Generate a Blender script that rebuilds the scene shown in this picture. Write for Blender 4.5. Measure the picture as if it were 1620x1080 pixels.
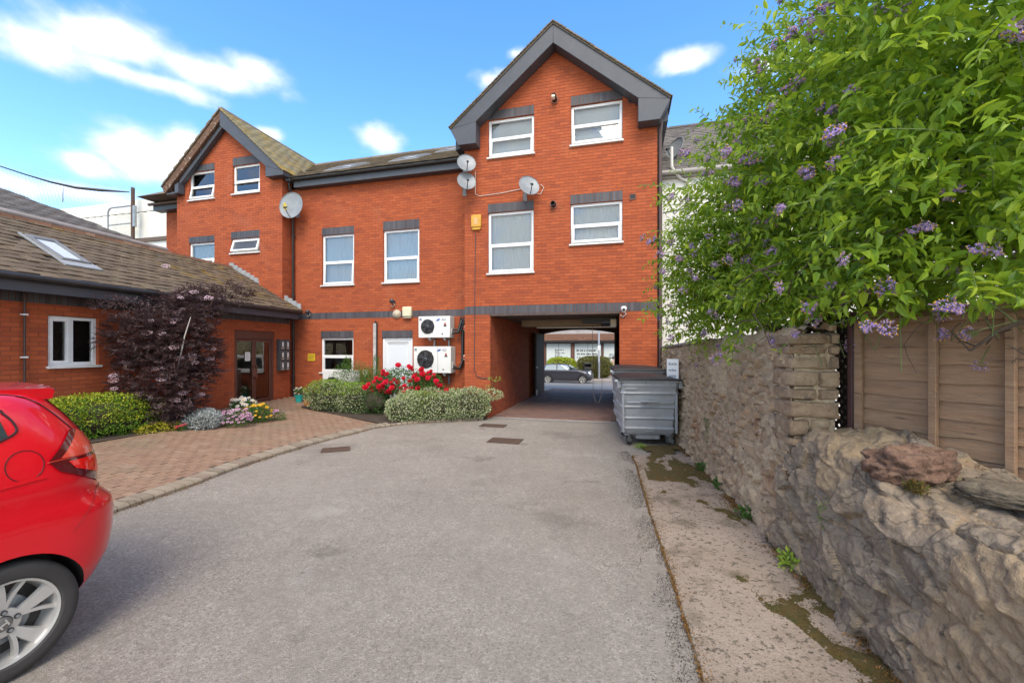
import bpy, bmesh, math, random
import numpy as np
from mathutils import Vector, Matrix, noise
R = math.radians
random.seed(7); RNG = np.random.default_rng(7)
for o in list(bpy.data.objects): bpy.data.objects.remove(o)
SC = bpy.context.scene; COL = SC.collection

# ---------------- camera, sky, sun, exposure ----------------
CAM = Vector((0, 0, 1.75))
cd = bpy.data.cameras.new('camera'); cam = bpy.data.objects.new('camera', cd); COL.objects.link(cam)
cam.location = CAM; cam.rotation_euler = (R(90), 0, 0)
cd.sensor_width = 36; cd.lens = 668/1620*36; cd.shift_y = 12/1620; cd.clip_end = 2000; cd.clip_start = .05
SC.camera = cam
SUN_EL, SUN_AZ = R(50), R(178)          # azimuth clockwise from +Y
EXPOSURE = 1.27
SKY_STR = 0.15
w = bpy.data.worlds.new('World'); SC.world = w; w.use_nodes = True
def world_setup():
    nt = w.node_tree; N = nt.nodes; Lk = nt.links; N.clear()
    def nd(t, **k):
        n = N.new(t)
        for a, b in k.items(): setattr(n, a, b)
        return n
    def mth(op, a, b=None, c=None):
        n = nd('ShaderNodeMath', operation=op)
        for i, x in enumerate((a, b, c)):
            if x is None: continue
            if isinstance(x, (int, float)): n.inputs[i].default_value = x
            else: Lk.new(x, n.inputs[i])
        return n.outputs[0]
    sky = nd('ShaderNodeTexSky', sky_type='NISHITA'); sky.sun_disc = False
    sky.sun_elevation = SUN_EL; sky.sun_rotation = SUN_AZ; sky.air_density = 1.0; sky.dust_density = .3; sky.ozone_density = 1.2
    tc = nd('ShaderNodeTexCoord'); sp = nd('ShaderNodeSeparateXYZ'); Lk.new(tc.outputs['Generated'], sp.inputs[0])
    az = mth('ARCTAN2', sp.outputs[0], sp.outputs[1]); el = mth('ARCSINE', sp.outputs[2])
    cxyz = nd('ShaderNodeCombineXYZ'); Lk.new(az, cxyz.inputs[0]); Lk.new(mth('MULTIPLY', el, 1.5), cxyz.inputs[1])
    nz = nd('ShaderNodeTexNoise'); nz.inputs['Scale'].default_value = 9.0; nz.inputs['Detail'].default_value = 7; nz.inputs['Roughness'].default_value = .52
    Lk.new(cxyz.outputs[0], nz.inputs['Vector'])
    nz2 = nd('ShaderNodeTexNoise'); nz2.inputs['Scale'].default_value = 3.2; nz2.inputs['Detail'].default_value = 4
    Lk.new(cxyz.outputs[0], nz2.inputs['Vector'])
    def px(x, y):
        d = Vector(((x-810)/668, 1, (552-y)/668)).normalized(); return math.atan2(d.x, d.y), math.asin(d.z)
    blobs = []
    for x, y, rx, ry in ((165, 62, 150, 58), (330, 112, 130, 38), (60, 70, 120, 55), (225, 125, 150, 26), (405, 112, 70, 35),
                         (235, 250, 115, 52), (130, 258, 75, 34), (290, 225, 50, 45), (330, 250, 60, 48), (600, 224, 46, 30), (425, 212, 40, 18),
                         (775, 124, 40, 26), (1215, 100, 90, 32), (1080, 96, 60, 24), (130, 305, 170, 26), (20, 290, 110, 30), (815, 85, 25, 16)):
        a, e = px(x, y); a2, _ = px(x+rx, y); _, e2 = px(x, y-ry); blobs.append((a, e, abs(a2-a), abs(e2-e)))
    r2 = random.Random(3)
    for k in range(22):  # unseen clouds behind and overhead, added to soften and whiten the light
        a = 66+k*10.4; blobs.append((R(a)-(2*math.pi if a > 180 else 0), R(10+r2.random()*50), R(26+10*r2.random()), R(18+10*r2.random())))
    for k in range(4): blobs.append((R(-135+90*k), R(70), R(60), R(20)))
    dens = None
    for a, e, sa, se in blobs:
        x = mth('MULTIPLY', mth('SUBTRACT', az, a), 1/sa); y = mth('MULTIPLY', mth('SUBTRACT', el, e), 1/se)
        d = mth('SUBTRACT', 1.0, mth('SQRT', mth('ADD', mth('MULTIPLY', x, x), mth('MULTIPLY', y, y))))
        dens = d if dens is None else mth('SMOOTH_MAX', dens, d, .25)
    dens = mth('ADD', mth('MULTIPLY', dens, 1.05), mth('MULTIPLY', mth('SUBTRACT', nz.outputs[0], .5), 2.0))
    dens = mth('ADD', dens, mth('MULTIPLY', mth('SUBTRACT', nz2.outputs[0], .5), 1.0))
    mr = nd('ShaderNodeMapRange', interpolation_type='SMOOTHSTEP'); mr.inputs[1].default_value = -.06; mr.inputs[2].default_value = 1.0
    Lk.new(dens, mr.inputs[0])
    # cloud: white body, faint lavender where thin
    cr = nd('ShaderNodeMix', data_type='RGBA'); Lk.new(mr.outputs[0], cr.inputs[0])
    cr.inputs[6].default_value = (2.5, 2.8, 3.6, 1); cr.inputs[7].default_value = (4.3, 4.35, 4.5, 1)
    hs = nd('ShaderNodeHueSaturation'); hs.inputs['Hue'].default_value = .502; hs.inputs['Saturation'].default_value = 1.28; hs.inputs['Value'].default_value = 1.16
    Lk.new(sky.outputs[0], hs.inputs['Color'])
    mx = nd('ShaderNodeMix', data_type='RGBA'); Lk.new(mth('MULTIPLY', mr.outputs[0], .93), mx.inputs[0])
    Lk.new(hs.outputs[0], mx.inputs[6]); Lk.new(cr.outputs[2], mx.inputs[7])
    bg = nd('ShaderNodeBackground'); bg.inputs[1].default_value = SKY_STR; Lk.new(mx.outputs[2], bg.inputs[0])
    out = nd('ShaderNodeOutputWorld'); Lk.new(bg.outputs[0], out.inputs[0])
world_setup()
sl = bpy.data.lights.new('sun', 'SUN'); sun = bpy.data.objects.new('sun', sl); COL.objects.link(sun)
sl.energy = 1.5; sl.angle = R(32); sl.color = (1, .89, .72)
sd = Vector((math.sin(SUN_AZ)*math.cos(SUN_EL), math.cos(SUN_AZ)*math.cos(SUN_EL), math.sin(SUN_EL)))
sun.rotation_euler = sd.to_track_quat('Z', 'Y').to_euler(); sun.location = (0, 0, 20)
vs = SC.view_settings; vs.view_transform = 'Standard'; vs.look = 'None'; vs.exposure = EXPOSURE; vs.gamma = 1; vs.use_curve_mapping = False
SC.render.engine = 'CYCLES'

# ---------------- helpers ----------------
class MB:
    "collects faces into one mesh object"
    def __init__(s): s.v = []; s.f = []; s.m = []; s.mi = 0; s.M = None
    def add(s, pts, faces):
        n = len(s.v)
        if s.M is not None: pts = [tuple(s.M @ Vector(p)) for p in pts]
        s.v += pts
        for f in faces: s.f.append([n+i for i in f]); s.m.append(s.mi)
        return s
    def q(s, *p): return s.add(list(p), [range(len(p))])
    def box(s, x0, x1, y0, y1, z0, z1):
        return s.add([(x0,y0,z0),(x1,y0,z0),(x1,y1,z0),(x0,y1,z0),(x0,y0,z1),(x1,y0,z1),(x1,y1,z1),(x0,y1,z1)],
              [(0,3,2,1),(4,5,6,7),(0,1,5,4),(1,2,6,5),(2,3,7,6),(3,0,4,7)])
    def prism(s, poly, y0, y1):      # polygon in (x,z), extruded along y
        n = len(poly); p = [(a, y0, b) for a, b in poly]+[(a, y1, b) for a, b in poly]
        return s.add(p, [list(range(n)), list(range(2*n-1, n-1, -1))]+[(i, n+i, n+(i+1) % n, (i+1) % n) for i in range(n)])
    def prismz(s, poly, z0, z1):
        n = len(poly); p = [(a, b, z0) for a, b in poly]+[(a, b, z1) for a, b in poly]
        return s.add(p, [list(range(n-1, -1, -1)), list(range(n, 2*n))]+[(i, (i+1) % n, n+(i+1) % n, n+i) for i in range(n)])
    def tube(s, pts, r, n=8, cap=True):
        pts = [Vector(p) for p in pts]; rs = r if isinstance(r, (list, tuple)) else [r]*len(pts)
        V = []; F = []; a = None
        for i, p in enumerate(pts):
            t = (pts[min(i+1, len(pts)-1)]-pts[max(i-1, 0)]).normalized()
            if a is None:
                a = t.orthogonal().normalized()
            a = (a-t*a.dot(t)).normalized(); b = t.cross(a)
            for k in range(n):
                w_ = 2*math.pi*k/n; V.append(tuple(p+(a*math.cos(w_)+b*math.sin(w_))*rs[i]))
        for i in range(len(pts)-1):
            for k in range(n):
                k2 = (k+1) % n; F.append((i*n+k, i*n+k2, (i+1)*n+k2, (i+1)*n+k))
        if cap: F.append(list(range(n-1, -1, -1))); F.append(list(range((len(pts)-1)*n, len(pts)*n)))
        return s.add(V, F)
    def cyl(s, p0, p1, r, n=16, r1=None): return s.tube([p0, p1], [r, r if r1 is None else r1], n)
    def lathe(s, prof, n=24, M=None, sx=1.0):
        V = []; F = []
        for r, z in prof:
            for k in range(n):
                w_ = 2*math.pi*k/n; p = Vector((r*math.cos(w_)*sx, r*math.sin(w_), z)); V.append(tuple(M @ p if M else p))
        for i in range(len(prof)-1):
            for k in range(n):
                k2 = (k+1) % n; F.append((i*n+k, i*n+k2, (i+1)*n+k2, (i+1)*n+k))
        return s.add(V, F)
    def build(s, name, mats, parent=None, loc=None, smooth=False, rz=None, bevel=0, angle=40):
        me = bpy.data.meshes.new(name); me.from_pydata(s.v, [], s.f)
        for m in (mats if isinstance(mats, (list, tuple)) else [mats]): me.materials.append(m)
        if any(s.m): me.polygons.foreach_set('material_index', s.m)
        if smooth: me.polygons.foreach_set('use_smooth', [True]*len(s.f))
        o = link(name, me, parent, loc, rz)
        if bevel:
            b = o.modifiers.new('bevel', 'BEVEL'); b.width = bevel; b.segments = 2; b.limit_method = 'ANGLE'; b.angle_limit = R(35)
            if not smooth:
                me.polygons.foreach_set('use_smooth', [True]*len(s.f)); me.set_sharp_from_angle(angle=R(40))
        elif smooth: me.set_sharp_from_angle(angle=R(angle))
        return o
def link(name, me, parent=None, loc=None, rz=None):
    o = bpy.data.objects.new(name, me); COL.objects.link(o)
    if parent is not None: o.parent = parent
    if loc is not None: o.location = loc
    if rz is not None: o.rotation_euler = (0, 0, rz)
    return o
def tag(o, label=None, cat=None, group=None, kind=None):
    if label: o['label'] = label
    if cat: o['category'] = cat
    if group: o['group'] = group
    if kind: o['kind'] = kind
    return o
def thing(name, label, cat, loc=(0,0,0), rz=0, group=None):
    return tag(link(name, None, None, loc, rz), label, cat, group)
def copy_tree(o, parent=None):
    c = o.copy(); COL.objects.link(c)
    if parent is not None: c.parent = parent
    for ch in [x for x in COL.objects if x.parent == o]: copy_tree(ch, c)
    return c
def npmesh(name, V, F, mats, parent=None, smooth=False, mi=None):
    me = bpy.data.meshes.new(name); V = np.asarray(V, np.float32); F = np.asarray(F, np.int32); k = F.shape[1]
    me.vertices.add(len(V)); me.vertices.foreach_set('co', V.ravel())
    me.loops.add(F.size); me.loops.foreach_set('vertex_index', F.ravel())
    me.polygons.add(len(F)); me.polygons.foreach_set('loop_start', np.arange(0, F.size, k, dtype=np.int32))
    try: me.polygons.foreach_set('loop_total', np.full(len(F), k, np.int32))
    except Exception: pass
    for m in (mats if isinstance(mats, (list, tuple)) else [mats]): me.materials.append(m)
    if mi is not None: me.polygons.foreach_set('material_index', np.asarray(mi, np.int32))
    me.polygons.foreach_set('use_smooth', np.full(len(F), bool(smooth)))
    me.update(); me.validate()
    return link(name, me, parent)
class Frame:
    def __init__(s, x, y, t): s.o = Vector((x, y, 0)); s.t = t; s.u = Vector((math.cos(t), math.sin(t), 0)); s.v = Vector((-math.sin(t), math.cos(t), 0))
    def __call__(s, u, v, z=0): return s.o+s.u*u+s.v*v+Vector((0, 0, z))
    def inv(s, P): d = Vector(P)-s.o; return Vector((d.dot(s.u), d.dot(s.v), P[2]))
FB = Frame(-.547, 10.75, R(-14.65))      # main building: u along the facade, v into it
FW = Frame(-6.73, 12.77, R(79.8))        # low wing
FS = Frame(2.35, 3.56, R(259.74))        # stone wall, u towards the camera
def G(px, py, z=0):
    Y = (1.75-z)*668/(py-552); return Vector(((px-810)/668*Y, Y, z))
KO = Vector((-4.24, 4.5, 0)); KD = Vector((.251, .968, 0)); KN = Vector((-.968, .251, 0))
def zpave(x, y): return max(0., .06*((Vector((x, y, 0))-KO).dot(KN)))

# ---------------- materials ----------------
def mat(name, col, rough=.6, metal=0, spec=.5, var=None, vscale=6, bump=0, bscale=60, island=None, objrand=False, alpha=None, coat=0, stain=None, transl=0, coords='Object', bdetail=4, speck=None, cracks=None):
    """principled material; island=[colours] picks by island/object, var=(colour, amount) blends noise, stain=(colour, scale, lo, hi)"""
    m = bpy.data.materials.new(name); m.use_nodes = True; nt = m.node_tree; N = nt.nodes; L = nt.links
    b = N['Principled BSDF']; b.inputs['Roughness'].default_value = rough; b.inputs['Metallic'].default_value = metal
    b.inputs['Specular IOR Level'].default_value = spec; b.inputs['Coat Weight'].default_value = coat
    b.inputs['Base Color'].default_value = (*col, 1)
    src = None; tc = N.new('ShaderNodeTexCoord'); co = tc.outputs[coords]
    def nz(scale, det=5, ro=.6):
        n = N.new('ShaderNodeTexNoise'); n.inputs['Scale'].default_value = scale; n.inputs['Detail'].default_value = det; n.inputs['Roughness'].default_value = ro
        L.new(co, n.inputs['Vector']); return n.outputs[0]
    if island:
        g = N.new('ShaderNodeNewGeometry'); oi = N.new('ShaderNodeObjectInfo')
        a = N.new('ShaderNodeMath'); a.operation = 'ADD'; L.new(g.outputs['Random Per Island'], a.inputs[0]); L.new(oi.outputs['Random'], a.inputs[1])
        f = N.new('ShaderNodeMath'); f.operation = 'FRACT'; L.new(a.outputs[0], f.inputs[0])
        r = N.new('ShaderNodeValToRGB'); r.color_ramp.elements[0].color = (*island[0], 1); r.color_ramp.elements[1].color = (*island[-1], 1)
        for i, c in enumerate(island[1:-1]): e = r.color_ramp.elements.new((i+1)/(len(island)-1)); e.color = (*c, 1)
        L.new(f.outputs[0], r.inputs[0]); src = r.outputs[0]
    def blend(fac, c):
        nonlocal src
        x = N.new('ShaderNodeMix'); x.data_type = 'RGBA'; L.new(fac, x.inputs[0])
        if src is None: x.inputs[6].default_value = (*col, 1)
        else: L.new(src, x.inputs[6])
        x.inputs[7].default_value = (*c, 1); src = x.outputs[2]
    def rng(v, lo, hi, amt=1):
        q = N.new('ShaderNodeMapRange'); q.inputs[1].default_value = lo; q.inputs[2].default_value = hi; q.inputs[4].default_value = amt; L.new(v, q.inputs[0]); return q.outputs[0]
    for sc_, cols_, amt_ in (speck or []):
        vo = N.new('ShaderNodeTexVoronoi'); vo.inputs['Scale'].default_value = sc_; L.new(co, vo.inputs['Vector'])
        sx = N.new('ShaderNodeSeparateColor'); L.new(vo.outputs['Color'], sx.inputs[0]); r = N.new('ShaderNodeValToRGB'); r.color_ramp.elements[0].color = (*cols_[0], 1); r.color_ramp.elements[1].color = (*cols_[-1], 1)
        for i, c in enumerate(cols_[1:-1]): e = r.color_ramp.elements.new((i+1)/(len(cols_)-1)); e.color = (*c, 1)
        L.new(sx.outputs[0], r.inputs[0]); x = N.new('ShaderNodeMix'); x.data_type = 'RGBA'; x.inputs[0].default_value = amt_
        if src is None: x.inputs[6].default_value = (*col, 1)
        else: L.new(src, x.inputs[6])
        L.new(r.outputs[0], x.inputs[7]); src = x.outputs[2]
    if var:
        for c, amt, sc in (var if isinstance(var, list) else [(var[0], var[1], vscale)]): blend(rng(nz(sc), .35, .65, amt), c)
    if stain:
        for c, sc, lo, hi in (stain if isinstance(stain, list) else [stain]): blend(rng(nz(sc, 6, .65), lo, hi), c)
    if cracks:      # thin oblique fissures
        mp = N.new('ShaderNodeMapping'); mp.inputs['Rotation'].default_value = cracks[1]; mp.inputs['Scale'].default_value = cracks[2]; nn = N.new('ShaderNodeTexNoise'); nn.inputs['Scale'].default_value = 5; nn.inputs['Detail'].default_value = 4
        ad = N.new('ShaderNodeMix'); ad.data_type = 'RGBA'; ad.blend_type = 'LINEAR_LIGHT'; ad.inputs[0].default_value = .10; L.new(co, nn.inputs['Vector']); L.new(co, ad.inputs[6]); L.new(nn.outputs['Color'], ad.inputs[7]); L.new(ad.outputs[2], mp.inputs[0])
        vo = N.new('ShaderNodeTexVoronoi'); vo.feature = 'DISTANCE_TO_EDGE'; vo.inputs['Scale'].default_value = 1.0; L.new(mp.outputs[0], vo.inputs['Vector']); q = N.new('ShaderNodeMapRange'); q.inputs[1].default_value = .0; q.inputs[2].default_value = cracks[3]; q.inputs[3].default_value = .9; q.inputs[4].default_value = 0; L.new(vo.outputs['Distance'], q.inputs[0]); blend(q.outputs[0], cracks[0])
    if src is not None: L.new(src, b.inputs['Base Color'])
    if bump:
        bp = N.new('ShaderNodeBump'); bp.inputs['Strength'].default_value = bump; bp.inputs['Distance'].default_value = .02
        L.new(nz(bscale, bdetail), bp.inputs['Height']); L.new(bp.outputs[0], b.inputs['Normal'])
    if transl:
        t = N.new('ShaderNodeBsdfTranslucent'); x = N.new('ShaderNodeMixShader'); x.inputs[0].default_value = transl
        if src is not None: L.new(src, t.inputs[0])
        else: t.inputs[0].default_value = (*col, 1)
        L.new(b.outputs[0], x.inputs[1]); L.new(t.outputs[0], x.inputs[2]); L.new(x.outputs[0], N['Material Output'].inputs[0])
    return m
def glass_mat(name, tint=(.85, .9, .92), rough=.02, fs=1.3):
    m = bpy.data.materials.new(name); m.use_nodes = True; nt = m.node_tree; N = nt.nodes; L = nt.links; N.remove(N['Principled BSDF'])
    g = N.new('ShaderNodeBsdfGlossy'); g.inputs['Roughness'].default_value = rough; t = N.new('ShaderNodeBsdfTransparent'); t.inputs[0].default_value = (*tint, 1)
    f = N.new('ShaderNodeFresnel'); f.inputs[0].default_value = 1.55; a = N.new('ShaderNodeMath'); a.operation = 'MULTIPLY_ADD'; a.inputs[1].default_value = fs; a.inputs[2].default_value = .09*min(1, fs); a.use_clamp = True
    x = N.new('ShaderNodeMixShader'); L.new(f.outputs[0], a.inputs[0]); L.new(a.outputs[0], x.inputs[0]); L.new(t.outputs[0], x.inputs[1]); L.new(g.outputs[0], x.inputs[2])
    tc = N.new('ShaderNodeTexCoord'); nz = N.new('ShaderNodeTexNoise'); nz.inputs['Scale'].default_value = 1.6; bp = N.new('ShaderNodeBump'); bp.inputs['Strength'].default_value = .03; bp.inputs['Distance'].default_value = .1
    L.new(tc.outputs['Object'], nz.inputs['Vector']); L.new(nz.outputs[0], bp.inputs['Height']); L.new(bp.outputs[0], g.inputs['Normal'])
    L.new(x.outputs[0], N['Material Output'].inputs[0]); return m
BR = [(.33,.068,.022),(.37,.078,.024),(.40,.087,.027),(.355,.074,.023),(.425,.096,.031),(.38,.081,.025),(.29,.060,.022),(.39,.084,.026)]
M_brick = mat('red brick', BR[1], .9, island=BR, stain=[((.40,.125,.06), 1.3, .56, .82), ((.30,.058,.026), .8, .54, .82), ((.46,.22,.14), 2.6, .69, .82)], bump=.25, bscale=90)
M_mortar = mat('brick mortar', (.22,.068,.036), .95, var=((.24,.08,.042), .7), vscale=3)
M_blue = mat('blue engineering brick', (.06,.062,.07), .6, island=[(.045,.046,.054),(.07,.073,.082),(.058,.06,.07),(.088,.09,.10)], bump=.15, bscale=80)
M_bluem = mat('dark joint mortar', (.10,.10,.105), .9)
M_fascia = mat('grey painted timber', (.052,.058,.072), .5, var=((.075,.08,.095), .6), vscale=3, stain=((.13,.13,.14), 5, .68, .8), bump=.05, bscale=30)
M_rot = mat('rotten peeling timber', (.16,.085,.05), .9, var=[((.09,.045,.028), .9, 9)], stain=[((.42,.36,.31), 14, .58, .66), ((.05,.05,.055), 5, .62, .7)], bump=.6, bscale=40)
M_black = mat('black plastic', (.018,.017,.018), .45, var=((.04,.035,.032), .6), vscale=5)
M_upvc = mat('white plastic frame', (.80,.80,.80), .35, var=((.70,.70,.69), .5), vscale=4)
M_sill = mat('white sill', (.72,.71,.70), .4, var=((.55,.53,.50), .6), vscale=7)
M_glass = glass_mat('window glass')
M_net = mat('net curtain', (.95,.94,.90), .9, transl=.3, var=((.86,.86,.84), .5), vscale=25)
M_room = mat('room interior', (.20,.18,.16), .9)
M_roomd = mat('dim room interior', (.07,.065,.06), .9)  # darker copy of the room colour, unlit depth painted in
TL = [(.15,.118,.083),(.20,.155,.108),(.105,.086,.066),(.17,.135,.10),(.225,.175,.122),(.13,.10,.075)]
M_tile = mat('weathered roof tile', TL[0], .92, island=TL, stain=[((.15,.115,.03), 3.2, .56, .70), ((.06,.055,.02), 7, .6, .72), ((.21,.19,.17), 11, .66, .76)], bump=.5, bscale=70)
M_tileL = mat('lichen covered roof tile', TL[1], .92, island=[(.22,.19,.11),(.27,.23,.13),(.19,.165,.11),(.30,.25,.13)], stain=[((.34,.22,.04), 2.2, .50, .64), ((.12,.11,.07), 8, .6, .72)], bump=.5, bscale=70)
M_slate = mat('roof slate', (.12,.11,.10), .85, island=[(.125,.108,.092),(.095,.083,.072),(.15,.13,.11),(.08,.07,.062)], stain=((.16,.13,.06), 5, .62, .74), bump=.4, bscale=60)
M_lead = mat('lead flashing', (.34,.35,.36), .55, var=((.24,.25,.26), .7), vscale=9)
M_concb = mat('plain concrete', (.30,.28,.26), .9, var=((.22,.2,.18), .7), bump=.3)
M_dish = mat('grey dish metal', (.27,.29,.31), .45, var=((.18,.19,.2), .7), vscale=4)
M_white = mat('white painted metal', (.74,.73,.71), .4, var=((.64,.62,.59), .6), vscale=4)
M_cream = mat('cream plastic', (.66,.60,.46), .45, var=((.5,.44,.33), .5), vscale=12)
M_dark = mat('dark grey metal', (.05,.05,.055), .5)
M_steel = mat('galvanised steel', (.36,.38,.40), .42, metal=.55, var=((.25,.27,.29), .8), vscale=5, bump=.05)
M_rubber = mat('black rubber', (.022,.021,.021), .75, var=((.05,.047,.044), .6), vscale=8, bump=.1)
M_wire = mat('pale cable', (.6,.57,.52), .6)
def ids(*a): return a
M_tilew = mat('mossy wing tile', TL[0], .92, island=[(.125,.088,.055),(.10,.070,.046),(.155,.112,.070),(.135,.098,.062),(.115,.086,.056)], stain=[((.20,.13,.025), 2.6, .53, .66), ((.085,.065,.02), 6, .54, .68), ((.055,.04,.03), 12, .60, .70), ((.33,.29,.25), 10, .68, .76)], bump=.6, bscale=50)
# ---------------- bricks, tiles, windows ----------------
BW, BH, BJ = .215, .065, .010
_bm = MB(); _bm.add([(0,0,0),(BW,0,0),(BW,0,BH),(0,0,BH),(0,.014,0),(BW,.014,0),(BW,.014,BH),(0,.014,BH)], [(0,1,2,3),(0,4,5,1),(1,5,6,2),(2,6,7,3),(3,7,4,0)])
def mesh_of(mb, name, mats):
    o = mb.build(name, mats); me = o.data; bpy.data.objects.remove(o); return me
ME_brick = mesh_of(_bm, 'brick', M_brick)
_sb = MB(); _sb.add([(0,0,0),(BH,0,0),(BH,0,BW),(0,0,BW),(0,.016,0),(BH,.016,0),(BH,.016,BW),(0,.016,BW)], [(0,1,2,3),(0,4,5,1),(1,5,6,2),(2,6,7,3),(3,7,4,0)])
ME_sold = mesh_of(_sb, 'soldier_brick', M_blue)
class Pieces:
    "alike pieces of one thing: the nearest go singly, the rest as one joined part per parent"
    def __init__(s, limit=300): s.c = []; s.limit = limit
    def put(s, parent, me, M, name): s.c.append((parent, me, M, name))
    def done(s):
        bpy.context.view_layer.update()
        by = {}
        for c in s.c: by.setdefault(c[3], []).append(c)
        for name, L in by.items():
            L.sort(key=lambda c: ((c[0].matrix_world @ c[2].translation)-CAM).length)
            for p, me, M, n in L[:s.limit]:
                o = bpy.data.objects.new(n, me); COL.objects.link(o); o.parent = p; o.matrix_local = M
            rest = {}
            for p, me, M, n in L[s.limit:]: rest.setdefault(p, []).append((me, M))
            for p, it in rest.items():
                V = []; F = []; k = 0; mats = list(it[0][0].materials)
                for me, M in it:
                    A = np.empty(len(me.vertices)*3, np.float32); me.vertices.foreach_get('co', A); A = A.reshape(-1, 3)
                    Mn = np.array(M); V.append(A @ Mn[:3, :3].T+Mn[:3, 3]); Fm = FC(me); F.append(Fm+k); k += len(A)
                o = npmesh(name+('_courses' if 'brick' in name else '_rows'), np.concatenate(V), np.concatenate(F), mats, p); o['kind'] = 'stuff'
_fc = {}
def FC(me):
    if me.name not in _fc: _fc[me.name] = np.array([list(p.vertices) for p in me.polygons], np.int32)
    return _fc[me.name]
def strips(u0, u1, z0, top, ops, kinks=()):
    us = sorted({u0, u1, *[min(max(x, u0), u1) for o in ops for x in o[:2]], *[k for k in kinks if u0 < k < u1]})
    for a, b in zip(us, us[1:]):
        if b-a < 1e-4: continue
        cuts = sorted([(o[2], o[3]) for o in ops if o[0] < (a+b)/2 < o[1]]); z = z0
        for c0, c1 in cuts:
            if c0 > z+1e-4: yield (a, z, b, z, b, c0, a, c0)
            z = max(z, c1)
        if top(a)-z > 1e-3 or top(b)-z > 1e-3: yield (a, z, b, z, b, max(top(b), z), a, max(top(a), z))
def brick_wall(root, name, pieces, u0, u1, z0, top, ops=(), soldiers=(), slope=None, loc=(0,0,0), rz=0, reveal=.11, kinks=(), zbase=0):
    """ops: openings (u0,u1,z0,z1); soldiers: bands of upright blue bricks; slope=(apex, half-slope fn) handled through top()"""
    if not callable(top): zt = top; top = lambda u: zt
    b = MB()
    for a in strips(u0, u1, z0, top, ops, kinks):
        b.q((a[0],.0045,a[1]),(a[2],.0045,a[3]),(a[4],.0045,a[5]),(a[6],.0045,a[7]))
    b.mi = 1
    for (a, c, d, e) in ops:
        y = reveal
        b.q((a,0,d),(a,0,e),(a,y,e),(a,y,d)); b.q((c,0,d),(c,y,d),(c,y,e),(c,0,e)); b.q((a,0,e),(c,0,e),(c,y,e),(a,y,e)); b.q((a,0,d),(a,y,d),(c,y,d),(c,0,d))
    W = b.build(name, [M_mortar, M_brick], root, loc, rz=rz)
    cut = list(ops)+[s for s in soldiers]
    st = MB()
    def rect(a, c, z, h, full):
        zt = z+h
        # clip to slope
        if top(a) < zt or top(c) < zt:
            n = 12; xs = [a+(c-a)*i/n for i in range(n+1)]; ok = [x for x in xs if top(x) >= zt]
            if len(ok) < 2: return
            a, c = ok[0], ok[-1]; full = False
        for i, o in enumerate(cut):
            if o[0] < c-1e-4 and o[1] > a+1e-4 and o[2] < zt-1e-4 and o[3] > z+1e-4:
                rest = []
                if o[0]-a > .02: rest.append((a, o[0]-.004, z, h))
                if c-o[1] > .02: rest.append((o[1]+.004, c, z, h))
                ma, mc = max(a, o[0]), min(c, o[1])
                if o[2]-z > .015: rest.append((ma, mc, z, o[2]-z))
                if zt-o[3] > .015: rest.append((ma, mc, o[3], zt-o[3]))
                for r in rest: rect(*r, False)
                return
        if full: pieces.put(W, ME_brick, Matrix.Translation((a, random.uniform(-.001, .001), z)), 'brick')
        elif c-a > .015:
            st.add([(a,0,z),(c,0,z),(c,0,zt),(a,0,zt),(a,.014,z),(c,.014,z),(c,.014,zt),(a,.014,zt)], [(0,1,2,3),(0,4,5,1),(1,5,6,2),(2,6,7,3),(3,7,4,0)])
    z = zbase-.075*math.ceil((zbase-z0)/.075) if z0 < zbase else zbase; i = 0
    zmax = max(top(u0+(u1-u0)*k/20) for k in range(21))
    while z < zmax-.02:
        off = 0 if i % 2 else -.1125; a = u0+off
        while a < u1-.01:
            aa, cc = max(a, u0), min(a+BW, u1); h = min(BH, zmax-z); zz = max(z, z0)
            if cc-aa > .02 and z+BH-zz > .015: rect(aa, cc, zz, z+h-zz, aa == a and cc-aa > BW-1e-6 and h == BH and zz == z)
            a += BW+BJ
        z += .075; i += 1
    if st.v: tag(st.build('cut_bricks', M_brick, W), kind='stuff')
    for (a, c, d, e) in soldiers:
        n = max(1, round((c-a)/.075)); s_ = (c-a)/n
        for k in range(n):
            pieces.put(W, ME_sold, Matrix.Translation((a+k*s_+.005, random.uniform(-.003, -.001), d+.004)) @ Matrix.Diagonal((max(.01, (s_-.009)/BH), 1, (e-d-.008)/BW, 1)), 'soldier_brick')
    return W

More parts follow.
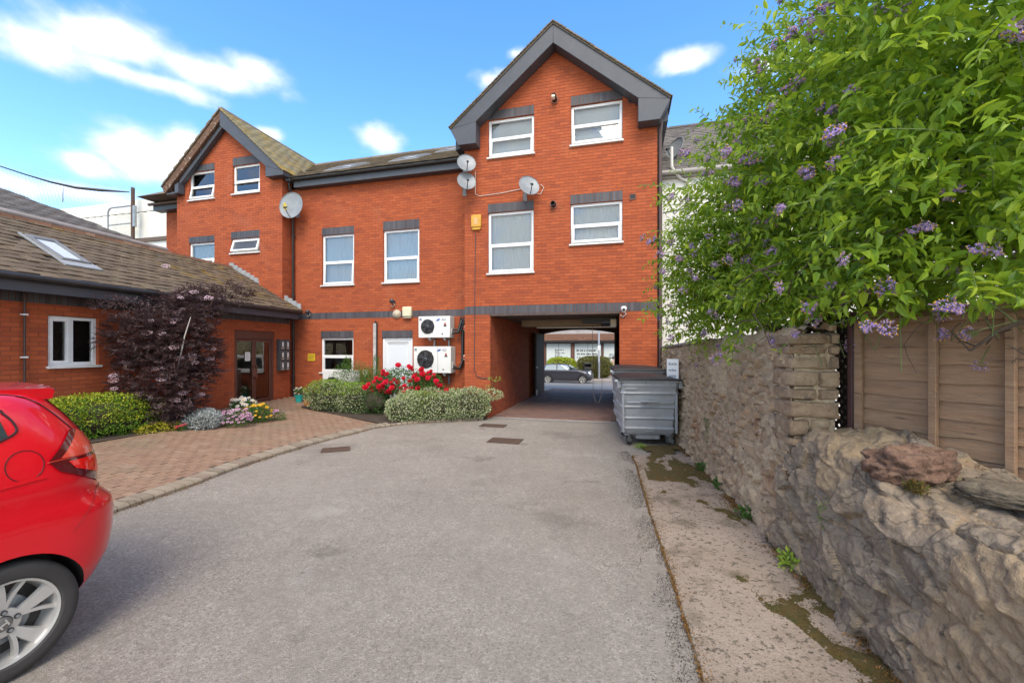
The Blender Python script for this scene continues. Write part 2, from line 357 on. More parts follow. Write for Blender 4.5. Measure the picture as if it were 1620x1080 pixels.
def tile_mesh(w_, l_, th, m, name='roof_tile'):
    b = MB(); n = 3     # slightly cambered tile, x across, y up the slope
    pts = []; 
    for y, z in ((0, 0), (l_, -th*1.1)):
        for i in range(n+1): x = -w_/2+w_*i/n; pts.append((x, y, z+th+.004*math.sin(math.pi*i/n)))
    for i in range(n+1): x = -w_/2+w_*i/n; pts.append((x, 0, .001*math.sin(math.pi*i/n)-.004))
    k = n+1; F = [(i, i+1, k+i+1, k+i) for i in range(n)]+[(2*k+i, 2*k+i+1, i+1, i) for i in range(n)]
    pts += [(-w_/2, l_, -th*1.4), (w_/2, l_, -th*1.4)]
    F += [(2*k, 0, k, 3*k), (n, 2*k+n, 3*k+1, k+n)]
    b.add(pts, F); return mesh_of(b, name, m)
def tile_roof(parent, pieces, p0, e, s, width, length, me, tw, expo, keep=None, name='roof_tile', jit=.006):
    e = Vector(e).normalized(); s = Vector(s).normalized(); n = e.cross(s); nx = max(1, round(width/tw)); sw = width/nx; ny = max(1, int(math.ceil(length/expo)))
    for j in range(ny):
        for i in range(nx+(j % 2)):
            x = (i+.5)*sw-(sw/2 if j % 2 else 0); y = j*expo
            if x < -.01 or x > width+.01: continue
            P = Vector(p0)+e*x+s*y
            if keep and not keep(P+s*expo*.5): continue
            sc = 1.0
            if x < sw*.3 or x > width-sw*.3: sc = .5; P += e*(sw*.25*(1 if x < sw else -1))
            a = random.gauss(0, .012); e2 = (e+s*a).normalized(); s2 = (s-e*a+n*random.gauss(0, .008)).normalized(); n2 = e2.cross(s2)
            P = P+n*random.uniform(0, jit)+s*random.gauss(0, jit)
            M = Matrix(((*e2*0,),)*1) if False else Matrix.Identity(4)
            for r in range(3): M[r][0] = e2[r]*sc; M[r][1] = s2[r]; M[r][2] = n2[r]; M[r][3] = P[r]
            pieces.put(parent, me, M, name)
ME_tile = tile_mesh(.196, .20, .016, M_tile); ME_wing = tile_mesh(.262, .30, .020, M_tilew); ME_tileL = tile_mesh(.30, .26, .016, M_tileL); ME_slate = tile_mesh(.29, .30, .010, M_slate, 'slate')

def bar_frame(b, u0, u1, z0, z1, w_, y0, y1):
    b.box(u0, u0+w_, y0, y1, z0, z1); b.box(u1-w_, u1, y0, y1, z0, z1)
    b.box(u0+w_, u1-w_, y0, y1, z0, z0+w_); b.box(u0+w_, u1-w_, y0, y1, z1-w_, z1)
def curtain(parent, u0, u1, z0, z1, y, m, amp=.016, folds=11, name='curtain', ph=0):
    n = int(folds*8); V = []; F = []
    for i in range(n+1):
        t = i/n; x = u0+(u1-u0)*t; d = amp*math.sin(t*folds*6.283+ph+1.3*math.sin(t*9))+.4*amp*math.sin(t*folds*14.1)
        for k, zz in enumerate((z0, (z0+z1)/2, z1)): V.append((x, y+d*(1.0-.3*k), zz))
    for i in range(n):
        for k in range(2): F.append((i*3+k, (i+1)*3+k, (i+1)*3+k+1, i*3+k+1))
    return npmesh(name, V, F, m, parent, smooth=True)
M_blindw = mat('grey white roller blind', (.66,.66,.63), .8, var=((.52,.52,.5), .7), vscale=1.5)
def window(root, u0, u1, z0, z1, split=None, open_bottom=0, net=True, mull=None, y=.05, room=M_room, netz=None, sill=True, name='window', tall_open=False):
    """uPVC window seen from -y: frame > pane, sash, sill, curtain, room"""
    b = MB(); fw = .062; bar_frame(b, u0+.004, u1-.004, z0+.03, z1-.004, fw, y, y+.07)
    zs = z0+.03+(z1-z0-.03)*split if split else None
    if zs: b.box(u0+fw, u1-fw, y+.002, y+.068, zs-.03, zs+.03)
    if mull: b.box(mull-.035, mull+.035, y+.002, y+.068, z0+.03+fw, z1-fw)
    f = b.build(name, M_upvc, root, bevel=.006)
    def pane(parent, a, c, d, e, yy, tilt=0, piv=None):
        p = MB(); p.q((a,yy,d),(c,yy,d),(c,yy,e),(a,yy,e)); return p.build('pane', M_glass, parent)
    def sash(a, c, d, e, op):
        s = MB(); bar_frame(s, a, c, d, e, .058, -.012, .045)
        s2 = MB(); s2.q((a+.05,.02,d+.05),(c-.05,.02,d+.05),(c-.05,.02,e-.05),(a+.05,.02,e-.05))
        M = Matrix.Translation((0, y, e)) @ Matrix.Rotation(op, 4, 'X') @ Matrix.Translation((0, 0, -e))
        for mb in (s, s2): mb.v = [tuple(M @ Vector(p)) for p in mb.v]
        so = s.build('sash', M_upvc, f, bevel=.006); s2.build('pane', M_glass, f)
        h = MB(); h.box((a+c)/2-.10, (a+c)/2+.10, y-.022, y-.010, e+.008, e+.022); h.build('trickle_vent', M_upvc, f); return so
    if zs:
        pane(f, u0+fw, u1-fw, zs+.03, z1-fw, y+.035); sash(u0+.035, u1-.035, z0+.06, zs-.005, -open_bottom)
    elif mull:
        pane(f, u0+fw, mull-.03, z0+fw, z1-fw, y+.035); pane(f, mull+.03, u1-fw, z0+fw, z1-fw, y+.035)
        s = MB(); bar_frame(s, u0+.04, mull-.02, z0+.07, z1-.045, .05, y-.012, y+.04); s.build('sash', M_upvc, f, bevel=.006)
    else: sash(u0+.035, u1-.035, z0+.06, z1-.04, -open_bottom)
    if sill: s = MB(); s.box(u0-.03, u1+.03, -.055, y+.05, z0-.012, z0+.03); s.build('sill', M_sill, f, bevel=.006)
    if net == 2: bl = MB(); bl.box(u0+.03, u1-.03, y+.13, y+.135, z0+.05, z1-.05); bl.build('roller_blind', M_blindw, f)
    elif net: curtain(f, u0+.03, u1-.03, netz or z0+.05, z1-.05, y+.11, M_net, folds=(u1-u0)*7.3, ph=u0*3)
    r = MB(); a, c, d, e = u0-.35, u1+.35, z0-.5, z1+.25; D = y+2.2
    r.q((a,D,d),(c,D,d),(c,D,e),(a,D,e)); r.q((a,y+.12,d),(a,D,d),(a,D,e),(a,y+.12,e)); r.q((c,y+.12,d),(c,y+.12,e),(c,D,e),(c,D,d)); r.q((a,y+.12,d),(c,y+.12,d),(c,D,d),(a,D,d)); r.q((a,y+.12,e),(a,D,e),(c,D,e),(c,y+.12,e))
    r.build('room_interior', room, f); return f

# ---------------- the apartment building ----------------
AB = thing('apartment_building', 'three-gabled red brick flats with dark grey bargeboards and an archway through the right block', 'building', FB.o, FB.t)
PB = Pieces(300)
WIN_R = [(-.06,1.13,6.58,7.57,.5,.10,2),(2.04,3.25,6.64,7.63,.5,.13,2),(2.03,3.25,4.25,5.25,.47,.13,1),(-.07,1.12,3.64,5.21,.47,.03,1)]
ops = [w_[:4] for w_ in WIN_R]; sold = [(-.06,1.13,7.57,7.80),(2.04,3.25,7.63,7.86),(2.03,3.25,5.25,5.48),(-.07,1.12,5.21,5.44),(-.70,4.03,2.64,2.845)]
gR = lambda u: 9.30-abs(u-1.66)*.83
brick_wall(AB, 'front_wall', PB, -.70, 4.03, -.05, gR, ops+[(0,3.18,-.05,2.64)], sold, kinks=(1.66,))
for a in WIN_R: window(AB, *a[:4], split=a[4], open_bottom=a[5], net=a[6], room=M_room)
WIN_M = [(-5.55,-4.44,3.64,5.18,.46,.05,1),(-3.47,-2.32,3.64,5.18,.47,.0,1),(-5.59,-4.46,1.02,2.09,.47,.0,0)]
DOOR = (-3.51,-2.53,.15,2.08)
def chld(o, v): o.location.y += v; return o
brick_wall(AB, 'front_wall', PB, -6.64, -.70, -.05, 6.66, [w_[:4] for w_ in WIN_M]+[DOOR], [(-5.55,-4.44,5.18,5.40),(-3.47,-2.32,5.18,5.44),(-5.59,-4.46,2.09,2.29),(-3.51,-2.53,2.08,2.285),(-6.64,-.70,2.655,2.845)], loc=(0,.65,0))
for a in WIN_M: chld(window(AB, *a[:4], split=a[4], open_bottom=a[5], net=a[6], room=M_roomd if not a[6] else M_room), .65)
WIN_T = [(-10.27,-9.24,6.50,7.43,.47,.20,0),(-8.51,-7.48,6.54,7.45,.45,.0,0),(-10.28,-9.24,4.10,5.15,.48,.35,1),(-8.58,-7.49,4.70,5.18,None,.30,0)]
gT = lambda u: 9.0-abs(u+8.73)*1.0
brick_wall(AB, 'front_wall', PB, -10.78, -6.64, 1.2, gT, [w_[:4] for w_ in WIN_T], [(-10.27,-9.24,7.43,7.63),(-8.51,-7.48,7.45,7.70),(-10.28,-9.24,5.15,5.35),(-8.58,-7.49,5.18,5.40)], loc=(0,.28,0), kinks=(-8.73,))
for a in WIN_T: chld(window(AB, *a[:4], split=a[4], open_bottom=a[5], net=a[6], room=M_room), .28)
# tower foot beside the entrance, tower return, passage walls
brick_wall(AB, 'front_wall', PB, -8.0, -6.64, -.05, 1.2, loc=(0,.28,0))
brick_wall(AB, 'return_wall', PB, 0, .37, -.05, 6.9, soldiers=[(0,.37,2.655,2.845)], loc=(-6.64,.28,0), rz=R(90))
brick_wall(AB, 'passage_wall', PB, .0, 6.5, -.3, 2.60, loc=(0,0,0), rz=R(90))
brick_wall(AB, 'passage_wall', PB, -6.5, .0, -.3, 2.60, loc=(3.18,0,0), rz=R(-90))
brick_wall(AB, 'rear_stub_wall', PB, -12.5, -10.78, 3.0, 6.62, loc=(0,1.2,0))
# unseen boxes added behind the faces: block light, rooms stay dark, nothing paper thin
b = MB()
b.box(-.695, 0-.016, .3, 6.6, -.3, 2.6); b.box(3.196, 4.02, .3, 6.6, -.3, 2.6); b.box(-.69, 4.02, 2.7, 7.9, 2.9, 6.9); b.box(-.69, 4.02, 6.5, 7.9, 2.62, 2.9)
b.box(-6.6, -.705, 3.4, 7.9, -.3, 6.6); b.box(-10.75, -6.66, 3.0, 7.9, -.3, 6.9); b.box(-12.5, -10.75, 3.6, 7.9, -.3, 6.5)
b.box(-.696, -.60, .02, 3, -.3, 7.0); b.box(3.93, 4.026, .02, 3, -.3, 7.0); b.box(-10.776, -10.69, .30, 3.0, 1.0, 7.0); b.box(-12.5, -12.4, 1.22, 3.6, 1, 6.6)
b.box(-6.73, -6.645, .75, 3.4, -.3, 6.6)
b.build('blocking_core', M_roomd, AB)
# passage ceiling, lintel beam, boxed-in services
b = MB(); b.box(-.0, 3.18, .03, 6.6, 2.61, 2.70); b.build('passage_ceiling', mat('dirty soffit board', (.10,.085,.07), .9), AB)
b = MB(); b.box(-.02, 3.2, -.012, .2, 2.585, 2.64); b.build('lintel_beam', mat('rusty steel', (.10,.06,.045), .7, var=((.05,.04,.04), .8)), AB, bevel=.004)
b = MB(); b.box(.34, 2.66, 2.0, 2.5, 2.42, 2.61); b.build('service_boxing', mat('stained ply', (.30,.235,.17), .8, var=((.2,.15,.1), .7), vscale=2), AB, bevel=.006)
b = MB(); b.box(.7, 2.95, 2.48, 2.60, 2.385, 2.42); b.build('service_tray', M_white, AB)
b = MB(); b.box(2.2, 3.1, 1.2, 1.98, 2.48, 2.61); b.build('service_duct', M_black, AB, bevel=.01)
# far archway wall at the street end
arc = lambda u: 2.36+.16*(1-((u-1.59)/1.42)**2)
pl = [(-.0,-.3),(.17,-.3)]+[(.17+2.84*i/14, arc(.17+2.84*i/14)) for i in range(15)]+[(3.01,-.3),(3.18,-.3),(3.18,2.62),(0,2.62)]
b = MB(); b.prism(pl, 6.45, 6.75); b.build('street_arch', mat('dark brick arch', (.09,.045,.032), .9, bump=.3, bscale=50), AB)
gate_m = mat('dark brown gate paint', (.03,.018,.015), .75)
def gate(u, label, sgn):
    g = thing('gate_leaf', label, 'gate', FB(u, 6.3), FB.t, 'gates folded back in the passage')
    b = MB(); bar_frame(b, -.03, .03, 0, 2.34, .02, 0, .06); b.M = None
    f = MB(); 
    for x0, x1, z0, z1 in ((-1.45,-1.39,.05,2.34),(-.06,0,.05,2.34),(-1.39,-.06,.05,.13),(-1.39,-.06,1.1,1.18),(-1.39,-.06,2.26,2.34)): f.box(-.025, .025, x0, x1, z0, z1)
    f.build('gate_frame', gate_m, g, bevel=.004)
    for k in range(10):
        c = MB(); y = -1.37+k*.13; c.box(sgn*.026-.009, sgn*.026+.009, y, y+.122, .08, 2.31); c.build('board', gate_m, g)
    h = MB(); h.box(sgn*.05-.02, sgn*.05+.02, -1.40, -1.30, 1.05, 1.11); h.build('latch', M_steel, g); k = MB(); k.box(sgn*.05-.02, sgn*.05+.02, -1.44, -1.36, .06, .26); k.build('drop_bolt', M_steel, g); return g
gate(.17, 'dark brown boarded gate leaf folded back along the left passage wall', 1); gate(3.01, 'dark boarded gate leaf behind the wheelie bins on the right passage side', -1)

# roofs
def gable_roof(uc, zr, hw, ez, v0, v1, meL, meR, tw, ex, keepL=None, keepR=None, nameM=M_tile):
    b = MB(); b.prism([(uc-hw, ez), (uc, zr), (uc+hw, ez), (uc+hw, ez-.05), (uc, zr-.06), (uc-hw, ez-.05)], v0, v1); rf = b.build('roof', M_tile, AB)
    L = math.hypot(hw, zr-ez)
    tile_roof(rf, PB, (uc+hw+.03, v0-.03, ez-.03+.012), (0,1,0), (-hw, 0, zr-ez), v1-v0, L-.07, meR, tw, ex, keepR)
    tile_roof(rf, PB, (uc-hw-.03, v1, ez-.03+.012), (0,-1,0), (hw, 0, zr-ez), v1-v0+.03, L-.07, meL, tw, ex, keepL)
    for k in range(int((v1-v0)/.42)):
        r = MB(); v = v0-.03+k*.42+.06; r.tube([(uc, v+.03, zr-.035), (uc, v+.44, zr-.037)], .085, 12); r.build('ridge_tile', M_tile, rf)
    return rf
slR = (9.52-7.32)/2.60
gable_roof(1.66, 9.50, 2.62, 7.33, -.37, 7.9, ME_tile, ME_tile, .2, .105)
midz = lambda v: 6.90+(v-.30)*.575
slT = (9.16-6.99)/2.35
gable_roof(-8.73, 9.16, 2.36, 6.99, .0, 7.6, ME_tile, ME_tileL, .31, .15, keepR=lambda P: P.z > midz(P.y)-.03, keepL=lambda P: True)
# main (middle) roof: front slope, ridge and back slope
b = MB(); b.prism([(0,0)], 0, 0) if False else None
b.add([(-12.6,.30,6.88),(-.72,.30,6.88),(-.72,4.15,9.08),(-12.6,4.15,9.08),(-12.6,8.1,6.88),(-.72,8.1,6.88)], [(0,1,2,3),(3,2,5,4),(0,3,4),(1,5,2),(0,4,5,1)])
MR = b.build('roof', M_tile, AB)
tz = lambda u: 9.16-abs(u+8.73)*slT
SKY = [(-5.05,1.25),(-3.1,1.65),(-2.3,3.15)]
def keepM(P):
    if P.x < -6.5 and P.z < tz(P.x): return False
    if P.x < -6.6 and P.y < 2: return False
    for u, v in SKY[:2]:
        if abs(P.x-u) < .46 and abs(P.y-v) < .55: return False
    return True
tile_roof(MR, PB, (-12.5,.27,6.885), (1,0,0), (0,3.85,2.2), 11.8, 4.43, ME_tile, .2, .11, keepM)
for k in range(28):
    r = MB(); u = -12.6+k*.435; r.tube([(u,4.15,9.09),(u+.42,4.15,9.09)], .085, 10); r.build('ridge_tile', M_tile, MR)
sv = Vector((0,3.85,2.2)).normalized(); nv = Vector((0,-2.2,3.85)).normalized()
def skylight(parent, P, e, s, n, w_, h_, flash=True):
    M = Matrix.Identity(4)
    for r in range(3): M[r][0] = e[r]; M[r][1] = s[r]; M[r][2] = n[r]; M[r][3] = P[r]
    def tr(b): b.v = [tuple(M @ Vector(p)) for p in b.v]; return b
    b = MB(); z = .055
    for x0,x1,y0,y1 in ((-w_/2,-w_/2+.07,-h_/2,h_/2),(w_/2-.07,w_/2,-h_/2,h_/2),(-w_/2+.07,w_/2-.07,-h_/2,-h_/2+.07),(-w_/2+.07,w_/2-.07,h_/2-.09,h_/2)): b.box(x0,x1,y0,y1,-.03,z)
    f = tr(b).build('skylight', M_skyf, parent, bevel=.008)
    g = MB(); g.q((-w_/2+.06,-h_/2+.06,z-.012),(w_/2-.06,-h_/2+.06,z-.012),(w_/2-.06,h_/2-.06,z-.012),(-w_/2+.06,h_/2-.06,z-.012)); tr(g).build('pane', M_skyg, f)
    k = MB(); k.q((-w_/2+.04,-h_/2+.04,.022),(w_/2-.04,-h_/2+.04,.022),(w_/2-.04,h_/2-.04,.022),(-w_/2+.04,h_/2-.04,.022)); tr(k).build('blind', M_blind, f)
    if flash:
        a = MB(); a.box(-w_/2-.05, w_/2+.07, -h_/2-.20, -h_/2-.005, .0, .028); a.box(-w_/2-.04, -w_/2-.004, -h_/2, h_/2+.08, 0, .03); a.box(w_/2+.004, w_/2+.04, -h_/2, h_/2+.08, 0, .03); tr(a).build('flashing', M_lead, f)
    return f
M_skyf = mat('grey window cladding', (.24,.23,.22), .45, metal=.3, var=((.17,.165,.16), .6)); M_skyg = glass_mat('roof glass', (.9,.92,.93), .25, .35); M_blind = mat('pale blind', (.80,.81,.80), .8)
for u, v in SKY: skylight(MR, Vector((u, v, midz(v)+.005)), Vector((1,0,0)), sv, nv, .80, 1.0)
# bargeboards and boxed eaves
def barge(poly, y0, y1, m, name='bargeboard'): b = MB(); b.prism(poly, y0, y1); return b.build(name, m, AB, bevel=.008)
uc = 1.66
for s in (-1, 1):
    P = [(uc, 9.46), (uc, 9.02), (uc+s*1.93, 7.43), (uc+s*1.93, 7.36), (uc+s*2.60, 7.30-.03)]
    barge([(uc, 9.455), (uc, 9.00), (uc+s*1.93, 7.40), (uc+s*2.62, 7.285)], -.345, .0-.02, M_fascia)
    barge([(uc+s*1.932, 7.396), (uc+s*2.618, 7.28), (uc+s*2.40, 6.86), (uc+s*1.932, 6.86)], -.352, 0-.02, M_fascia, 'eaves_box')
    e = MB(); x0, x1 = sorted((uc+s*2.36, uc+s*2.60)); e.prism([(x0, 6.90),(x1, 6.98),(x1, 7.27),(x0, 7.27)], -.02, 7.8); e.build('fascia', M_fascia, AB)
uc = -8.73
barge([(uc, 9.115), (uc, 8.62), (uc+1.72, 7.18), (uc+2.36, 6.97)], .02, .26, M_fascia)
barge([(uc+1.722, 7.176), (uc+2.356, 6.966), (uc+2.356, 6.86), (uc+1.722, 6.86)], .014, .26, M_fascia, 'eaves_box')
b = MB(); b.box(uc+2.2, uc+2.35, .27, 1.1, 6.78, 6.97); b.build('fascia', M_fascia, AB, bevel=.006)
tag(barge([(uc, 9.115), (uc, 8.80), (uc-1.78, 7.16), (uc-2.25, 6.72), (uc-2.36, 6.94)], .035, .20, M_rot), 'brown rotten bargeboard with peeling white paint')
barge([(uc, 8.79), (uc, 8.62), (uc-1.74, 7.0), (uc-1.74, 7.17)], .12, .26, M_fascia, 'soffit_board')
barge([(uc-1.70, 7.05), (uc-1.85, 6.98), (uc-1.85, 6.72), (uc-1.70, 6.72)], .05, .26, M_fascia, 'eaves_box'); barge([(uc-1.86, 6.76), (uc-2.2, 6.74), (uc-2.2, 6.70), (uc-1.86, 6.70)], .05, .26, M_fascia, 'soffit_board')
b = MB(); b.box(-6.36, -.72, .41, .64, 6.62, 6.83); b.build('fascia', M_fascia, AB, bevel=.006)
b = MB(); b.tube([(-6.40,.35,6.85),(-.74,.35,6.85)], .055, 12); b.build('gutter', M_black, AB, smooth=True)
b = MB(); b.box(-12.7, -11.2, .90, 1.19, 6.60, 6.80); b.build('fascia', M_fascia, AB); b = MB(); b.add([(-12.8,.85,6.82),(-10.8,.85,6.82),(-10.8,2.6,7.7),(-12.8,2.6,7.7)], [(0,1,2,3)]); b.build('roof', M_tile, AB)
b = MB(); b.tube([(-12.8,.83,6.80),(-11.05,.83,6.80)], .05, 10); b.build('gutter', mat('brown gutter', (.11,.06,.045), .5), AB, smooth=True)
# downpipes
def pipe(pts, r=.036, m=M_black, parent=AB, clips=()):
    b = MB(); b.tube(pts, r, 12); 
    for z in clips:
        p = pts[-1]; b.cyl((p[0], p[1], z-.02), (p[0], p[1], z+.02), r*1.35, 12)
    return b.build('downpipe', m, parent, smooth=True)
pipe([(-.80,.33,6.82),(-.80,.40,6.70),(-.80,.57,6.55),(-.80,.58,.05)], clips=(5.6,4.0,2.45,1.0))
pipe([(-6.52,.40,6.82),(-6.52,.42,6.60),(-6.52,.56,6.45),(-6.52,.58,.15)], .034, clips=(5.2,3.4,2.4,.9))
pipe([(4.10,-.05,7.1),(4.11,-.05,6.9),(4.09,-.02,6.7),(4.09,-.02,.4)], .04, mat('brown downpipe', (.075,.045,.04), .5), clips=(5.5,3.6,2.0))
# ground floor door of the middle part
b = MB(); bar_frame(b, -3.505,-2.535,.16,2.07,.06,.69,.76); dr = b.build('service_door', M_upvc, AB, bevel=.006)
b = MB(); b.box(-3.44,-2.60,.70,.745,.22,2.005); b.build('door_leaf', mat('white door panel', (.70,.72,.75), .45), dr)
b = MB(); bar_frame(b, -3.36,-2.68,.35,1.93,.03,.685,.70); b.build('panel_trim', M_upvc, dr); b = MB(); b.box(-3.36,-2.68,.682,.699,1.93,1.95); b.build('drip_bar', M_dark, dr)
# vents and flues in the right block
def vent(u, z, w_=.14, h_=.13, m=M_brick):
    b = MB(); bar_frame(b, u-w_/2, u+w_/2, z-h_/2, z+h_/2, .015, -.02, .02); o = b.build('air_vent', mat('terracotta vent', (.22,.07,.04), .8), AB)
    for k in range(4): s = MB(); s.box(u-w_/2+.015, u+w_/2-.015, -.012, .01, z-h_/2+.02+k*.027, z-h_/2+.032+k*.027); s.build('slat', M_dark, o)
    k = MB(); k.q((u-w_/2,-.002,z-h_/2),(u+w_/2,-.002,z-h_/2),(u+w_/2,-.002,z+h_/2),(u-w_/2,-.002,z+h_/2)); k.build('vent_back', M_black, o)
vent(3.44, 7.55); vent(3.48, 5.30, .15, .14)
def flue(u, z, L):
    b = MB(); b.lathe([(.10,0),(.10,.02),(.065,.022)], 20, Matrix.Translation((u,0,z)) @ Matrix.Rotation(R(90), 4, 'X')); o = b.build('flue', mat('flue collar', (.25,.08,.05), .8), AB, smooth=True)
    p = MB(); p.lathe([(.06,0),(.06,L),(.052,L),(.045,L-.03),(.045,.02),(.0,.02)], 20, Matrix.Translation((u,0,z)) @ Matrix.Rotation(R(88), 4, 'X')); p.build('flue_pipe', M_black, o, smooth=True)
flue(1.65, 7.83, .20); flue(1.62, 5.27, .14)
b = MB(); b.lathe([(.03,0),(.045,.02),(.045,.09),(0,.10)], 14, Matrix.Translation((1.64,-.14,7.78)) @ Matrix.Rotation(R(60), 4, 'X')); b.build('flue_terminal', M_cream, AB, smooth=True)
PB.done()
# ---------------- the low wing on the left ----------------
BWG = thing('brick_wing', 'single storey red brick entrance wing with mossy tiled roof on the left', 'building', FW.o, FW.t)
PW = Pieces(300)
WDOOR = (-2.02, -.63, .25, 2.24)
brick_wall(BWG, 'front_wall', PW, -12.0, .02, -.05, 2.68, [(-5.80,-5.06,1.43,2.32), WDOOR], [(-12.0,.02,2.50,2.68)])
window(BWG, -5.80, -5.06, 1.43, 2.32, mull=-5.45, net=False, room=M_room)
b = MB(); b.box(-12, .0, 2.3, 4.4, -.2, 4.0); b.box(-12.0, -11.9, .02, 2.3, -.2, 2.7); b.build('blocking_core', M_roomd, BWG)  # unseen boxes added inside the wing to block light
WZ = lambda v: 2.90+(v+.42)*.56
b = MB(); b.add([(-12.2,-.42,2.88),(-.02,-.42,2.88),(-.02,2.0,WZ(2.0)-.02),(-12.2,2.0,WZ(2.0)-.02),(-12.2,4.4,2.9),(-.02,4.4,2.9)], [(0,1,2,3),(3,2,5,4),(0,3,4),(1,5,2)])
WR = b.build('roof', M_tile, BWG)
ws = Vector((0,2.42,2.42*.56)).normalized(); wn = Vector((0,-.56,1)).normalized()
SKW = (-5.22, .70)
def keepW(P): return not (abs(P.x-SKW[0]) < .30 and -.60 < (P.y-SKW[1]) < .46)
tile_roof(WR, PW, (-8.6,-.45,2.885), (1,0,0), tuple(ws), 8.6, 2.85, ME_wing, .27, .19, keepW, jit=.014)
skylight(WR, Vector((SKW[0], SKW[1], WZ(SKW[1])+.02)), Vector((1,0,0)), ws, wn, .46, .98)
b = MB(); b.box(-12.2, -.10, -.40, -.37, 2.63, 2.84); b.build('fascia', M_fascia, BWG, bevel=.006)
b = MB(); b.box(-12.2, -.10, -.37, -.0, 2.665, 2.70); b.build('soffit', M_fascia, BWG)
b = MB(); b.box(-.13, -.10, -.40, 0, 2.63, 2.84); b.build('fascia', M_fascia, BWG)
b = MB(); b.tube([(-12.2,-.455,2.845),(-.08,-.455,2.845)], .055, 12); b.build('gutter', M_black, BWG, smooth=True)
b = MB(); b.tube([(-6.13,-.05,2.66),(-6.13,-.05,.1)], .016, 10); pp = b.build('service_pipe', mat('brown pipe', (.06,.035,.03), .5), BWG, smooth=True)
for z in (2.30, 1.62): c = MB(); c.box(-6.165,-6.095,-.072,-.01,z-.012,z+.012); c.build('pipe_clip', M_upvc, pp)
# brick verge course along the ridge and stepped lead flashing against the tower
for k in range(44):
    c = MB(); u = -8.6+k*.195; c.box(u, u+.185, 1.95, 2.07, WZ(2)-.02, WZ(2)+.055+random.uniform(-.008,.008)); c.build('ridge_brick', mat('ridge brick', (.33,.17,.10), .9, island=[(.33,.17,.10),(.25,.13,.08),(.4,.24,.16)]) if k == 0 else bpy.data.materials['ridge brick'], BWG)
for k in range(17):
    v = -.40+k*.145; c = MB(); z = WZ(v); c.add([(-.03,v,z+.02),(-.03,v+.16,z+.02+.09),(-.03,v+.16,z+.22),(-.03,v,z+.20),(0,v,z+.02),(0,v+.16,z+.11),(0,v+.16,z+.22),(0,v,z+.20)], [(3,2,1,0),(0,1,5,4),(2,3,7,6),(0,4,7,3),(1,2,6,5)]); c.build('lead_flashing', M_lead, BWG)
# entrance: brown framed glazed double door
M_brn = mat('brown painted aluminium', (.125,.047,.032), .45, var=((.09,.035,.025), .6), vscale=4)
b = MB(); b.box(-2.015,-.635,.02,.12,2.02,2.235); b.box(-2.015,-1.955,.02,.11,.30,2.02); b.box(-.695,-.635,.02,.11,.30,2.02); b.box(-2.015,-.635,.0,.13,.255,.31); dr = b.build('entrance_door', M_brn, BWG, bevel=.005)
for x0, x1, hx in ((-1.95,-1.33,-1.37),(-1.32,-.70,-1.28)):
    c = MB(); bar_frame(c, x0, x1, .32, 2.01, .06, .04, .085); lf = c.build('door_leaf', M_brn, dr, bevel=.004)
    g = MB(); g.q((x0+.06,.06,.38),(x1-.06,.06,.38),(x1-.06,.06,1.95),(x0+.06,.06,1.95)); g.build('pane', M_glass, lf)
    h = MB(); h.tube([(hx,.0,.98),(hx,.0,1.28)], .014, 10); h.box(hx-.02,hx+.02,.0,.045,.96,1.0); h.box(hx-.02,hx+.02,.0,.045,1.26,1.30); h.build('handle', M_brn, lf)
c = MB(); c.box(-1.40,-1.26,.005,.04,1.0,1.22); c.build('lock_box', mat('rust brown lock box', (.16,.05,.03), .5), dr, bevel=.01)
b = MB(); b.q((-3.2,2.0,.3),(-.2,2.0,.3),(-.2,2.0,2.3),(-3.2,2.0,2.3)); b.q((-3.2,.12,.28),(-.2,.12,.28),(-.2,2.0,.28),(-3.2,2.0,.28)); b.q((-3.2,.12,2.26),(-3.2,2,2.26),(-.2,2,2.26),(-.2,.12,2.26)); b.q((-.25,.13,.3),(-.25,2,.3),(-.25,2,2.3),(-.25,.13,2.3)); b.q((-3.1,.13,.3),(-3.1,.13,2.3),(-3.1,2,2.3),(-3.1,2,.3)); b.build('lobby_wall', mat('lobby wall', (.22,.22,.18), .9), BWG)
b = MB(); b.box(-1.16,-.90,1.2,1.26,.3,2.2); b.box(-2.9,-1.45,1.1,1.16,1.1,1.24); b.box(-2.9,-1.45,1.1,1.16,1.60,1.68); b.build('lobby_rail', mat('pale lobby trim', (.5,.5,.45), .7), BWG)
PW.done()
def on(F, u, v, z): return F(u, v, z)
t = thing('paper_notice', 'white paper notice taped inside the left glass of the brown entrance door', 'notice', FW(-1.55,.045,1.55), FW.t)
b = MB(); b.box(-.085,.085,-.002,.002,-.115,.115); b.build('sheet', M_upvc, t)
b = MB(); 
for k in range(4): b.box(-.06,.06-.02*(k % 2),-.0035,-.0025,.07-.045*k,.08-.045*k)
b.build('print', M_dark, t)
t = thing('letterbox_bank', 'bank of six dark grey letterboxes on the brick beside the brown entrance door', 'letterboxes', FW(-.33,0,1.58), FW.t)
b = MB(); b.box(-.215,.215,-.11,-.005,-.47,.45); b.build('casing', mat('letterbox grey', (.06,.06,.063), .5), t, bevel=.008)
for i in range(2):
    for j in range(3):
        x, z = -.105+i*.21, .295-j*.305
        c = MB(); c.box(x-.09,x+.09,-.125,-.111,z-.135,z+.125); bx = c.build('letterbox', mat('letterbox door', (.085,.085,.09), .45) if i+j == 0 else bpy.data.materials['letterbox door'], t, bevel=.004)
        s = MB(); s.box(x-.022,x+.022,-.131,-.1255,z-.06,z+.08); s.build('name_plate', M_upvc, bx); s = MB(); s.box(x-.05,x+.05,-.129,-.1255,z-.115,z-.095); s.build('name_plate', M_cream, bx)

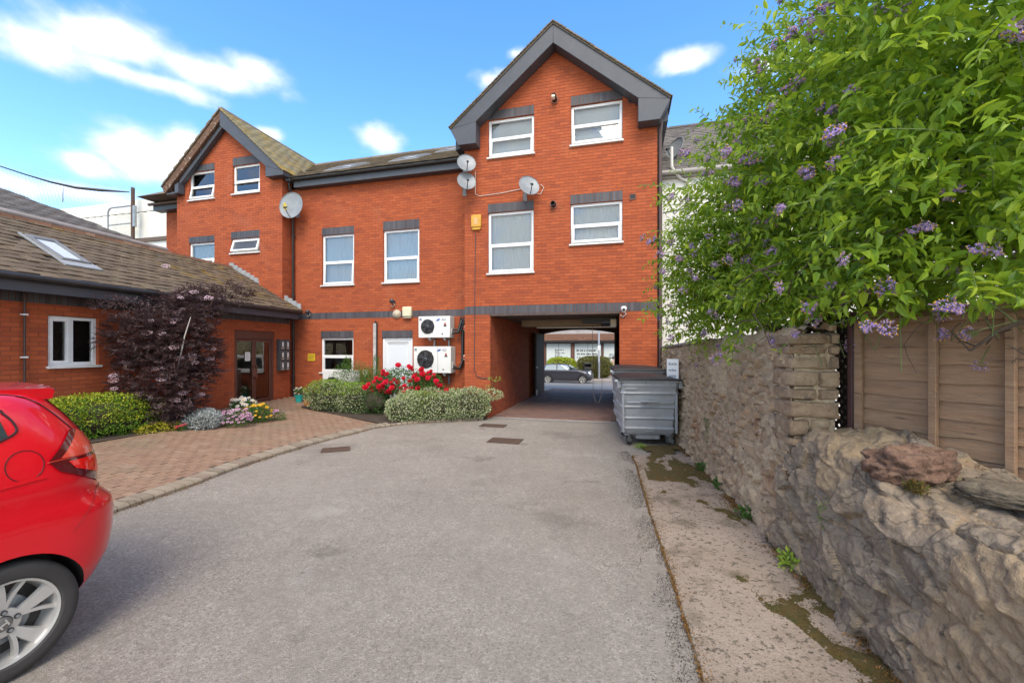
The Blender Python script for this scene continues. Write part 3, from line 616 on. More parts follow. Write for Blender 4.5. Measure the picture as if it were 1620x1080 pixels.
# ---------------- neighbouring buildings ----------------
NB = thing('neighbour_building', 'dark slate hipped roof building rising behind the low brick wing', 'building', FW(0,2.6,0), FW.t)
PN = Pieces(300)
b = MB(); b.box(-12,-1.55,1.8,8,0,4.40); b.build('wall', mat('brown stained wall', (.055,.04,.035), .9), NB)
b = MB(); b.box(-12,-2.0,-.02,1.8,4.14,4.42); b.build('fascia', mat('dark brown fascia', (.06,.045,.04), .7), NB)
b = MB(); b.add([(-12,-.12,4.44),(-1.9,-.12,4.44),(-3.4,3.2,5.85),(-12,3.2,5.85),(-1.9,8,4.44),(-12,8,4.44)], [(0,1,2,3),(1,4,2),(3,2,4,5)]); nr = b.build('roof', M_slate, NB)
ns = Vector((0,3.32,1.41)).normalized()
tile_roof(nr, PN, (-9.5,-.14,4.45), (1,0,0), tuple(ns), 7.6, 3.6, ME_slate, .30, .19, lambda P: P.x < -1.9-(P.y+.12)*.45)
PN.done()
b = MB(); b.tube([(-12,-.20,4.46),(-1.75,-.20,4.44)], .065, 12); b.tube([(-1.72,-.20,4.44),(-1.70,-.19,4.28),(-1.70,-.15,3.9)], .05, 10); b.build('gutter', mat('pale grey gutter', (.33,.29,.27), .6, var=((.22,.19,.17), .7)), NB, smooth=True)
b = MB(); b.lathe([(.0,.0),(.16,.0),(.16,.20),(.20,.22),(.20,.27),(.0,.29)], 16, Matrix.Translation((-1.2,.2,4.12))); b.build('roof_cowl', M_steel, NB, smooth=True)
b = MB(); b.box(-1.4,-1.0,.05,.5,3.3,4.13); b.build('stack', mat('stack render', (.35,.3,.26), .9), NB)

WH = thing('warehouse', 'white corrugated metal warehouse seen behind the left rooftops', 'building', FB(-30, 9, 0), FB.t)
M_shed = mat('cream corrugated sheet', (.70,.68,.62), .5, var=((.62,.60,.54), .5), vscale=.6)
b = MB(); n = 90; V = []; 
pts = [(k*.14*1.1, 0 if k % 4 < 2 else .06) for k in range(n)]
for i in range(n-1):
    (x0,y0),(x1,y1) = pts[i], pts[i+1]; x0 -= 4; x1 -= 4; b.q((x0,y0,8.45),(x1,y1,8.45),(x1,y1,10.12),(x0,y0,10.12))
b.build('wall', M_shed, WH)
b = MB(); b.box(-6,9.3,.02,.4,10.16,10.9); b.box(-6,9.3,.12,8,0,10.1); b.build('parapet', M_shed, WH)
b = MB(); b.box(-6,9.3,-.25,.1,8.22,8.45); b.build('band', mat('brown timber band', (.11,.08,.065), .8), WH); b = MB(); b.box(-6,9.3,-.12,.1,7.75,8.22); b.build('fascia', M_white, WH)
b = MB(); b.box(-6,9.3,0,.1,5,7.75); b.build('wall', mat('shed brick', (.26,.10,.06), .9), WH)
b = MB(); bar_frame(b, 5.6,7.0,6.5,7.6,.10,-.06,.02); f = b.build('window', M_upvc, WH)
for k in range(3):
    c = MB(); c.box(5.7+k*.42,5.7+k*.42+.36,-.03,-.01,6.6,7.5); c.build('pane', mat('shed window glass', (.16,.19,.23), .15) if k == 0 else bpy.data.materials['shed window glass'], f)
    c = MB(); c.box(5.7+k*.42-.05,5.7+k*.42-.01,-.06,0,6.6,7.5); c.build('glazing_bar', M_upvc, f)
t = thing('roof_handrail', 'grey tubular handrail standing against the white warehouse', 'handrail', FB(-25.5, 8.6, 8.9), FB.t)
b = MB(); b.tube([(-1.9,0,-.6),(-1.9,0,1.25),(-1.8,0,1.42),(-1.6,0,1.5),(.15,0,1.5)], .045, 8); b.build('top_rail', M_steel, t, smooth=True); b = MB(); b.tube([(-1.9,0,.45),(.15,0,.45)], .04, 8); b.build('mid_rail', M_steel, t, smooth=True)
t = thing('rooftop_post', 'rusty brown post beside the rooftop handrail carrying the net cable', 'post', FB(-25.25, 8.55, 8.9), FB.t)
b = MB(); b.box(-.07,.07,-.07,.07,-.6,2.55); b.build('shaft', mat('rusty post', (.09,.05,.035), .8), t); b = MB(); b.box(.07,.22,-.07,.07,.2,1.45); b.build('bracket', M_steel, t)
# sagging net with its cable, from the post towards the left
def pxp(x, y, Y): return Vector(((x-810)/668*Y, Y, 1.75-(y-552)/668*Y))
t = thing('bird_net', 'black cable with thin sagging net strung over the rooftops at left', 'net', pxp(0,263,22))
A = [(-60,248,21),(0,263,22),(40,276,22.6),(80,288,23.2),(120,297,23.9),(160,301,24.5),(205,304,25.3)]
W3 = [pxp(*a)-t.location for a in A]; b = MB(); b.tube(W3, [.03,.03,.035,.05,.07,.08,.03], 8); b.build('cable', M_black, t, smooth=True)
b = MB()
for i in range(34):
    f = i/33*5; k = min(5, int(f)); p = W3[k+1 if k < 5 else 5].lerp(W3[min(6, k+1)], f-k) if False else W3[k].lerp(W3[k+1], f-k)
    b.tube([p, p+Vector((.3,.2,-.9-.9*math.sin(i/33*3.1)))], .006, 4, False)
for k in range(4): b.tube([p_+Vector((.1*k,.05*k,.12*k)) for p_ in W3[2:]], .007, 4, False)
b.tube([pxp(100,298,23.5)-t.location, pxp(99,320,23.5)-t.location], [.015,.03], 6)
tag(b.build('netting', mat('net line', (.25,.25,.26), .8), t), kind='stuff')

WB = thing('white_house', 'white rendered house with slate roof behind the purple flowering shrub', 'building', FB(4.14, .4, 0), FB.t)
M_rend = mat('white render', (.72,.69,.64), .9, var=((.60,.56,.51), .7), vscale=1.2, stain=((.45,.38,.30), 2.5, .62, .8), bump=.15)
b = MB(); b.box(.03, 16, 0, .3, -.2, 5.9); b.box(0.03,16,.3,6,-.2,5.8); b.build('wall', M_rend, WB)
b = MB(); b.add([(0,-.12,5.93),(16,-.12,5.93),(16,2.6,8.22),(0,2.6,8.22),(0,5.6,5.9),(16,5.6,5.9)], [(0,1,2,3),(3,2,5,4),(0,3,4),(1,5,2)]); wr = b.build('roof', M_slate, WB)
PH = Pieces(300); tile_roof(wr, PH, (0,-.14,5.94), (1,0,0), (0,2.72,2.29), 7, 3.56, ME_slate, .30, .17); PH.done()
b = MB()
for k in range(16): b.tube([(k*.45,2.6,8.24),(k*.45+.43,2.6,8.24)], .08, 8)
b.build('ridge', M_slate, WB)
b = MB(); b.tube([(-.0,-.16,5.88),(16,-.16,5.88)], .06, 10); b.box(0,16,-.1,.0,5.78,5.95); b.build('gutter', mat('grey stained gutter', (.30,.27,.25), .6), WB, smooth=True)
b = MB(); b.tube([(.22,-.2,6.45),(.22,-.2,6.0),(.32,-.14,5.85),(.45,-.05,5.75),(.62,-.05,5.65),(.62,-.05,3.2)], .035, 8); b.build('downpipe', M_wire, WB, smooth=True)
b = MB(); b.tube([(.1,-.012,5.4),(.3,-.012,4.95),(.62,-.02,5.25),(.64,-.02,3)], .012, 6); b.tube([(.05,-.012,5.0),(.5,-.012,5.05),(.9,-.012,5.5)], .010, 6); b.build('cable', M_dark, WB)

# ---------------- ground ----------------
M_asph = mat('worn asphalt', (.30,.268,.24), .92, speck=[(78, [(.11,.090,.073),(.28,.240,.199),(.35,.303,.253),(.405,.354,.298),(.63,.555,.475)], 1.0), (190, [(.13,.113,.095),(.315,.28,.242),(.52,.47,.415)], .4)], var=[((.20,.17,.14), .45, 1.1), ((.42,.37,.315), .40, .45), ((.23,.20,.168), .4, 9)], stain=[((.44,.40,.355), .8, .57, .80), ((.12,.102,.085), 1.0, .60, .76), ((.08,.066,.052), 2.6, .69, .74), ((.15,.128,.105), .33, .55, .70)], bump=.8, bscale=120, bdetail=3)
M_road = mat('street asphalt', (.20,.195,.19), .9, var=((.165,.16,.155), .7), vscale=.5, bump=.2)
M_earth = mat('earth', (.07,.05,.035), .95, var=((.045,.03,.02), .8), bump=.6, bscale=30)
prof = [(-60,0),(6.6,0),(10,-.17),(21,-.74),(24,-.80),(300,-.80)]
gv = lambda v: float(np.interp(v, [p[0] for p in prof], [p[1] for p in prof]))
def sheet(name, poly, m, dz=0, kind='structure', zf=None):
    bm = MB(); bm.add([(x, y, (zf(x, y) if zf else 0)+dz) for x, y in poly], [range(len(poly))]); o = bm.build(name, m); tag(o, kind=kind); return o
b = MB(); us = (-300, 300)
for (v0,z0),(v1,z1) in zip(prof, prof[1:]):
    b.q(tuple(FB(us[0],v0,z0)), tuple(FB(us[1],v0,z0)), tuple(FB(us[1],v1,z1)), tuple(FB(us[0],v1,z1)))
tag(b.build('ground', M_asph), kind='structure')
# street
def vstrip(name, v0, v1, u0, u1, m, dz):
    b = MB(); vs_ = [v0]+[p[0] for p in prof if v0 < p[0] < v1]+[v1]
    for a, c in zip(vs_, vs_[1:]): b.q(tuple(FB(u0,a,gv(a)+dz)), tuple(FB(u1,a,gv(a)+dz)), tuple(FB(u1,c,gv(c)+dz)), tuple(FB(u0,c,gv(c)+dz)))
    return tag(b.build(name, m), kind='structure')
vstrip('road', 9.9, 22.6, -60, 60, M_road, .006)
b = MB(); b.v = []; 
P = [FB(-60,22.7,-.80), FB(60,22.7,-.80), FB(60,33,-.66), FB(-60,33,-.66)]; b.q(*[tuple(p+Vector((0,0,.13))) for p in P]); P2 = [FB(-60,22.7,-.82), FB(60,22.7,-.82)]; b.q(tuple(P2[0]),tuple(P2[1]),tuple(P[1]+Vector((0,0,.13))),tuple(P[0]+Vector((0,0,.13))))
tag(b.build('pavement', mat('pale paving', (.34,.29,.25), .9, var=((.28,.24,.21), .7), vscale=.8)), kind='structure')
b = MB()
for k in range(24):
    u = -14+k*2.0; b.box(*(0,0,0,0,0,0)) if False else b.add([tuple(FB(u,22.55,-.80)),tuple(FB(u+1.96,22.55,-.80)),tuple(FB(u+1.96,22.69,-.80)),tuple(FB(u,22.69,-.80)),tuple(FB(u,22.55,-.66)),tuple(FB(u+1.96,22.55,-.66)),tuple(FB(u+1.96,22.69,-.66)),tuple(FB(u,22.69,-.66))],[(4,5,6,7),(0,1,5,4),(1,2,6,5),(3,0,4,7)])
tag(b.build('kerb', M_concb), kind='structure')
# passage paving: brick rows on a thin bed
M_pav = mat('passage paving brick', (.17,.10,.08), .85, island=[(.18,.10,.08),(.23,.135,.105),(.145,.085,.07),(.20,.12,.095),(.165,.11,.09)], stain=[((.13,.11,.09), 1.2, .5, .72), ((.28,.24,.21), 2.0, .62, .8)], bump=.3, bscale=60)
M_pjoint = mat('sandy joint', (.10,.078,.058), .95)
pb = MB(); pb.add([(0,0,0),(.20,0,0),(.20,.10,0),(0,.10,0),(.004,.004,.022),(.196,.004,.022),(.196,.096,.022),(.004,.096,.022)], [(4,5,6,7),(0,1,5,4),(1,2,6,5),(2,3,7,6),(3,0,4,7)])
ME_pav = mesh_of(pb, 'paving_brick', M_pav)
ppath = vstrip('passage_paving', .15, 9.9, .02, 3.16, M_pjoint, .008)
PP = Pieces(300); bpy.context.view_layer.update()
for i in range(int(9.75/.104)):
    v = .15+i*.104; z = gv(v+.05)+.006; off = 0 if i % 2 else -.10; sl_ = math.atan2(gv(v+.1)-gv(v), .1)
    u = .03+off
    while u < 3.12:
        if u >= .02 and u+.2 < 3.18:
            PP.put(ppath, ME_pav, Matrix.Translation(FB(u, v, z+random.uniform(-.003,.002))) @ Matrix.Rotation(FB.t, 4, 'Z') @ Matrix.Rotation(sl_, 4, 'X'), 'paving_brick')
        u += .204
PP.done()
b = MB(); b.add([tuple(FB(.02,-.06,.008)),tuple(FB(3.16,-.06,.008)),tuple(FB(3.16,.15,.008)),tuple(FB(.02,.15,.008))],[(0,1,2,3)]); tag(b.build('threshold', mat('concrete threshold', (.36,.34,.315), .9, var=((.27,.25,.23), .8), vscale=3, bump=.3)), kind='structure')
# brick path: tilted plane rising to the entrance
KZ = Vector((0,0,1)); pn = (KN+Vector((0,0,.06))).normalized(); pk = KD.copy(); pz = pk.cross(pn)*1.0
if pz.z < 0: pz = -pz
path = thing('path', None, None); path['kind'] = 'structure'
MP = Matrix.Identity(4)
px_ = FB.u-pz*FB.u.dot(pz); px_.normalize(); py_ = pz.cross(px_)
for r in range(3): MP[r][0] = px_[r]; MP[r][1] = py_[r]; MP[r][2] = pz[r]; MP[r][3] = (KO+Vector((0,0,.03)))[r]
path.matrix_world = MP
KP = [(-4.75,1.2),(-4.5,2.8),(-4.24,4.5),(-4.09,5.36),(-3.96,6.46),(-3.62,7.74),(-3.26,8.66),(-2.92,9.40),(-2.35,9.85),(-1.6,10.12),(-.60,10.42)]
def smooth(P, n=6):
    P = [Vector((*p, 0)) for p in P]; out = []
    for i in range(len(P)-1):
        p0, p1, p2, p3 = P[max(i-1,0)], P[i], P[i+1], P[min(i+2,len(P)-1)]
        for k in range(n):
            t = k/n; out.append(.5*((2*p1)+(p2-p0)*t+(2*p0-5*p1+4*p2-p3)*t*t+(3*p1-p0-3*p2+p3)*t**3))
    return out+[P[-1]]
KS = smooth(KP)
def kside(p):     # signed distance left of the kerb line
    best = None
    for a, b_ in zip(KS, KS[1:]):
        d = b_-a; t = max(0, min(1, (p-a).dot(d)/d.length_squared)); q = a+d*t; D = (p-q).length
        s = d.x*(p.y-a.y)-d.y*(p.x-a.x)
        if best is None or D < best[0]: best = (D, 1 if s > 0 else -1)
    return best[0]*best[1]
M_pathb = mat('worn path brick', (.26,.15,.10), .9, island=[(.27,.165,.105),(.295,.185,.12),(.25,.15,.10),(.285,.18,.12),(.265,.17,.112),(.31,.205,.14)], stain=[((.22,.17,.11), .9, .5, .72), ((.36,.28,.21), 1.6, .60, .78), ((.13,.12,.05), 3.5, .66, .76)], bump=.4, bscale=60)
pb = MB(); pb.add([(0,0,0),(.20,0,0),(.20,.10,0),(0,.10,0),(.005,.005,.022),(.195,.005,.022),(.195,.095,.022),(.005,.095,.022)], [(4,5,6,7),(0,1,5,4),(1,2,6,5),(2,3,7,6),(3,0,4,7)])
ME_pathb = mesh_of(pb, 'path_brick', M_pathb)
PA = Pieces(300); MPi = MP.inverted(); bpy.context.view_layer.update()
for j in range(-70, 110):
    for i in range(-45, 30):
        x = i*.206+(0 if j % 2 else .103); y = j*.106; p = MP @ Vector((x+.1, y+.05, 0))
        if p.y < 2.2 or p.y > 13.2 or p.x < -9: continue
        q = FW.inv((p.x, p.y, 0)); qb = FB.inv((p.x, p.y, 0))
        if q.y > -.05 or qb.y > .7 and qb.x > -6.6 or qb.y > .3 and qb.x <= -6.6: continue
        if p.x > -2.5 or kside(Vector((p.x,p.y,0))) < .245: continue
        PA.put(path, ME_pathb, Matrix.Translation((x, y, -.016+random.uniform(-.004,.003)+.004*noise.noise(Vector((x,y,3)))*3)) @ Matrix.Rotation(random.gauss(0,.012), 4, 'Z'), 'path_brick')
pa = MB(); poly = [(-4.75,1.2)]+[(p.x,p.y) for p in KS[2:46]]+[(-2.6,11.7),(-6.3,12.9),(-6.9,12.9),(-8.9,1.2)]
poly = [tuple(MPi @ Vector((x-.02 if k < 45 else x, y, zpave(x,y)+.0))) for k, (x, y) in enumerate(poly)]
tri = MB(); tri.add([(p[0], p[1], -.010) for p in poly], [range(len(poly))]); o = tri.build('paving_bed', M_pjoint, path); PA.done()
# kerb blocks set on edge along the path
M_kerb = mat('worn kerb block', (.27,.215,.155), .92, island=[(.28,.225,.165),(.32,.265,.20),(.235,.19,.14),(.27,.20,.15)], stain=[((.16,.14,.06), 3, .6, .74), ((.12,.10,.085), 6, .66, .78)], bump=.5, bscale=60)
kerb = thing('kerb', None, None); kerb['kind'] = 'structure'
L_ = [0]
for a, b_ in zip(KS, KS[1:]): L_.append(L_[-1]+(b_-a).length)
def kpt(s): 
    i = max(0, min(len(L_)-2, int(np.searchsorted(L_, s))-1)); f = (s-L_[i])/(L_[i+1]-L_[i]); p = KS[i].lerp(KS[i+1], f); d = (KS[i+1]-KS[i]).normalized(); return p, d
s = 0.0
while s < L_[-1]-.13:
    p, d = kpt(s+.06); n = Vector((-d.y, d.x, 0)); ln = .122; z = .055+random.uniform(-.006,.006)+max(0, zpave(p.x,p.y))*.6
    b = MB(); hw_ = .105; ch = .022
    prof_ = [(0,-.06),(0,z-ch),(ch,z),(.20,z+.012),(.20,-.06)]
    A = []; 
    for t_ in (-ln/2+.004, ln/2-.004): A += [tuple(p+d*t_+n*a_+Vector((0,0,z_))) for a_, z_ in prof_]
    m_ = len(prof_); b.add(A, [(i, m_+i, m_+i+1, i+1) for i in range(m_-1)]+[list(range(m_)), list(range(2*m_-1, m_-1, -1))]); b.build('kerb_block', M_kerb, kerb)
    s += .130
b = MB(); A = []
for s in np.linspace(0, L_[-1], 60):
    p, d = kpt(s); n = Vector((-d.y, d.x, 0)); A.append((tuple(p+n*.008+Vector((0,0,.026))), tuple(p+n*.195+Vector((0,0,.035)))))
for (a,c),(d_,e_) in zip(A, A[1:]): b.q(a,d_,e_,c)
b.build('kerb_bed', M_pjoint, kerb)
# planting bed earth
def bed(poly, dz): return sheet('bed_soil', poly, M_earth, dz, zf=zpave)
bed([(-5.55,11.1),(-3.6,9.95),(-2.9,9.55),(-2.3,9.95),(-.65,10.5),(-.60,11.4),(-5.9,12.9)], .055)
bed([(-7.2,6.3),(-6.9,6.5),(-6.5,7.9),(-6.25,8.5),(-5.75,9.6),(-6.2,10.4),(-7.3,9.6),(-8.1,6.0)], .05)
# concrete strip along the stone wall
M_conc = mat('weathered concrete', (.33,.26,.20), .92, speck=[(110, [(.19,.145,.105),(.33,.26,.20),(.43,.345,.275)], .7)], var=[((.23,.175,.13), .75, 2.2), ((.39,.31,.245), .5, .8)], stain=[((.10,.08,.045), 1.5, .54, .70), ((.13,.105,.075), 22, .56, .62), ((.055,.045,.03), 34, .59, .64)], bump=.5, bscale=80)
cs = [(1.96,6.88),(1.80,6.05),(1.56,4.95),(1.35,3.92),(1.14,2.87),(.99,2.21),(.78,1.2),(.4,-1.0)]
b = MB(); rows = []
for i, (x, y) in enumerate(smooth([(a, c) for a, c in cs], 8)[k] for k in range(57)) if False else enumerate([(p.x, p.y) for p in smooth(cs, 8)]):
    wx = 2.35+.181*(y-3.56)+.12; j = .02*noise.noise(Vector((y*2.3,0,0)))+.012*noise.noise(Vector((y*9,1,0)))
    rows.append([(x+j, y, .002), (x+j+.015, y, .022), (x+.4*(wx-x), y, .03), (wx, y, .045)])
for a, c in zip(rows, rows[1:]):
    for k in range(3): b.q(a[k], c[k], c[k+1], a[k+1])
tag(b.build('concrete_strip', M_conc, smooth=False), kind='structure')
# iron covers
def cover(label, c, w_, d_, rz, z=0.0, name='drain_cover', grp=None, cat='drain cover'):
    t = thing(name, label, cat, (c[0], c[1], z+.004), rz, grp); f = MB(); bar_frame_xy(f, -w_/2, w_/2, -d_/2, d_/2, .035, .0, .012); f.build('frame', M_iron, t)
    p = MB(); p.box(-w_/2+.04, w_/2-.04, -d_/2+.04, d_/2-.04, -.01, .008); p.build('lid', M_iron, t)
    r = MB()
    for i in range(int((w_-.14)/.05)): r.box(-w_/2+.07+i*.05, -w_/2+.10+i*.05, -d_/2+.07, d_/2-.07, .008, .012)
    r.build('tread', M_iron, t)
def bar_frame_xy(b, x0, x1, y0, y1, w_, z0, z1): b.box(x0,x0+w_,y0,y1,z0,z1); b.box(x1-w_,x1,y0,y1,z0,z1); b.box(x0+w_,x1-w_,y0,y0+w_,z0,z1); b.box(x0+w_,x1-w_,y1-w_,y1,z0,z1)
M_iron = mat('rusty iron', (.095,.062,.045), .75, metal=.2, var=((.14,.085,.055), .7), vscale=6, bump=.3)
cover('rusty iron cover in front of the archway, the nearer of the two', (-.13,8.03), .62, .42, R(-14.6))
cover('rusty iron cover right by the foot of the passage, the farther of the two', (-.43,9.62), .58, .34, R(-14.6))
cover('small rusty grid cover touching the curved kerb', (-3.06,7.33), .46, .32, R(20))
cover('dark flat cover set in the brick path before the entrance door', (-5.35,11.25), .85, .42, R(-14.6), zpave(-5.35,11.25)+.03)
# ---------------- stone walls ----------------
def cells(A, seeds, sx, sy, rot=0):
    c, s = math.cos(rot), math.sin(rot); B = np.stack([(A[:,0]*c+A[:,1]*s)/sx, (-A[:,0]*s+A[:,1]*c)/sy], 1); S = np.stack([(seeds[:,0]*c+seeds[:,1]*s)/sx, (-seeds[:,0]*s+seeds[:,1]*c)/sy], 1)
    ids_ = np.empty(len(B), int); f1 = np.empty(len(B)); f2 = np.empty(len(B))
    for i in range(0, len(B), 4000):
        D = ((B[i:i+4000,None]-S[None])**2).sum(2); o = np.argpartition(D, 1, axis=1)[:, :2]; d = np.take_along_axis(D, o, 1); sw = d[:,0] > d[:,1]
        o[sw] = o[sw][:, ::-1]; d[sw] = d[sw][:, ::-1]; ids_[i:i+4000] = o[:,0]; f1[i:i+4000] = np.sqrt(d[:,0]); f2[i:i+4000] = np.sqrt(d[:,1])
    return ids_, f1, f2
def fbm(P, sc, oc=4): return np.array([noise.fractal(Vector(p)*sc, 1.0, 2.0, oc) for p in P])
def vec2seed(u0, u1, t1, sx, sy, jit=.38, seed=1):
    r = np.random.default_rng(seed); out = []; j = 0; y = 0
    while y < t1+sy:
        x = u0-sx+(sx/2 if j % 2 else 0)
        while x < u1+sx:
            out.append((x+r.normal(0, jit*sx*.8), y+r.normal(0, jit*sy*.7))); x += sx*r.uniform(.6, 1.5)
        y += sy*r.uniform(.75, 1.25); j += 1
    return np.array(out)
def rubble(root, F, u0, u1, path_fn, du, dt, seeds, sx, sy, rot, bulge, rough, mats, name='stone', limit=300, fine=0, crack=.10, cover=0.0, strat=0, facet=0, tilt=.6, blur=0):
    """height-field masonry: path_fn(u, t)->(v,z,nv,nz) arrays; each Voronoi cell becomes one stone"""
    nu = int((u1-u0)/du)+1; T = path_fn(None, None); nt_ = int(T/dt)+1
    U, TT = np.meshgrid(np.linspace(u0, u1, nu), np.linspace(0, T, nt_), indexing='ij'); u = U.ravel(); t = TT.ravel()
    v, z, nv, nz_ = path_fn(u, t)
    A = np.stack([u, t], 1); W = np.stack([fbm(np.stack([u, t, 0*u+5], 1), 3.2, 3), fbm(np.stack([u, t, 0*u+9], 1), 3.2, 3)], 1)*.05
    ids_, f1, f2 = cells(A+W, seeds, sx, sy, rot)
    e = f2-f1; k = np.clip(e/ (crack*2.2), 0, 1); k = k*k*(3-2*k)
    r = np.random.default_rng(5); amp = r.uniform(.35, 1.25, len(seeds)); tx = r.normal(0, .35, len(seeds)); ty = r.normal(0, .35, len(seeds))
    du_ = (u-seeds[ids_,0]); dt_ = (t-seeds[ids_,1])
    n1 = fbm(np.stack([u, t, ids_*.37], 1), 6.0, 5); n1 = n1*k+(1-k)*fbm(np.stack([u, t, 0*u+3], 1), 6.0, 5); n2 = fbm(np.stack([u, t, 0*u], 1), 22.0, 3)
    fill = np.clip(fbm(np.stack([u, t, 0*u+21], 1), 1.3, 3)*1.4+cover, 0, .85)      # pointing smeared over the joints
    h = bulge*amp[ids_]*(k*(1-fill*.75)+fill*.55)+k*(1-fill)*np.clip(du_*tx[ids_]+dt_*ty[ids_], -.05, .05)*tilt+rough*n1+fine*n2
    if strat:      # thin bedding ledges running obliquely through the rock
        c_, s_ = math.cos(R(-34)), math.sin(R(-34)); a_, b_ = u*c_+t*s_, -u*s_+t*c_; q_ = fbm(np.stack([a_*2.2, b_*16, ids_*1.7], 1), 1.0, 4); h = h+strat*1.3*q_*k
    if facet:
        fs = vec2seed(u0, u1, T, .24, .12, seed=23); fi, g1, g2 = cells(A+W*.8, fs, .24, .12, R(-30)); sm = np.clip((g2-g1)/.30, 0, 1); rf = np.random.default_rng(8); fa = rf.normal(0, .009, len(fs)); fx = rf.normal(0, .14, len(fs)); fy = rf.normal(0, .16, len(fs)); h = h+facet*sm*(fa[fi]+(u-fs[fi,0])*fx[fi]+(t-fs[fi,1])*fy[fi])
    if blur:
        H2 = (h-fine*n2).reshape(nu, nt_)
        for _ in range(blur): Hp = np.pad(H2, 1, mode='edge'); H2 = (Hp[:-2,1:-1]+Hp[2:,1:-1]+Hp[1:-1,:-2]+Hp[1:-1,2:]+2*Hp[1:-1,1:-1])/6
        h = H2.ravel()+fine*n2
    uu = u.copy(); vv = v+nv*h; zz = z+nz_*h
    P = np.stack([np.array([F.o.x]*len(u))+F.u.x*uu+F.v.x*vv, F.o.y+F.u.y*uu+F.v.y*vv, zz], 1)
    idx = np.arange(nu*nt_).reshape(nu, nt_); Q = np.stack([idx[:-1,:-1], idx[1:,:-1], idx[1:,1:], idx[:-1,1:]], -1).reshape(-1, 4)
    joint = ((k[Q].mean(1) < .42) | (fill[Q].mean(1) > .62)); qid = ids_[Q[:,0]]; mi = joint.astype(int)
    cen = {}
    order = []
    for c in np.unique(qid):
        m = qid == c; pc = P[Q[m].ravel()].mean(0); order.append((float(np.linalg.norm(pc-np.array(CAM)))-.002*m.sum(), c, m))
    order.sort(key=lambda x: x[0]); rest = []
    base = np.array(root.location)
    def make(m, nm):
        q = Q[m]; uq, inv = np.unique(q.ravel(), return_inverse=True); o = npmesh(nm, P[uq]-base, inv.reshape(-1, 4), mats, root, smooth=True, mi=mi[m]); o.data.set_sharp_from_angle(angle=R(38)); return o
    for _, c, m in order[:limit]: make(m, name)
    if len(order) > limit:
        m = np.zeros(len(Q), bool)
        for _, c, mm in order[limit:]: m |= mm
        o = make(m, name+'work'); o['kind'] = 'stuff'
ST = [(.50,.355,.205),(.41,.285,.175),(.58,.42,.255),(.32,.225,.145),(.52,.315,.16),(.44,.32,.195)]
M_stone = mat('rubble stone', ST[0], .95, objrand=True, island=ST, var=[((.24,.18,.125), .6, 7), ((.55,.42,.29), .5, 14), ((.20,.15,.105), .5, 34)], stain=[((.30,.17,.09), 2.6, .56, .70), ((.13,.13,.05), 2.2, .62, .74), ((.085,.07,.06), 9, .60, .70), ((.50,.44,.39), 10, .67, .75)], bump=1.0, bscale=36, coords='Generated' if False else 'Object', bdetail=8)
M_lime = mat('lime mortar', (.54,.41,.265), .95, var=[((.36,.265,.17), .75, 5), ((.64,.50,.34), .6, 16), ((.27,.20,.13), .5, 48)], stain=[((.10,.085,.07), 13, .60, .70), ((.17,.16,.06), 3, .64, .76), ((.09,.075,.065), 40, .63, .69)], bump=1.0, bscale=42, bdetail=8)
SW = thing('stone_wall', 'tall rubble stone wall running from the red building along the right of the yard', 'wall', FS(-6.25, 0), FS.t); SW.rotation_euler = (0,0,0)
wt = lambda u: 1.76+np.clip((u+6.25)/6.2, 0, 1)*.14
def p_high(u, t):
    if u is None: return 2.40
    H_ = wt(u); on = t > H_; bt = .06*(1-np.clip(t/1.0, 0, 1))
    return np.where(on, np.clip(t-H_, 0, .31), -bt), np.where(on, H_, t-.05), np.where(on, 0., -1.), np.where(on, 1., 0.)
rubble(SW, FS, -6.25, .07, p_high, .024, .024, vec2seed(-6.3, 0, 2.4, .17, .105, seed=2), .17, .105, 0, .045, .022, [M_stone, M_lime], fine=.012, cover=.12)
b = MB(); b.add([tuple(FS(u,v,z)-SW.location) for u, v, z in ((-6.25,.05,-.1),(-.13,.05,-.1),(-.13,.31,-.1),(-6.25,.31,-.1),(-6.25,.05,1.72),(-.13,.05,1.86),(-.13,.31,1.86),(-6.25,.31,1.72))], [(0,3,2,1),(4,5,6,7),(0,1,5,4),(1,2,6,5),(2,3,7,6),(3,0,4,7)]); b.build('core', M_lime, SW)
# flat coping slabs along the far part of the top
for k in range(9):
    u = -6.25+k*.42; b = MB(); z = 1.765+(u+6.25)/6.2*.14; a = [FS(u+.01,-.05,z),FS(u+.41,-.05+random.uniform(-.015,.015),z+.01),FS(u+.41,.36,z+.01),FS(u+.01,.36,z)]
    b.add([tuple(p-SW.location) for p in a]+[tuple(p+Vector((0,0,.045))-SW.location) for p in a], [(0,3,2,1),(4,5,6,7),(0,1,5,4),(1,2,6,5),(2,3,7,6),(3,0,4,7)]); b.build('coping_slab', M_concb, SW, bevel=.008)
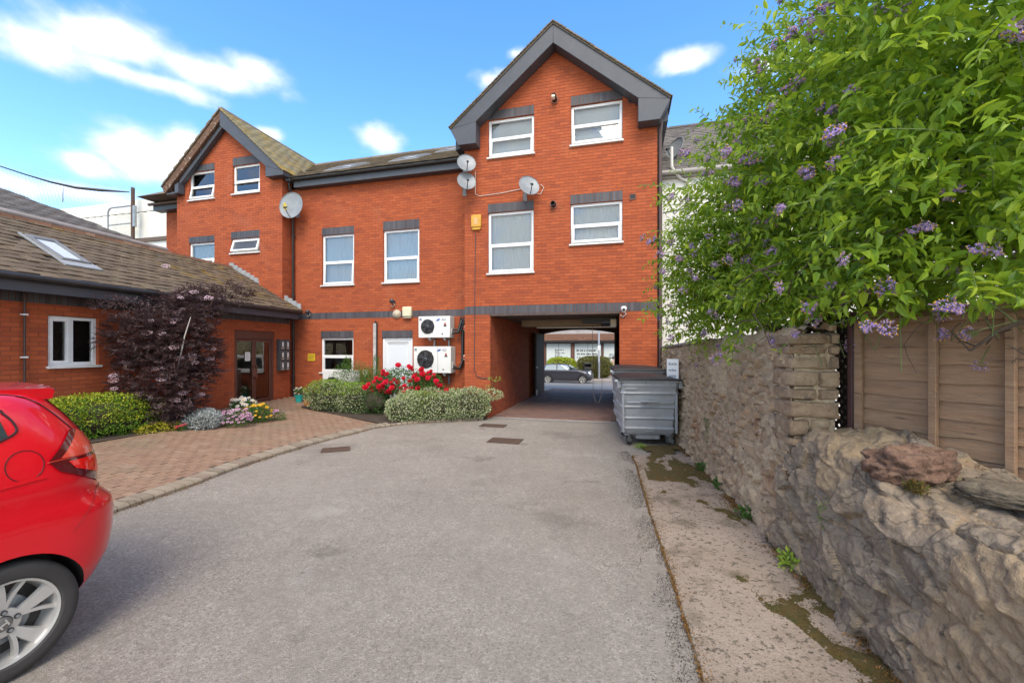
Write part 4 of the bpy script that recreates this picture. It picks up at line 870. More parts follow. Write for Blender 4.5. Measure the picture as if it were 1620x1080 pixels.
# coursed end of the tall wall
M_quoin = mat('brown sandstone', (.28,.185,.105), .92, island=[(.30,.20,.115),(.22,.145,.088),(.37,.26,.155),(.26,.165,.10)], var=[((.15,.10,.065), .7, 6), ((.42,.31,.20), .5, 15)], stain=[((.07,.055,.045), 8, .6, .72), ((.32,.17,.08), 4, .62, .74)], bump=.9, bscale=40, bdetail=8)
zc = .95; r5 = random.Random(5); j = 0
def rock(parent, name, c, sx, sy, sz, rz, m, n=10, amp=.18, seed=0, sq=4.0, fr=1.6):
    V = []; F = []; nu, nv_ = n*2, n
    for i in range(nv_+1):
        th = math.pi*i/nv_-math.pi/2
        for k in range(nu):
            ph = 2*math.pi*k/nu; d = Vector((math.cos(th)*math.cos(ph), math.cos(th)*math.sin(ph), math.sin(th)))
            q = (abs(d.x)**sq+abs(d.y)**sq+abs(d.z)**sq)**(-1/sq); p = d*q; a = 1+amp*noise.fractal(p*fr+Vector((seed*7.1, seed*3.3, 0)), 1.0, 2.0, 4)
            p = Vector((p.x*sx*a, p.y*sy*a, p.z*sz*a)); p.rotate(Matrix.Rotation(rz, 3, 'Z')); V.append(tuple(p+Vector(c)))
    for i in range(nv_):
        for k in range(nu): F.append((i*nu+k, i*nu+(k+1) % nu, (i+1)*nu+(k+1) % nu, (i+1)*nu+k))
    return npmesh(name, V, F, m, parent, smooth=True)
b = MB(); b.add([tuple(FS(u,v,z)-SW.location) for u, v, z in ((-.3,-.0,.0),(.065,-.0,.0),(.065,.30,.0),(-.3,.30,.0),(-.3,-.0,1.86),(.06,-.0,1.86),(.06,.30,1.86),(-.3,.30,1.86))], [(0,3,2,1),(4,5,6,7),(0,1,5,4),(1,2,6,5),(2,3,7,6),(3,0,4,7)]); b.build('mortar_bed', M_lime, SW)
def block(parent, name, c, sx, sy, sz, rz, m, n=6, amp=.012, seed=0):
    "squared stone with rough faces and worn edges"
    bm = bmesh.new(); bmesh.ops.create_cube(bm, size=2); bmesh.ops.subdivide_edges(bm, edges=bm.edges[:], cuts=n, use_grid_fill=True)
    for v in bm.verts:
        p = v.co.copy(); e = sorted((abs(p.x), abs(p.y), abs(p.z))); wear = max(0, e[1]-.80)/.2; q = Vector((p.x*sx, p.y*sy, p.z*sz)); k = 1-.0
        nn = noise.fractal(Vector((q.x*7, q.y*7, q.z*9))+Vector((seed*5.3, 0, seed)), 1, 2, 4); d = Vector((math.copysign(1, p.x) if abs(p.x) > .99 else 0, math.copysign(1, p.y) if abs(p.y) > .99 else 0, math.copysign(1, p.z) if abs(p.z) > .99 else 0))
        q += d*(amp*nn*1.6-.012*wear); q.rotate(Matrix.Rotation(rz, 3, 'Z')); v.co = q+Vector(c)
    me = bpy.data.meshes.new(name); bm.to_mesh(me); bm.free(); me.materials.append(m); me.polygons.foreach_set('use_smooth', [True]*len(me.polygons)); me.set_sharp_from_angle(angle=R(50)); return link(name, me, parent)
while zc < 1.86:
    h = r5.choice((.10,.15,.19,.12,.08)); h = min(h, 1.9-zc); v = -.05
    while v < .26:
        w_ = r5.choice((.16,.22,.30,.5)); w_ = min(w_, .33-v)
        p = FS(-.16+r5.uniform(-.02,.02)+.09, v+w_/2, zc+h/2)-SW.location; block(SW, 'quoin_stone', p, .17+r5.uniform(-.015,.015), w_/2-.004, h/2-.004, FS.t+r5.gauss(0,.02), M_quoin, 6, .012, j); v += w_; j += 1
    zc += h
# low rough wall nearer the camera
LW = thing('low_stone_wall', 'low wall of big rough grey rock slabs in the near right corner under the board fence', 'wall', FS(.0, 0), 0)
lt = lambda u: 1.10-.10*np.clip((u-.2)/1.2, 0, 1)+.06*np.sin(u*3.1)+.0*u
def p_low(u, t):
    if u is None: return 1.85
    H_ = lt(u); R_ = .16; on = t > H_; bt = .10*(1-np.clip(t/(H_-R_), 0, 1))
    a = np.clip((t-(H_-R_))/(2*R_), 0, 1)*np.pi/2
    v_ = np.where(t < H_-R_, -bt, np.where(t < H_+R_, -bt*0+R_*(1-np.cos(a))*1.0, R_+(t-H_-R_))); z_ = np.where(t < H_-R_, t-.05, np.where(t < H_+R_, H_-R_-.05+R_*np.sin(a)*1.0, H_-.05+.02*np.sin(t*9)))
    return v_, z_, -np.cos(a), np.sin(a)
M_limed = mat('dirty lime mortar', (.31,.22,.13), .95, var=[((.20,.145,.09), .8, 4), ((.40,.295,.185), .6, 13)], stain=[((.08,.065,.05), 11, .58, .68), ((.14,.13,.04), 3, .62, .72)], bump=1.0, bscale=36, bdetail=8)
M_slab = mat('brown grey slate rock', (.26,.178,.10), .92, cracks=((.09,.066,.045), (R(25), R(15), R(20)), (2.6, 2.6, 7.5), .026), island=[(.275,.188,.105),(.20,.146,.088),(.34,.24,.14),(.24,.176,.105),(.31,.20,.105)], speck=[(45, [(.10,.078,.056),(.23,.17,.115),(.40,.30,.20)], .38), (130, [(.08,.062,.045),(.24,.18,.12),(.42,.33,.23)], .3)], var=[((.13,.105,.08), .75, 3.2), ((.36,.285,.21), .6, 7), ((.15,.12,.09), .6, 26)], stain=[((.33,.19,.10), 2.4, .58, .72), ((.10,.10,.03), 3.0, .62, .72), ((.055,.045,.035), 9, .60, .70), ((.48,.42,.36), 6, .67, .74)], bump=1.0, bscale=26, bdetail=10)
rubble(LW, FS, -.14, 2.75, p_low, .0105, .0105, vec2seed(-.3, 2.9, 1.9, .36, .19, seed=11), .36, .19, R(-26), .034, .019, [M_slab, M_limed], limit=100, fine=.009, crack=.05, cover=-.02, strat=.012, facet=.6, tilt=.7, blur=1)
b = MB(); b.add([tuple(FS(u,v,z)-LW.location) for u, v, z in ((-.1,.12,-.1),(2.7,.12,-.1),(2.7,.62,-.1),(-.1,.62,-.1),(-.1,.30,.84),(2.7,.30,.76),(2.7,.62,.80),(-.1,.62,.84))], [(0,3,2,1),(4,5,6,7),(0,1,5,4),(1,2,6,5),(2,3,7,6),(3,0,4,7)]); b.build('core', M_slab, LW)
M_cong = mat('reddish conglomerate', (.10,.057,.032), .92, speck=[(55, [(.05,.028,.02),(.10,.052,.034),(.16,.09,.06),(.28,.19,.13)], .6)], var=[((.085,.045,.03), .7, 5), ((.27,.15,.10), .55, 22)], stain=[((.36,.28,.22), 26, .62, .70), ((.06,.045,.04), 9, .6, .7)], bump=1.0, bscale=34, bdetail=8)
bo = thing('boulder', 'reddish brown pebbly boulder lying on top of the low rock wall before the fence', 'boulder', (2.39, 2.53, 1.055), 0); rock(bo, 'rock', (0,0,0), .235, .15, .115, R(8), M_cong, 36, .26, 6, 2.5, 2.2)
M_ledge = mat('lichen dark rock', (.15,.115,.075), .95, var=[((.08,.062,.045), .8, 6), ((.24,.19,.13), .6, 16)], stain=[((.10,.095,.03), 4, .62, .74), ((.36,.34,.30), 14, .66, .74)], bump=1.0, bscale=40, bdetail=8)
bo = thing('capping_rock', 'flat dark lichen covered rock on the low wall at the right photo edge', 'rock', (2.62, 2.14, 1.015), 0); rock(bo, 'rock', (0,0,-.02), .24, .15, .045, R(-60), M_ledge, 28, .16, 9, 5, 4)
# sign on the wall
t = thing('wall_sign', 'small white sign with three lines of print on the stone wall above the bins', 'sign', FS(-4.15,-.17,1.37), R(-38))
b = MB(); b.box(-.105,.105,-.008,.004,-.20,.20); b.build('plate', M_upvc, t, bevel=.003)
def text_on(parent, s, x, y, z, size, m, name='lettering', rx=R(90), align='CENTER', rz=0, ext=.0015):
    cu = bpy.data.curves.new(name, 'FONT'); cu.body = s; cu.size = size; cu.align_x = align; cu.align_y = 'CENTER'; cu.extrude = ext; tmp = bpy.data.objects.new('tmp', cu); COL.objects.link(tmp)
    bpy.context.view_layer.update(); me = bpy.data.meshes.new_from_object(tmp.evaluated_get(bpy.context.evaluated_depsgraph_get())); bpy.data.objects.remove(tmp); me.materials.clear(); me.materials.append(m)
    o = link(name, me, parent, (x, y, z)); o.rotation_euler = (rx, 0, rz); return o
b = MB(); rr = random.Random(2)
for z in (.11, 0, -.11):      # three short lines of print, too small to read in the photograph
    x = -.07
    while x < .065: wd = rr.uniform(.010,.024); b.box(x, min(x+wd,.075), -.0105, -.0085, z-.02, z+.02-rr.choice((0,.008))); x += wd+.009
b.build('lettering', mat('faded sign print', (.22,.24,.32), .7), t)

# ---------------- fence and trellis ----------------
M_board = mat('larch lap fence board', (.36,.20,.105), .88, island=[(.37,.205,.11),(.30,.165,.09),(.44,.255,.14),(.34,.19,.105),(.40,.23,.125)], var=[((.17,.10,.062), .6, 3), ((.44,.29,.185), .5, 8), ((.20,.13,.085), .4, 30)], stain=[((.09,.055,.04), 9, .60, .72), ((.22,.16,.09), 2.5, .62, .80)], bump=.5, bscale=50)
# stretch the grain along the boards
def grain(m, sc=(1.5, 40, 40)):
    nt = m.node_tree; tc = [n for n in nt.nodes if n.type == 'TEX_COORD'][0]; mp = nt.nodes.new('ShaderNodeMapping'); mp.inputs['Scale'].default_value = sc
    for l in list(nt.links):
        if l.from_node == tc: nt.links.new(mp.outputs[0], l.to_socket)
    nt.links.new(tc.outputs['Object'], mp.inputs[0])
grain(M_board, (.35, 3.0, 3.0))
FF = Frame(2.80, 3.42, math.atan2(-.78, .27))      # fence: u towards the camera
FN = thing('board_fence', 'brown waney lap board fence behind the low rock wall at right', 'fence', FF.o, FF.t)
PANW = [(0, .92), (.93, 1.9), (1.91, 2.9)]
for a, c in ((.02, .885), (.885, 2.75)):
    z = .70; k = 0
    while z < 1.93:
        h = .128; n = 14; V = []; top = []; wv = [.012*noise.noise(Vector((i*.35, k*3.1, a)))*1.3 for i in range(n+1)]
        B_ = MB()
        for i in range(n+1):
            u = a+(c-a)*i/n; V += [(u, -.016, z-.02+wv[i]), (u, .004, z+h+.02), (u, -.004, z-.02+wv[i]), (u, .012, z+h+.02)]
        F = []
        for i in range(n):
            q = i*4; F += [(q, q+4, q+5, q+1), (q+2, q+3, q+7, q+6), (q, q+2, q+6, q+4), (q+1, q+5, q+7, q+3)]
        B_.add(V, F+[(0,1,3,2), (n*4, n*4+2, n*4+3, n*4+1)]); B_.build('board', M_board, FN); z += h-.008; k += 1
for u, w_ in ((.03,.05),(.50,.045),(.875,.045)): b = MB(); b.box(u-w_/2,u+w_/2,-.055,-.018,.55,1.97); b.build('batten', M_board, FN, bevel=.004)
for u in (1.42,1.95,2.5): b = MB(); b.box(u-.025,u+.025,-.055,-.018,.55,1.97); b.build('batten', M_board, FN, bevel=.004)
b = MB(); b.box(0,2.8,-.03,.03,1.94,1.985); b.build('top_rail', M_board, FN, bevel=.004)
M_post = mat('dark red stained post', (.085,.03,.024), .6, var=((.05,.02,.018), .8), bump=.2)
b = MB(); b.box(-.05,-.012,-.05,.02,.3,2.05); b.build('post', M_post, FN, bevel=.006)
TR = thing('trellis', 'black diamond lattice trellis filling the gap between stone wall end and board fence', 'trellis', FF(-.06,.03,0), R(-96))
def trel(i, s):
    b = MB(); x0 = -.62; z0 = .5+i*.085; 
    p = (x0, z0) if s > 0 else (x0, z0+.66); q = (0, z0+.62) if s > 0 else (0, z0+.04)
    d = Vector((q[0]-p[0], 0, q[1]-p[1])).normalized(); n = Vector((-d.z, 0, d.x))*.014; y = -.006 if s > 0 else .006
    P = [Vector((p[0],y-.005,p[1])), Vector((q[0],y-.005,q[1]))]; b.add([tuple(P[0]-n),tuple(P[1]-n),tuple(P[1]+n),tuple(P[0]+n)]+[tuple(x+Vector((0,.01,0))) for x in (P[0]-n,P[1]-n,P[1]+n,P[0]+n)], [(0,1,2,3),(7,6,5,4),(0,4,5,1),(1,5,6,2),(2,6,7,3),(3,7,4,0)]); b.build('slat', M_trel, TR)
M_trel = mat('black stained lattice', (.018,.014,.013), .7)
for i in range(-4, 16): trel(i, 1); trel(i, -1)
b = MB(); b.box(-.66,-.62,-.03,.03,.3,2.05); b.build('post', M_trel, TR)
# ---------------- wheelie bins ----------------
M_bin = mat('galvanised bin steel', (.37,.385,.405), .5, metal=.2, var=[((.29,.30,.32), .8, 3), ((.43,.445,.46), .5, 11)], stain=[((.16,.14,.12), 5, .64, .76)], bump=.06, bscale=40)
M_lid = mat('black bin lid', (.024,.021,.022), .55, var=((.04,.036,.036), .6), vscale=6)
def make_bin(loc, rz, label, grp):
    t = thing('wheelie_bin', label, 'bin', loc, rz, grp)
    W0, W1, D0, D1, z0, z1 = .44, .50, .45, .55, .21, 1.22
    def sec(z): f = (z-z0)/(z1-z0); return W0+(W1-W0)*f, D0+(D1-D0)*f
    b = MB(); lv = [z0, z0+.02]
    rib = [(.33,.025),(.36,.0),(.49,0),(.52,.022),(.55,.0),(.70,0),(.73,.022),(.76,0),(.95,0),(.985,.022),(1.02,0),(1.10,0),(1.13,.012),(1.16,0),(1.22,.0)]
    lev = [(z0,-.03),(z0+.03,0)]+rib; rows = []
    for z, e in lev:
        w_, d = sec(z); w_ += e; d += e; c = .05; rows.append([(-w_+c,-d,z),(w_-c,-d,z),(w_,-d+c,z),(w_,d-c,z),(w_-c,d,z),(-w_+c,d,z),(-w_,d-c,z),(-w_,-d+c,z)])
    V = [p for r_ in rows for p in r_]; F = []
    for i in range(len(rows)-1):
        for k in range(8): F.append((i*8+k, i*8+(k+1) % 8, (i+1)*8+(k+1) % 8, (i+1)*8+k))
    F += [tuple(range(7, -1, -1)), tuple(len(V)-8+k for k in range(8))]; b.add(V, F); body = b.build('body', M_bin, t, smooth=True, angle=28)
    b = MB(); b.box(-.52,.52,-.575,-.50,1.19,1.235); b.box(-.52,.52,.50,.575,1.19,1.235); b.box(-.535,-.47,-.575,.575,1.188,1.237); b.box(.47,.535,-.575,.575,1.188,1.237); b.build('rim', M_bin, t, bevel=.01)
    b = MB(); n = 8; V = []; F = []
    for i in range(n+1):
        x = -.545+1.09*i/n; zc_ = 1.305-.05*(2*i/n-1)**4-.015*(2*i/n-1)
        V += [(x,-.60,1.225),(x,-.60,1.262),(x,-.42,zc_),(x,.42,zc_+.012),(x,.60,1.27),(x,.60,1.225)]
    for i in range(n): F += [(i*6+k, (i+1)*6+k, (i+1)*6+k+1, i*6+k+1) for k in range(5)]
    F += [tuple(range(6)), tuple(n*6+k for k in range(5, -1, -1))]; b.add(V, F); b.build('lid', M_lid, t, bevel=.012, smooth=True)
    b = MB(); b.box(-.16,.16,-.60,-.53,.83,.855); b.box(-.155,-.135,-.56,-.45,.82,.86); b.box(.135,.155,-.56,-.45,.82,.86); b.build('handle', M_bin, t, bevel=.008)
    b = MB(); b.box(-.42,-.22,-.565,-.50,1.055,1.085); b.build('handle', M_bin, t, bevel=.008)
    b = MB(); b.box(-.40,.40,-.535,-.505,.800,.835); b.build('seam', M_bin, t, bevel=.01)
    b = MB(); b.box(-.08,.10,-.475,-.455,.26,.30); b.build('drain_plate', M_dish, t, bevel=.006)
    for s in (-1, 1):
        b = MB(); b.cyl((s*.50,-.42,1.20),(s*.60,-.42,1.20),.03); b.box(min(s*.50,s*.56),max(s*.50,s*.56),-.52,-.34,1.08,1.19); b.build('trunnion', M_bin, t, bevel=.006)
        b = MB(); b.box(min(s*.425,s*.49),max(s*.425,s*.49),-.53,-.47,.25,1.0) if False else b.box(s*.455-.02,s*.455+.02,-.535,-.50,.26,.98); b.build('corner_strap', M_bin, t, bevel=.006)
    em = MB(); em.lathe([(.088,.0),(.098,.006),(.108,.0)], 28, Matrix.Translation((.02,-.543,1.165)) @ Matrix.Rotation(R(90), 4, 'X'), sx=1.0); em.v = [(x, y-.004, 1.165+(z-1.165)*.36) for x, y, z in em.v]; em.build('oval_emblem', M_bin, t, smooth=True)
    b = MB(); b.tube([(-.045,-.548,1.158),(-.03,-.548,1.185),(-.01,-.548,1.158),(.01,-.548,1.172),(.03,-.548,1.158),(.05,-.548,1.178),(.075,-.548,1.162)], .005, 6); b.build('emblem_script', M_bin, t, smooth=True)
    b = MB(); b.box(-.22,.22,-.36,.36,.10,.22); b.build('base_tray', M_bin, t, bevel=.03)
    for sx in (-1, 1):
        for sy in (-1, 1):
            cx_, cy_ = sx*.36, sy*.40; a = R(20*sx+(70 if sx < 0 and sy < 0 else 12))
            fk = MB(); fk.M = Matrix.Translation((cx_,cy_,0)) @ Matrix.Rotation(a, 4, 'Z'); fk.box(-.06,.06,-.05,.05,.195,.215); fk.box(-.045,.045,-.035,-.029,.08,.2); fk.box(-.045,.045,.029,.035,.08,.2); fk.cyl((.05,-.04,.085),(.05,.04,.085),.014,10); c = fk.build('castor', M_steel, t)
            tw = MB(); tw.lathe([(.045,-.025),(.075,-.025),(.085,-.015),(.085,.015),(.075,.025),(.045,.025)], 24, Matrix.Translation((cx_,cy_,0)) @ Matrix.Rotation(a, 4, 'Z') @ Matrix.Translation((.05,0,.085)) @ Matrix.Rotation(R(90), 4, 'X')); tw.build('tyre', M_rubber, c, smooth=True)
            hb = MB(); hb.lathe([(0,-.02),(.05,-.022),(.05,.022),(0,.02)], 20, Matrix.Translation((cx_,cy_,0)) @ Matrix.Rotation(a, 4, 'Z') @ Matrix.Translation((.05,0,.085)) @ Matrix.Rotation(R(90), 4, 'X')); hb.build('rim', M_dish, c, smooth=True)
    return t
B1 = make_bin((2.52, 8.02, .01), R(-8), 'nearer grey steel wheelie bin with black lid and oval emblem by the stone wall', 'grey steel wheelie bins')
B2 = make_bin((2.74, 9.27, .01), R(-9), 'farther grey steel wheelie bin hidden behind the first one beside the arch pier', 'grey steel wheelie bins')

B1.scale = (1, 1, .965); B2.scale = (1, 1, 1.05)
# ---------------- things fixed to the facade ----------------
def dish(loc, rz, tilt, r, label, arm=1, pole=None, logo=False):
    t = thing('satellite_dish', label, 'satellite dish', loc, rz, 'satellite dishes on the walls')
    M = Matrix.Rotation(tilt, 4, 'X'); n = 8
    prof_ = [(r*i/n, -.16*r*(1-(i/n)**2)) for i in range(n+1)]+[(r, .012), (r*.98, .014)]
    b = MB(); b.lathe([(q, z) for q, z in prof_], 32, M @ Matrix.Rotation(R(90), 4, 'X') @ Matrix.Scale(1.08, 4, (0,1,0))); ds = b.build('reflector', M_dish, t, smooth=True)
    a = MB(); e = Vector((0,-.72*r,-.55*r)); s0 = Vector((0,0,-1.0*r)); e.rotate(M); s0.rotate(M); a.tube([tuple(s0), tuple((s0+e)*.5+Vector((0,0,-.02))), tuple(e)], .011, 8); a.build('arm', M_dark, t, smooth=True)
    l = MB(); l.tube([tuple(e+Vector((0,-.03,0))), tuple(e+Vector((0,.08,.05)))], [.03,.022], 12); l.build('receiver', M_dark, t, smooth=True)
    k = MB(); k.tube([(0,.17*r+.01,0),(0,.30,-.02),(0,.34,-.16)], .018, 8); k.box(-.05,.05,.33,.345,-.26,-.06); k.build('wall_bracket', M_steel, t)
    if logo:
        d2 = MB(); d2.M = M
        for i, (dx, dz, q) in enumerate(((-.62,.20,.09),(-.55,.02,.12),(-.68,-.10,.08),(-.52,-.25,.10),(-.70,.06,.06))): d2.lathe([(0,0),(q*r,0)], 12, Matrix.Translation((dx*r, -.012-.16*r*(1-(dx*dx+dz*dz))*-1, dz*r)) @ Matrix.Rotation(R(90), 4, 'X')) if False else d2.cyl((dx*r, .16*r*(1-dx*dx-dz*dz)-.006, dz*r), (dx*r, .16*r*(1-dx*dx-dz*dz)-.010, dz*r), q*r, 12)
        d2.build('yellow_emblem', mat('faded yellow print', (.55,.42,.05), .6), t)
    return t
dish(FB(-.52,-.34,6.40), FB.t+R(28), R(-18), .235, 'upper of the two grey satellite dishes left of the tall right block')
dish(FB(-.52,-.34,5.95), FB.t+R(30), R(-18), .235, 'lower of the two grey satellite dishes left of the tall right block')
dish(FB(1.08,-.34,5.68), FB.t+R(30), R(-20), .255, 'grey satellite dish between two windows in the middle of the tall right block')
dish(FB(-6.28,.22,6.02), FB.t+R(8), R(-6), .37, 'large grey satellite dish with yellow emblem by the corner downpipe', logo=True)
dish(FB(4.50,.9,6.72), FB.t+R(-50), R(-20), .27, 'dark satellite dish on the slate roof of the white house')
b = MB(); b.tube([FB(-.40,-.02,6.3),FB(-.40,-.02,5.72),FB(-.30,-.02,5.66),FB(.3,-.02,5.68),FB(1.0,-.02,5.76),FB(1.15,-.02,5.6),FB(1.30,-.02,5.56),FB(1.38,-.02,5.72),FB(1.3,-.02,5.8)], .008, 6)
t = thing('aerial_cable', 'pale cable looping across the brick between the satellite dishes', 'cable', FB(-.4,-.02,5.7)); b.v = [tuple(Vector(p)-t.location) for p in b.v]; b.build('cable', M_wire, t, smooth=True)
t = thing('wall_cable', 'thin dark cable clipped down the left pier of the archway', 'cable', FB(-.42,-.012,2.6)); b = MB(); b.tube([tuple(FB(*p)-t.location) for p in ((-.40,-.012,4.7),(-.42,-.012,3.2),(-.43,-.012,1.2),(-.36,-.012,1.05),(-.2,-.012,1.0),(.0,-.012,1.0))], .009, 6); b.build('cable', M_dark, t)
t = thing('alarm_box', 'yellow burglar alarm box on the brick left of the right block windows', 'alarm box', FB(-.37,0,4.98), FB.t)
b = MB(); b.prism([(-.135,-.12),(.135,-.12),(.135,.2),(-.135,.2)], -.075, -.004); b.prism([(-.10,-.19),(.10,-.19),(.135,-.121),(-.135,-.121)], -.06, -.004); b.build('cover', mat('faded yellow plastic', (.62,.33,.035), .5, var=((.5,.24,.03), .6)), t, bevel=.02)
b = MB(); b.box(-.05,.05,-.079,-.074,-.05,.12); b.build('label_patch', mat('pale orange patch', (.60,.36,.16), .6), t)
def cctv(loc, rz, label, m, s=1):
    t = thing('security_camera', label, 'security camera', loc, rz, 'security cameras on the walls')
    b = MB(); b.cyl((0,-.005,0),(0,-.03,0),.05*s,16); b.tube([(0,-.03,0),(0,-.09*s,-.02*s),(0,-.10*s,-.06*s)], .016*s, 8); b.build('bracket', m, t, smooth=True)
    c = MB(); c.lathe([(0,.06),(.04,.055),(.062,.03),(.065,0),(.055,-.035),(.03,-.058),(0,-.065)], 18, Matrix.Translation((0,-.12*s,.02*s)) @ Matrix.Scale(s, 4)); h = c.build('housing', m, t, smooth=True)
    l = MB(); l.cyl((0,-.175*s,.0),(0,-.19*s,-.005),.028*s,12); l.build('lens', M_black, h); k = MB(); k.tube([(.0,-.03,-.01),(.05*s,-.05,-.09*s),(-.02*s,-.05,-.14*s),(-.07*s,-.03,-.10*s)], .010*s, 8); k.build('flex', M_wire, t, smooth=True)
cctv(FB(3.28,0,2.66), FB.t, 'white dome security camera at the top right corner of the archway', M_white, 1.1)
cctv(FB(-5.98+.0,.65,2.86), FB.t, 'small dark security camera on the grey brick band near the left corner', M_dark, .9)
cctv(FB(-3.12,.65,3.10), FB.t, 'dark security camera with white flex above the round wall lamp', M_dark, 1.0)
t = thing('bulkhead_lamp', 'round beige bulkhead lamp on the grey brick band above the white door', 'lamp', FB(-3.02,.65,2.755), FB.t); b = MB(); b.lathe([(0,.095),(.06,.09),(.10,.06),(.115,.02),(.115,.0)], 24, Matrix.Rotation(R(90), 4, 'X')); b.build('cover', mat('beige lamp cover', (.50,.42,.31), .45), t, smooth=True); b = MB(); b.lathe([(.115,.0),(.125,.0),(.125,.03),(.116,.032)], 24, Matrix.Rotation(R(90), 4, 'X')); b.build('rim', M_cream, t, smooth=True)
t = thing('wall_light_box', 'square cream lamp box on the grey brick band right of the round lamp', 'lamp', FB(-2.66,.65,2.80), FB.t); b = MB(); b.box(-.14,.14,-.13,-.004,-.14,.15); b.build('cover', mat('cream lamp cover', (.70,.64,.44), .4), t, bevel=.035); b = MB(); b.box(-.12,.12,-.10,-.01,-.175,-.142); b.build('base', M_cream, t, bevel=.01)
t = thing('conduit', 'white plastic cable conduit running down the brick left of the white door', 'conduit', FB(-3.72,.65,1.5), FB.t); b = MB(); b.box(-.045,.045,-.06,-.003,-1.45,1.0); b.build('trunking', mat('dirty white trunking', (.55,.52,.49), .5, var=((.3,.27,.25), .8), vscale=6), t, bevel=.006); b = MB(); b.tube([(.06,-.03,.98),(.065,-.04,.2),(.06,-.04,-1.2)], .022, 8); b.tube([(-.0,-.03,1.0),(.03,-.05,1.06),(.06,-.03,.98)], .02, 8); b.build('pipe_run', M_black, t, smooth=True)
t = thing('yellow_sign', 'small yellow notice plate on the brick left of the ground floor window', 'sign', FB(-5.92,.65,1.50), FB.t); b = MB(); b.box(-.13,.13,-.01,-.002,-.11,.11); b.build('plate', mat('yellow plate', (.62,.42,.02), .5), t)
b = MB()
for z in (.06,.025,-.01,-.045): b.box(-.10,.10-.03*(z < 0),-.0125,-.0105,z-.009,z+.006)
b.build('print', mat('ochre print', (.33,.22,.03), .6), t)
t = thing('hanging_rope', 'grey rope hanging from the passage ceiling beside the bins', 'rope', FB(2.45,2.0,1.5)); b = MB(); b.tube([tuple(FB(*p)-t.location) for p in ((2.42,2.0,2.42),(2.43,2.0,1.6),(2.44,2.0,.5),(2.50,1.99,.26),(2.60,1.97,.22),(2.68,1.96,.45),(2.70,1.96,1.2))], .007, 6); b.build('rope', mat('grey rope', (.25,.22,.2), .8), t, smooth=True)
t = thing('floodlight', 'dark floodlight under the ceiling at the right side of the passage', 'lamp', FB(3.02,1.2,2.45), FB.t); b = MB(); b.box(-.08,.08,-.1,.02,-.14,.10); b.build('housing', M_dish, t, bevel=.02); b = MB(); b.box(-.07,.07,-.106,-.1,-.12,.08); b.build('lens', M_cream, t); b = MB(); b.box(-.02,.02,-.04,.0,.1,.16); b.build('bracket', M_dark, t)
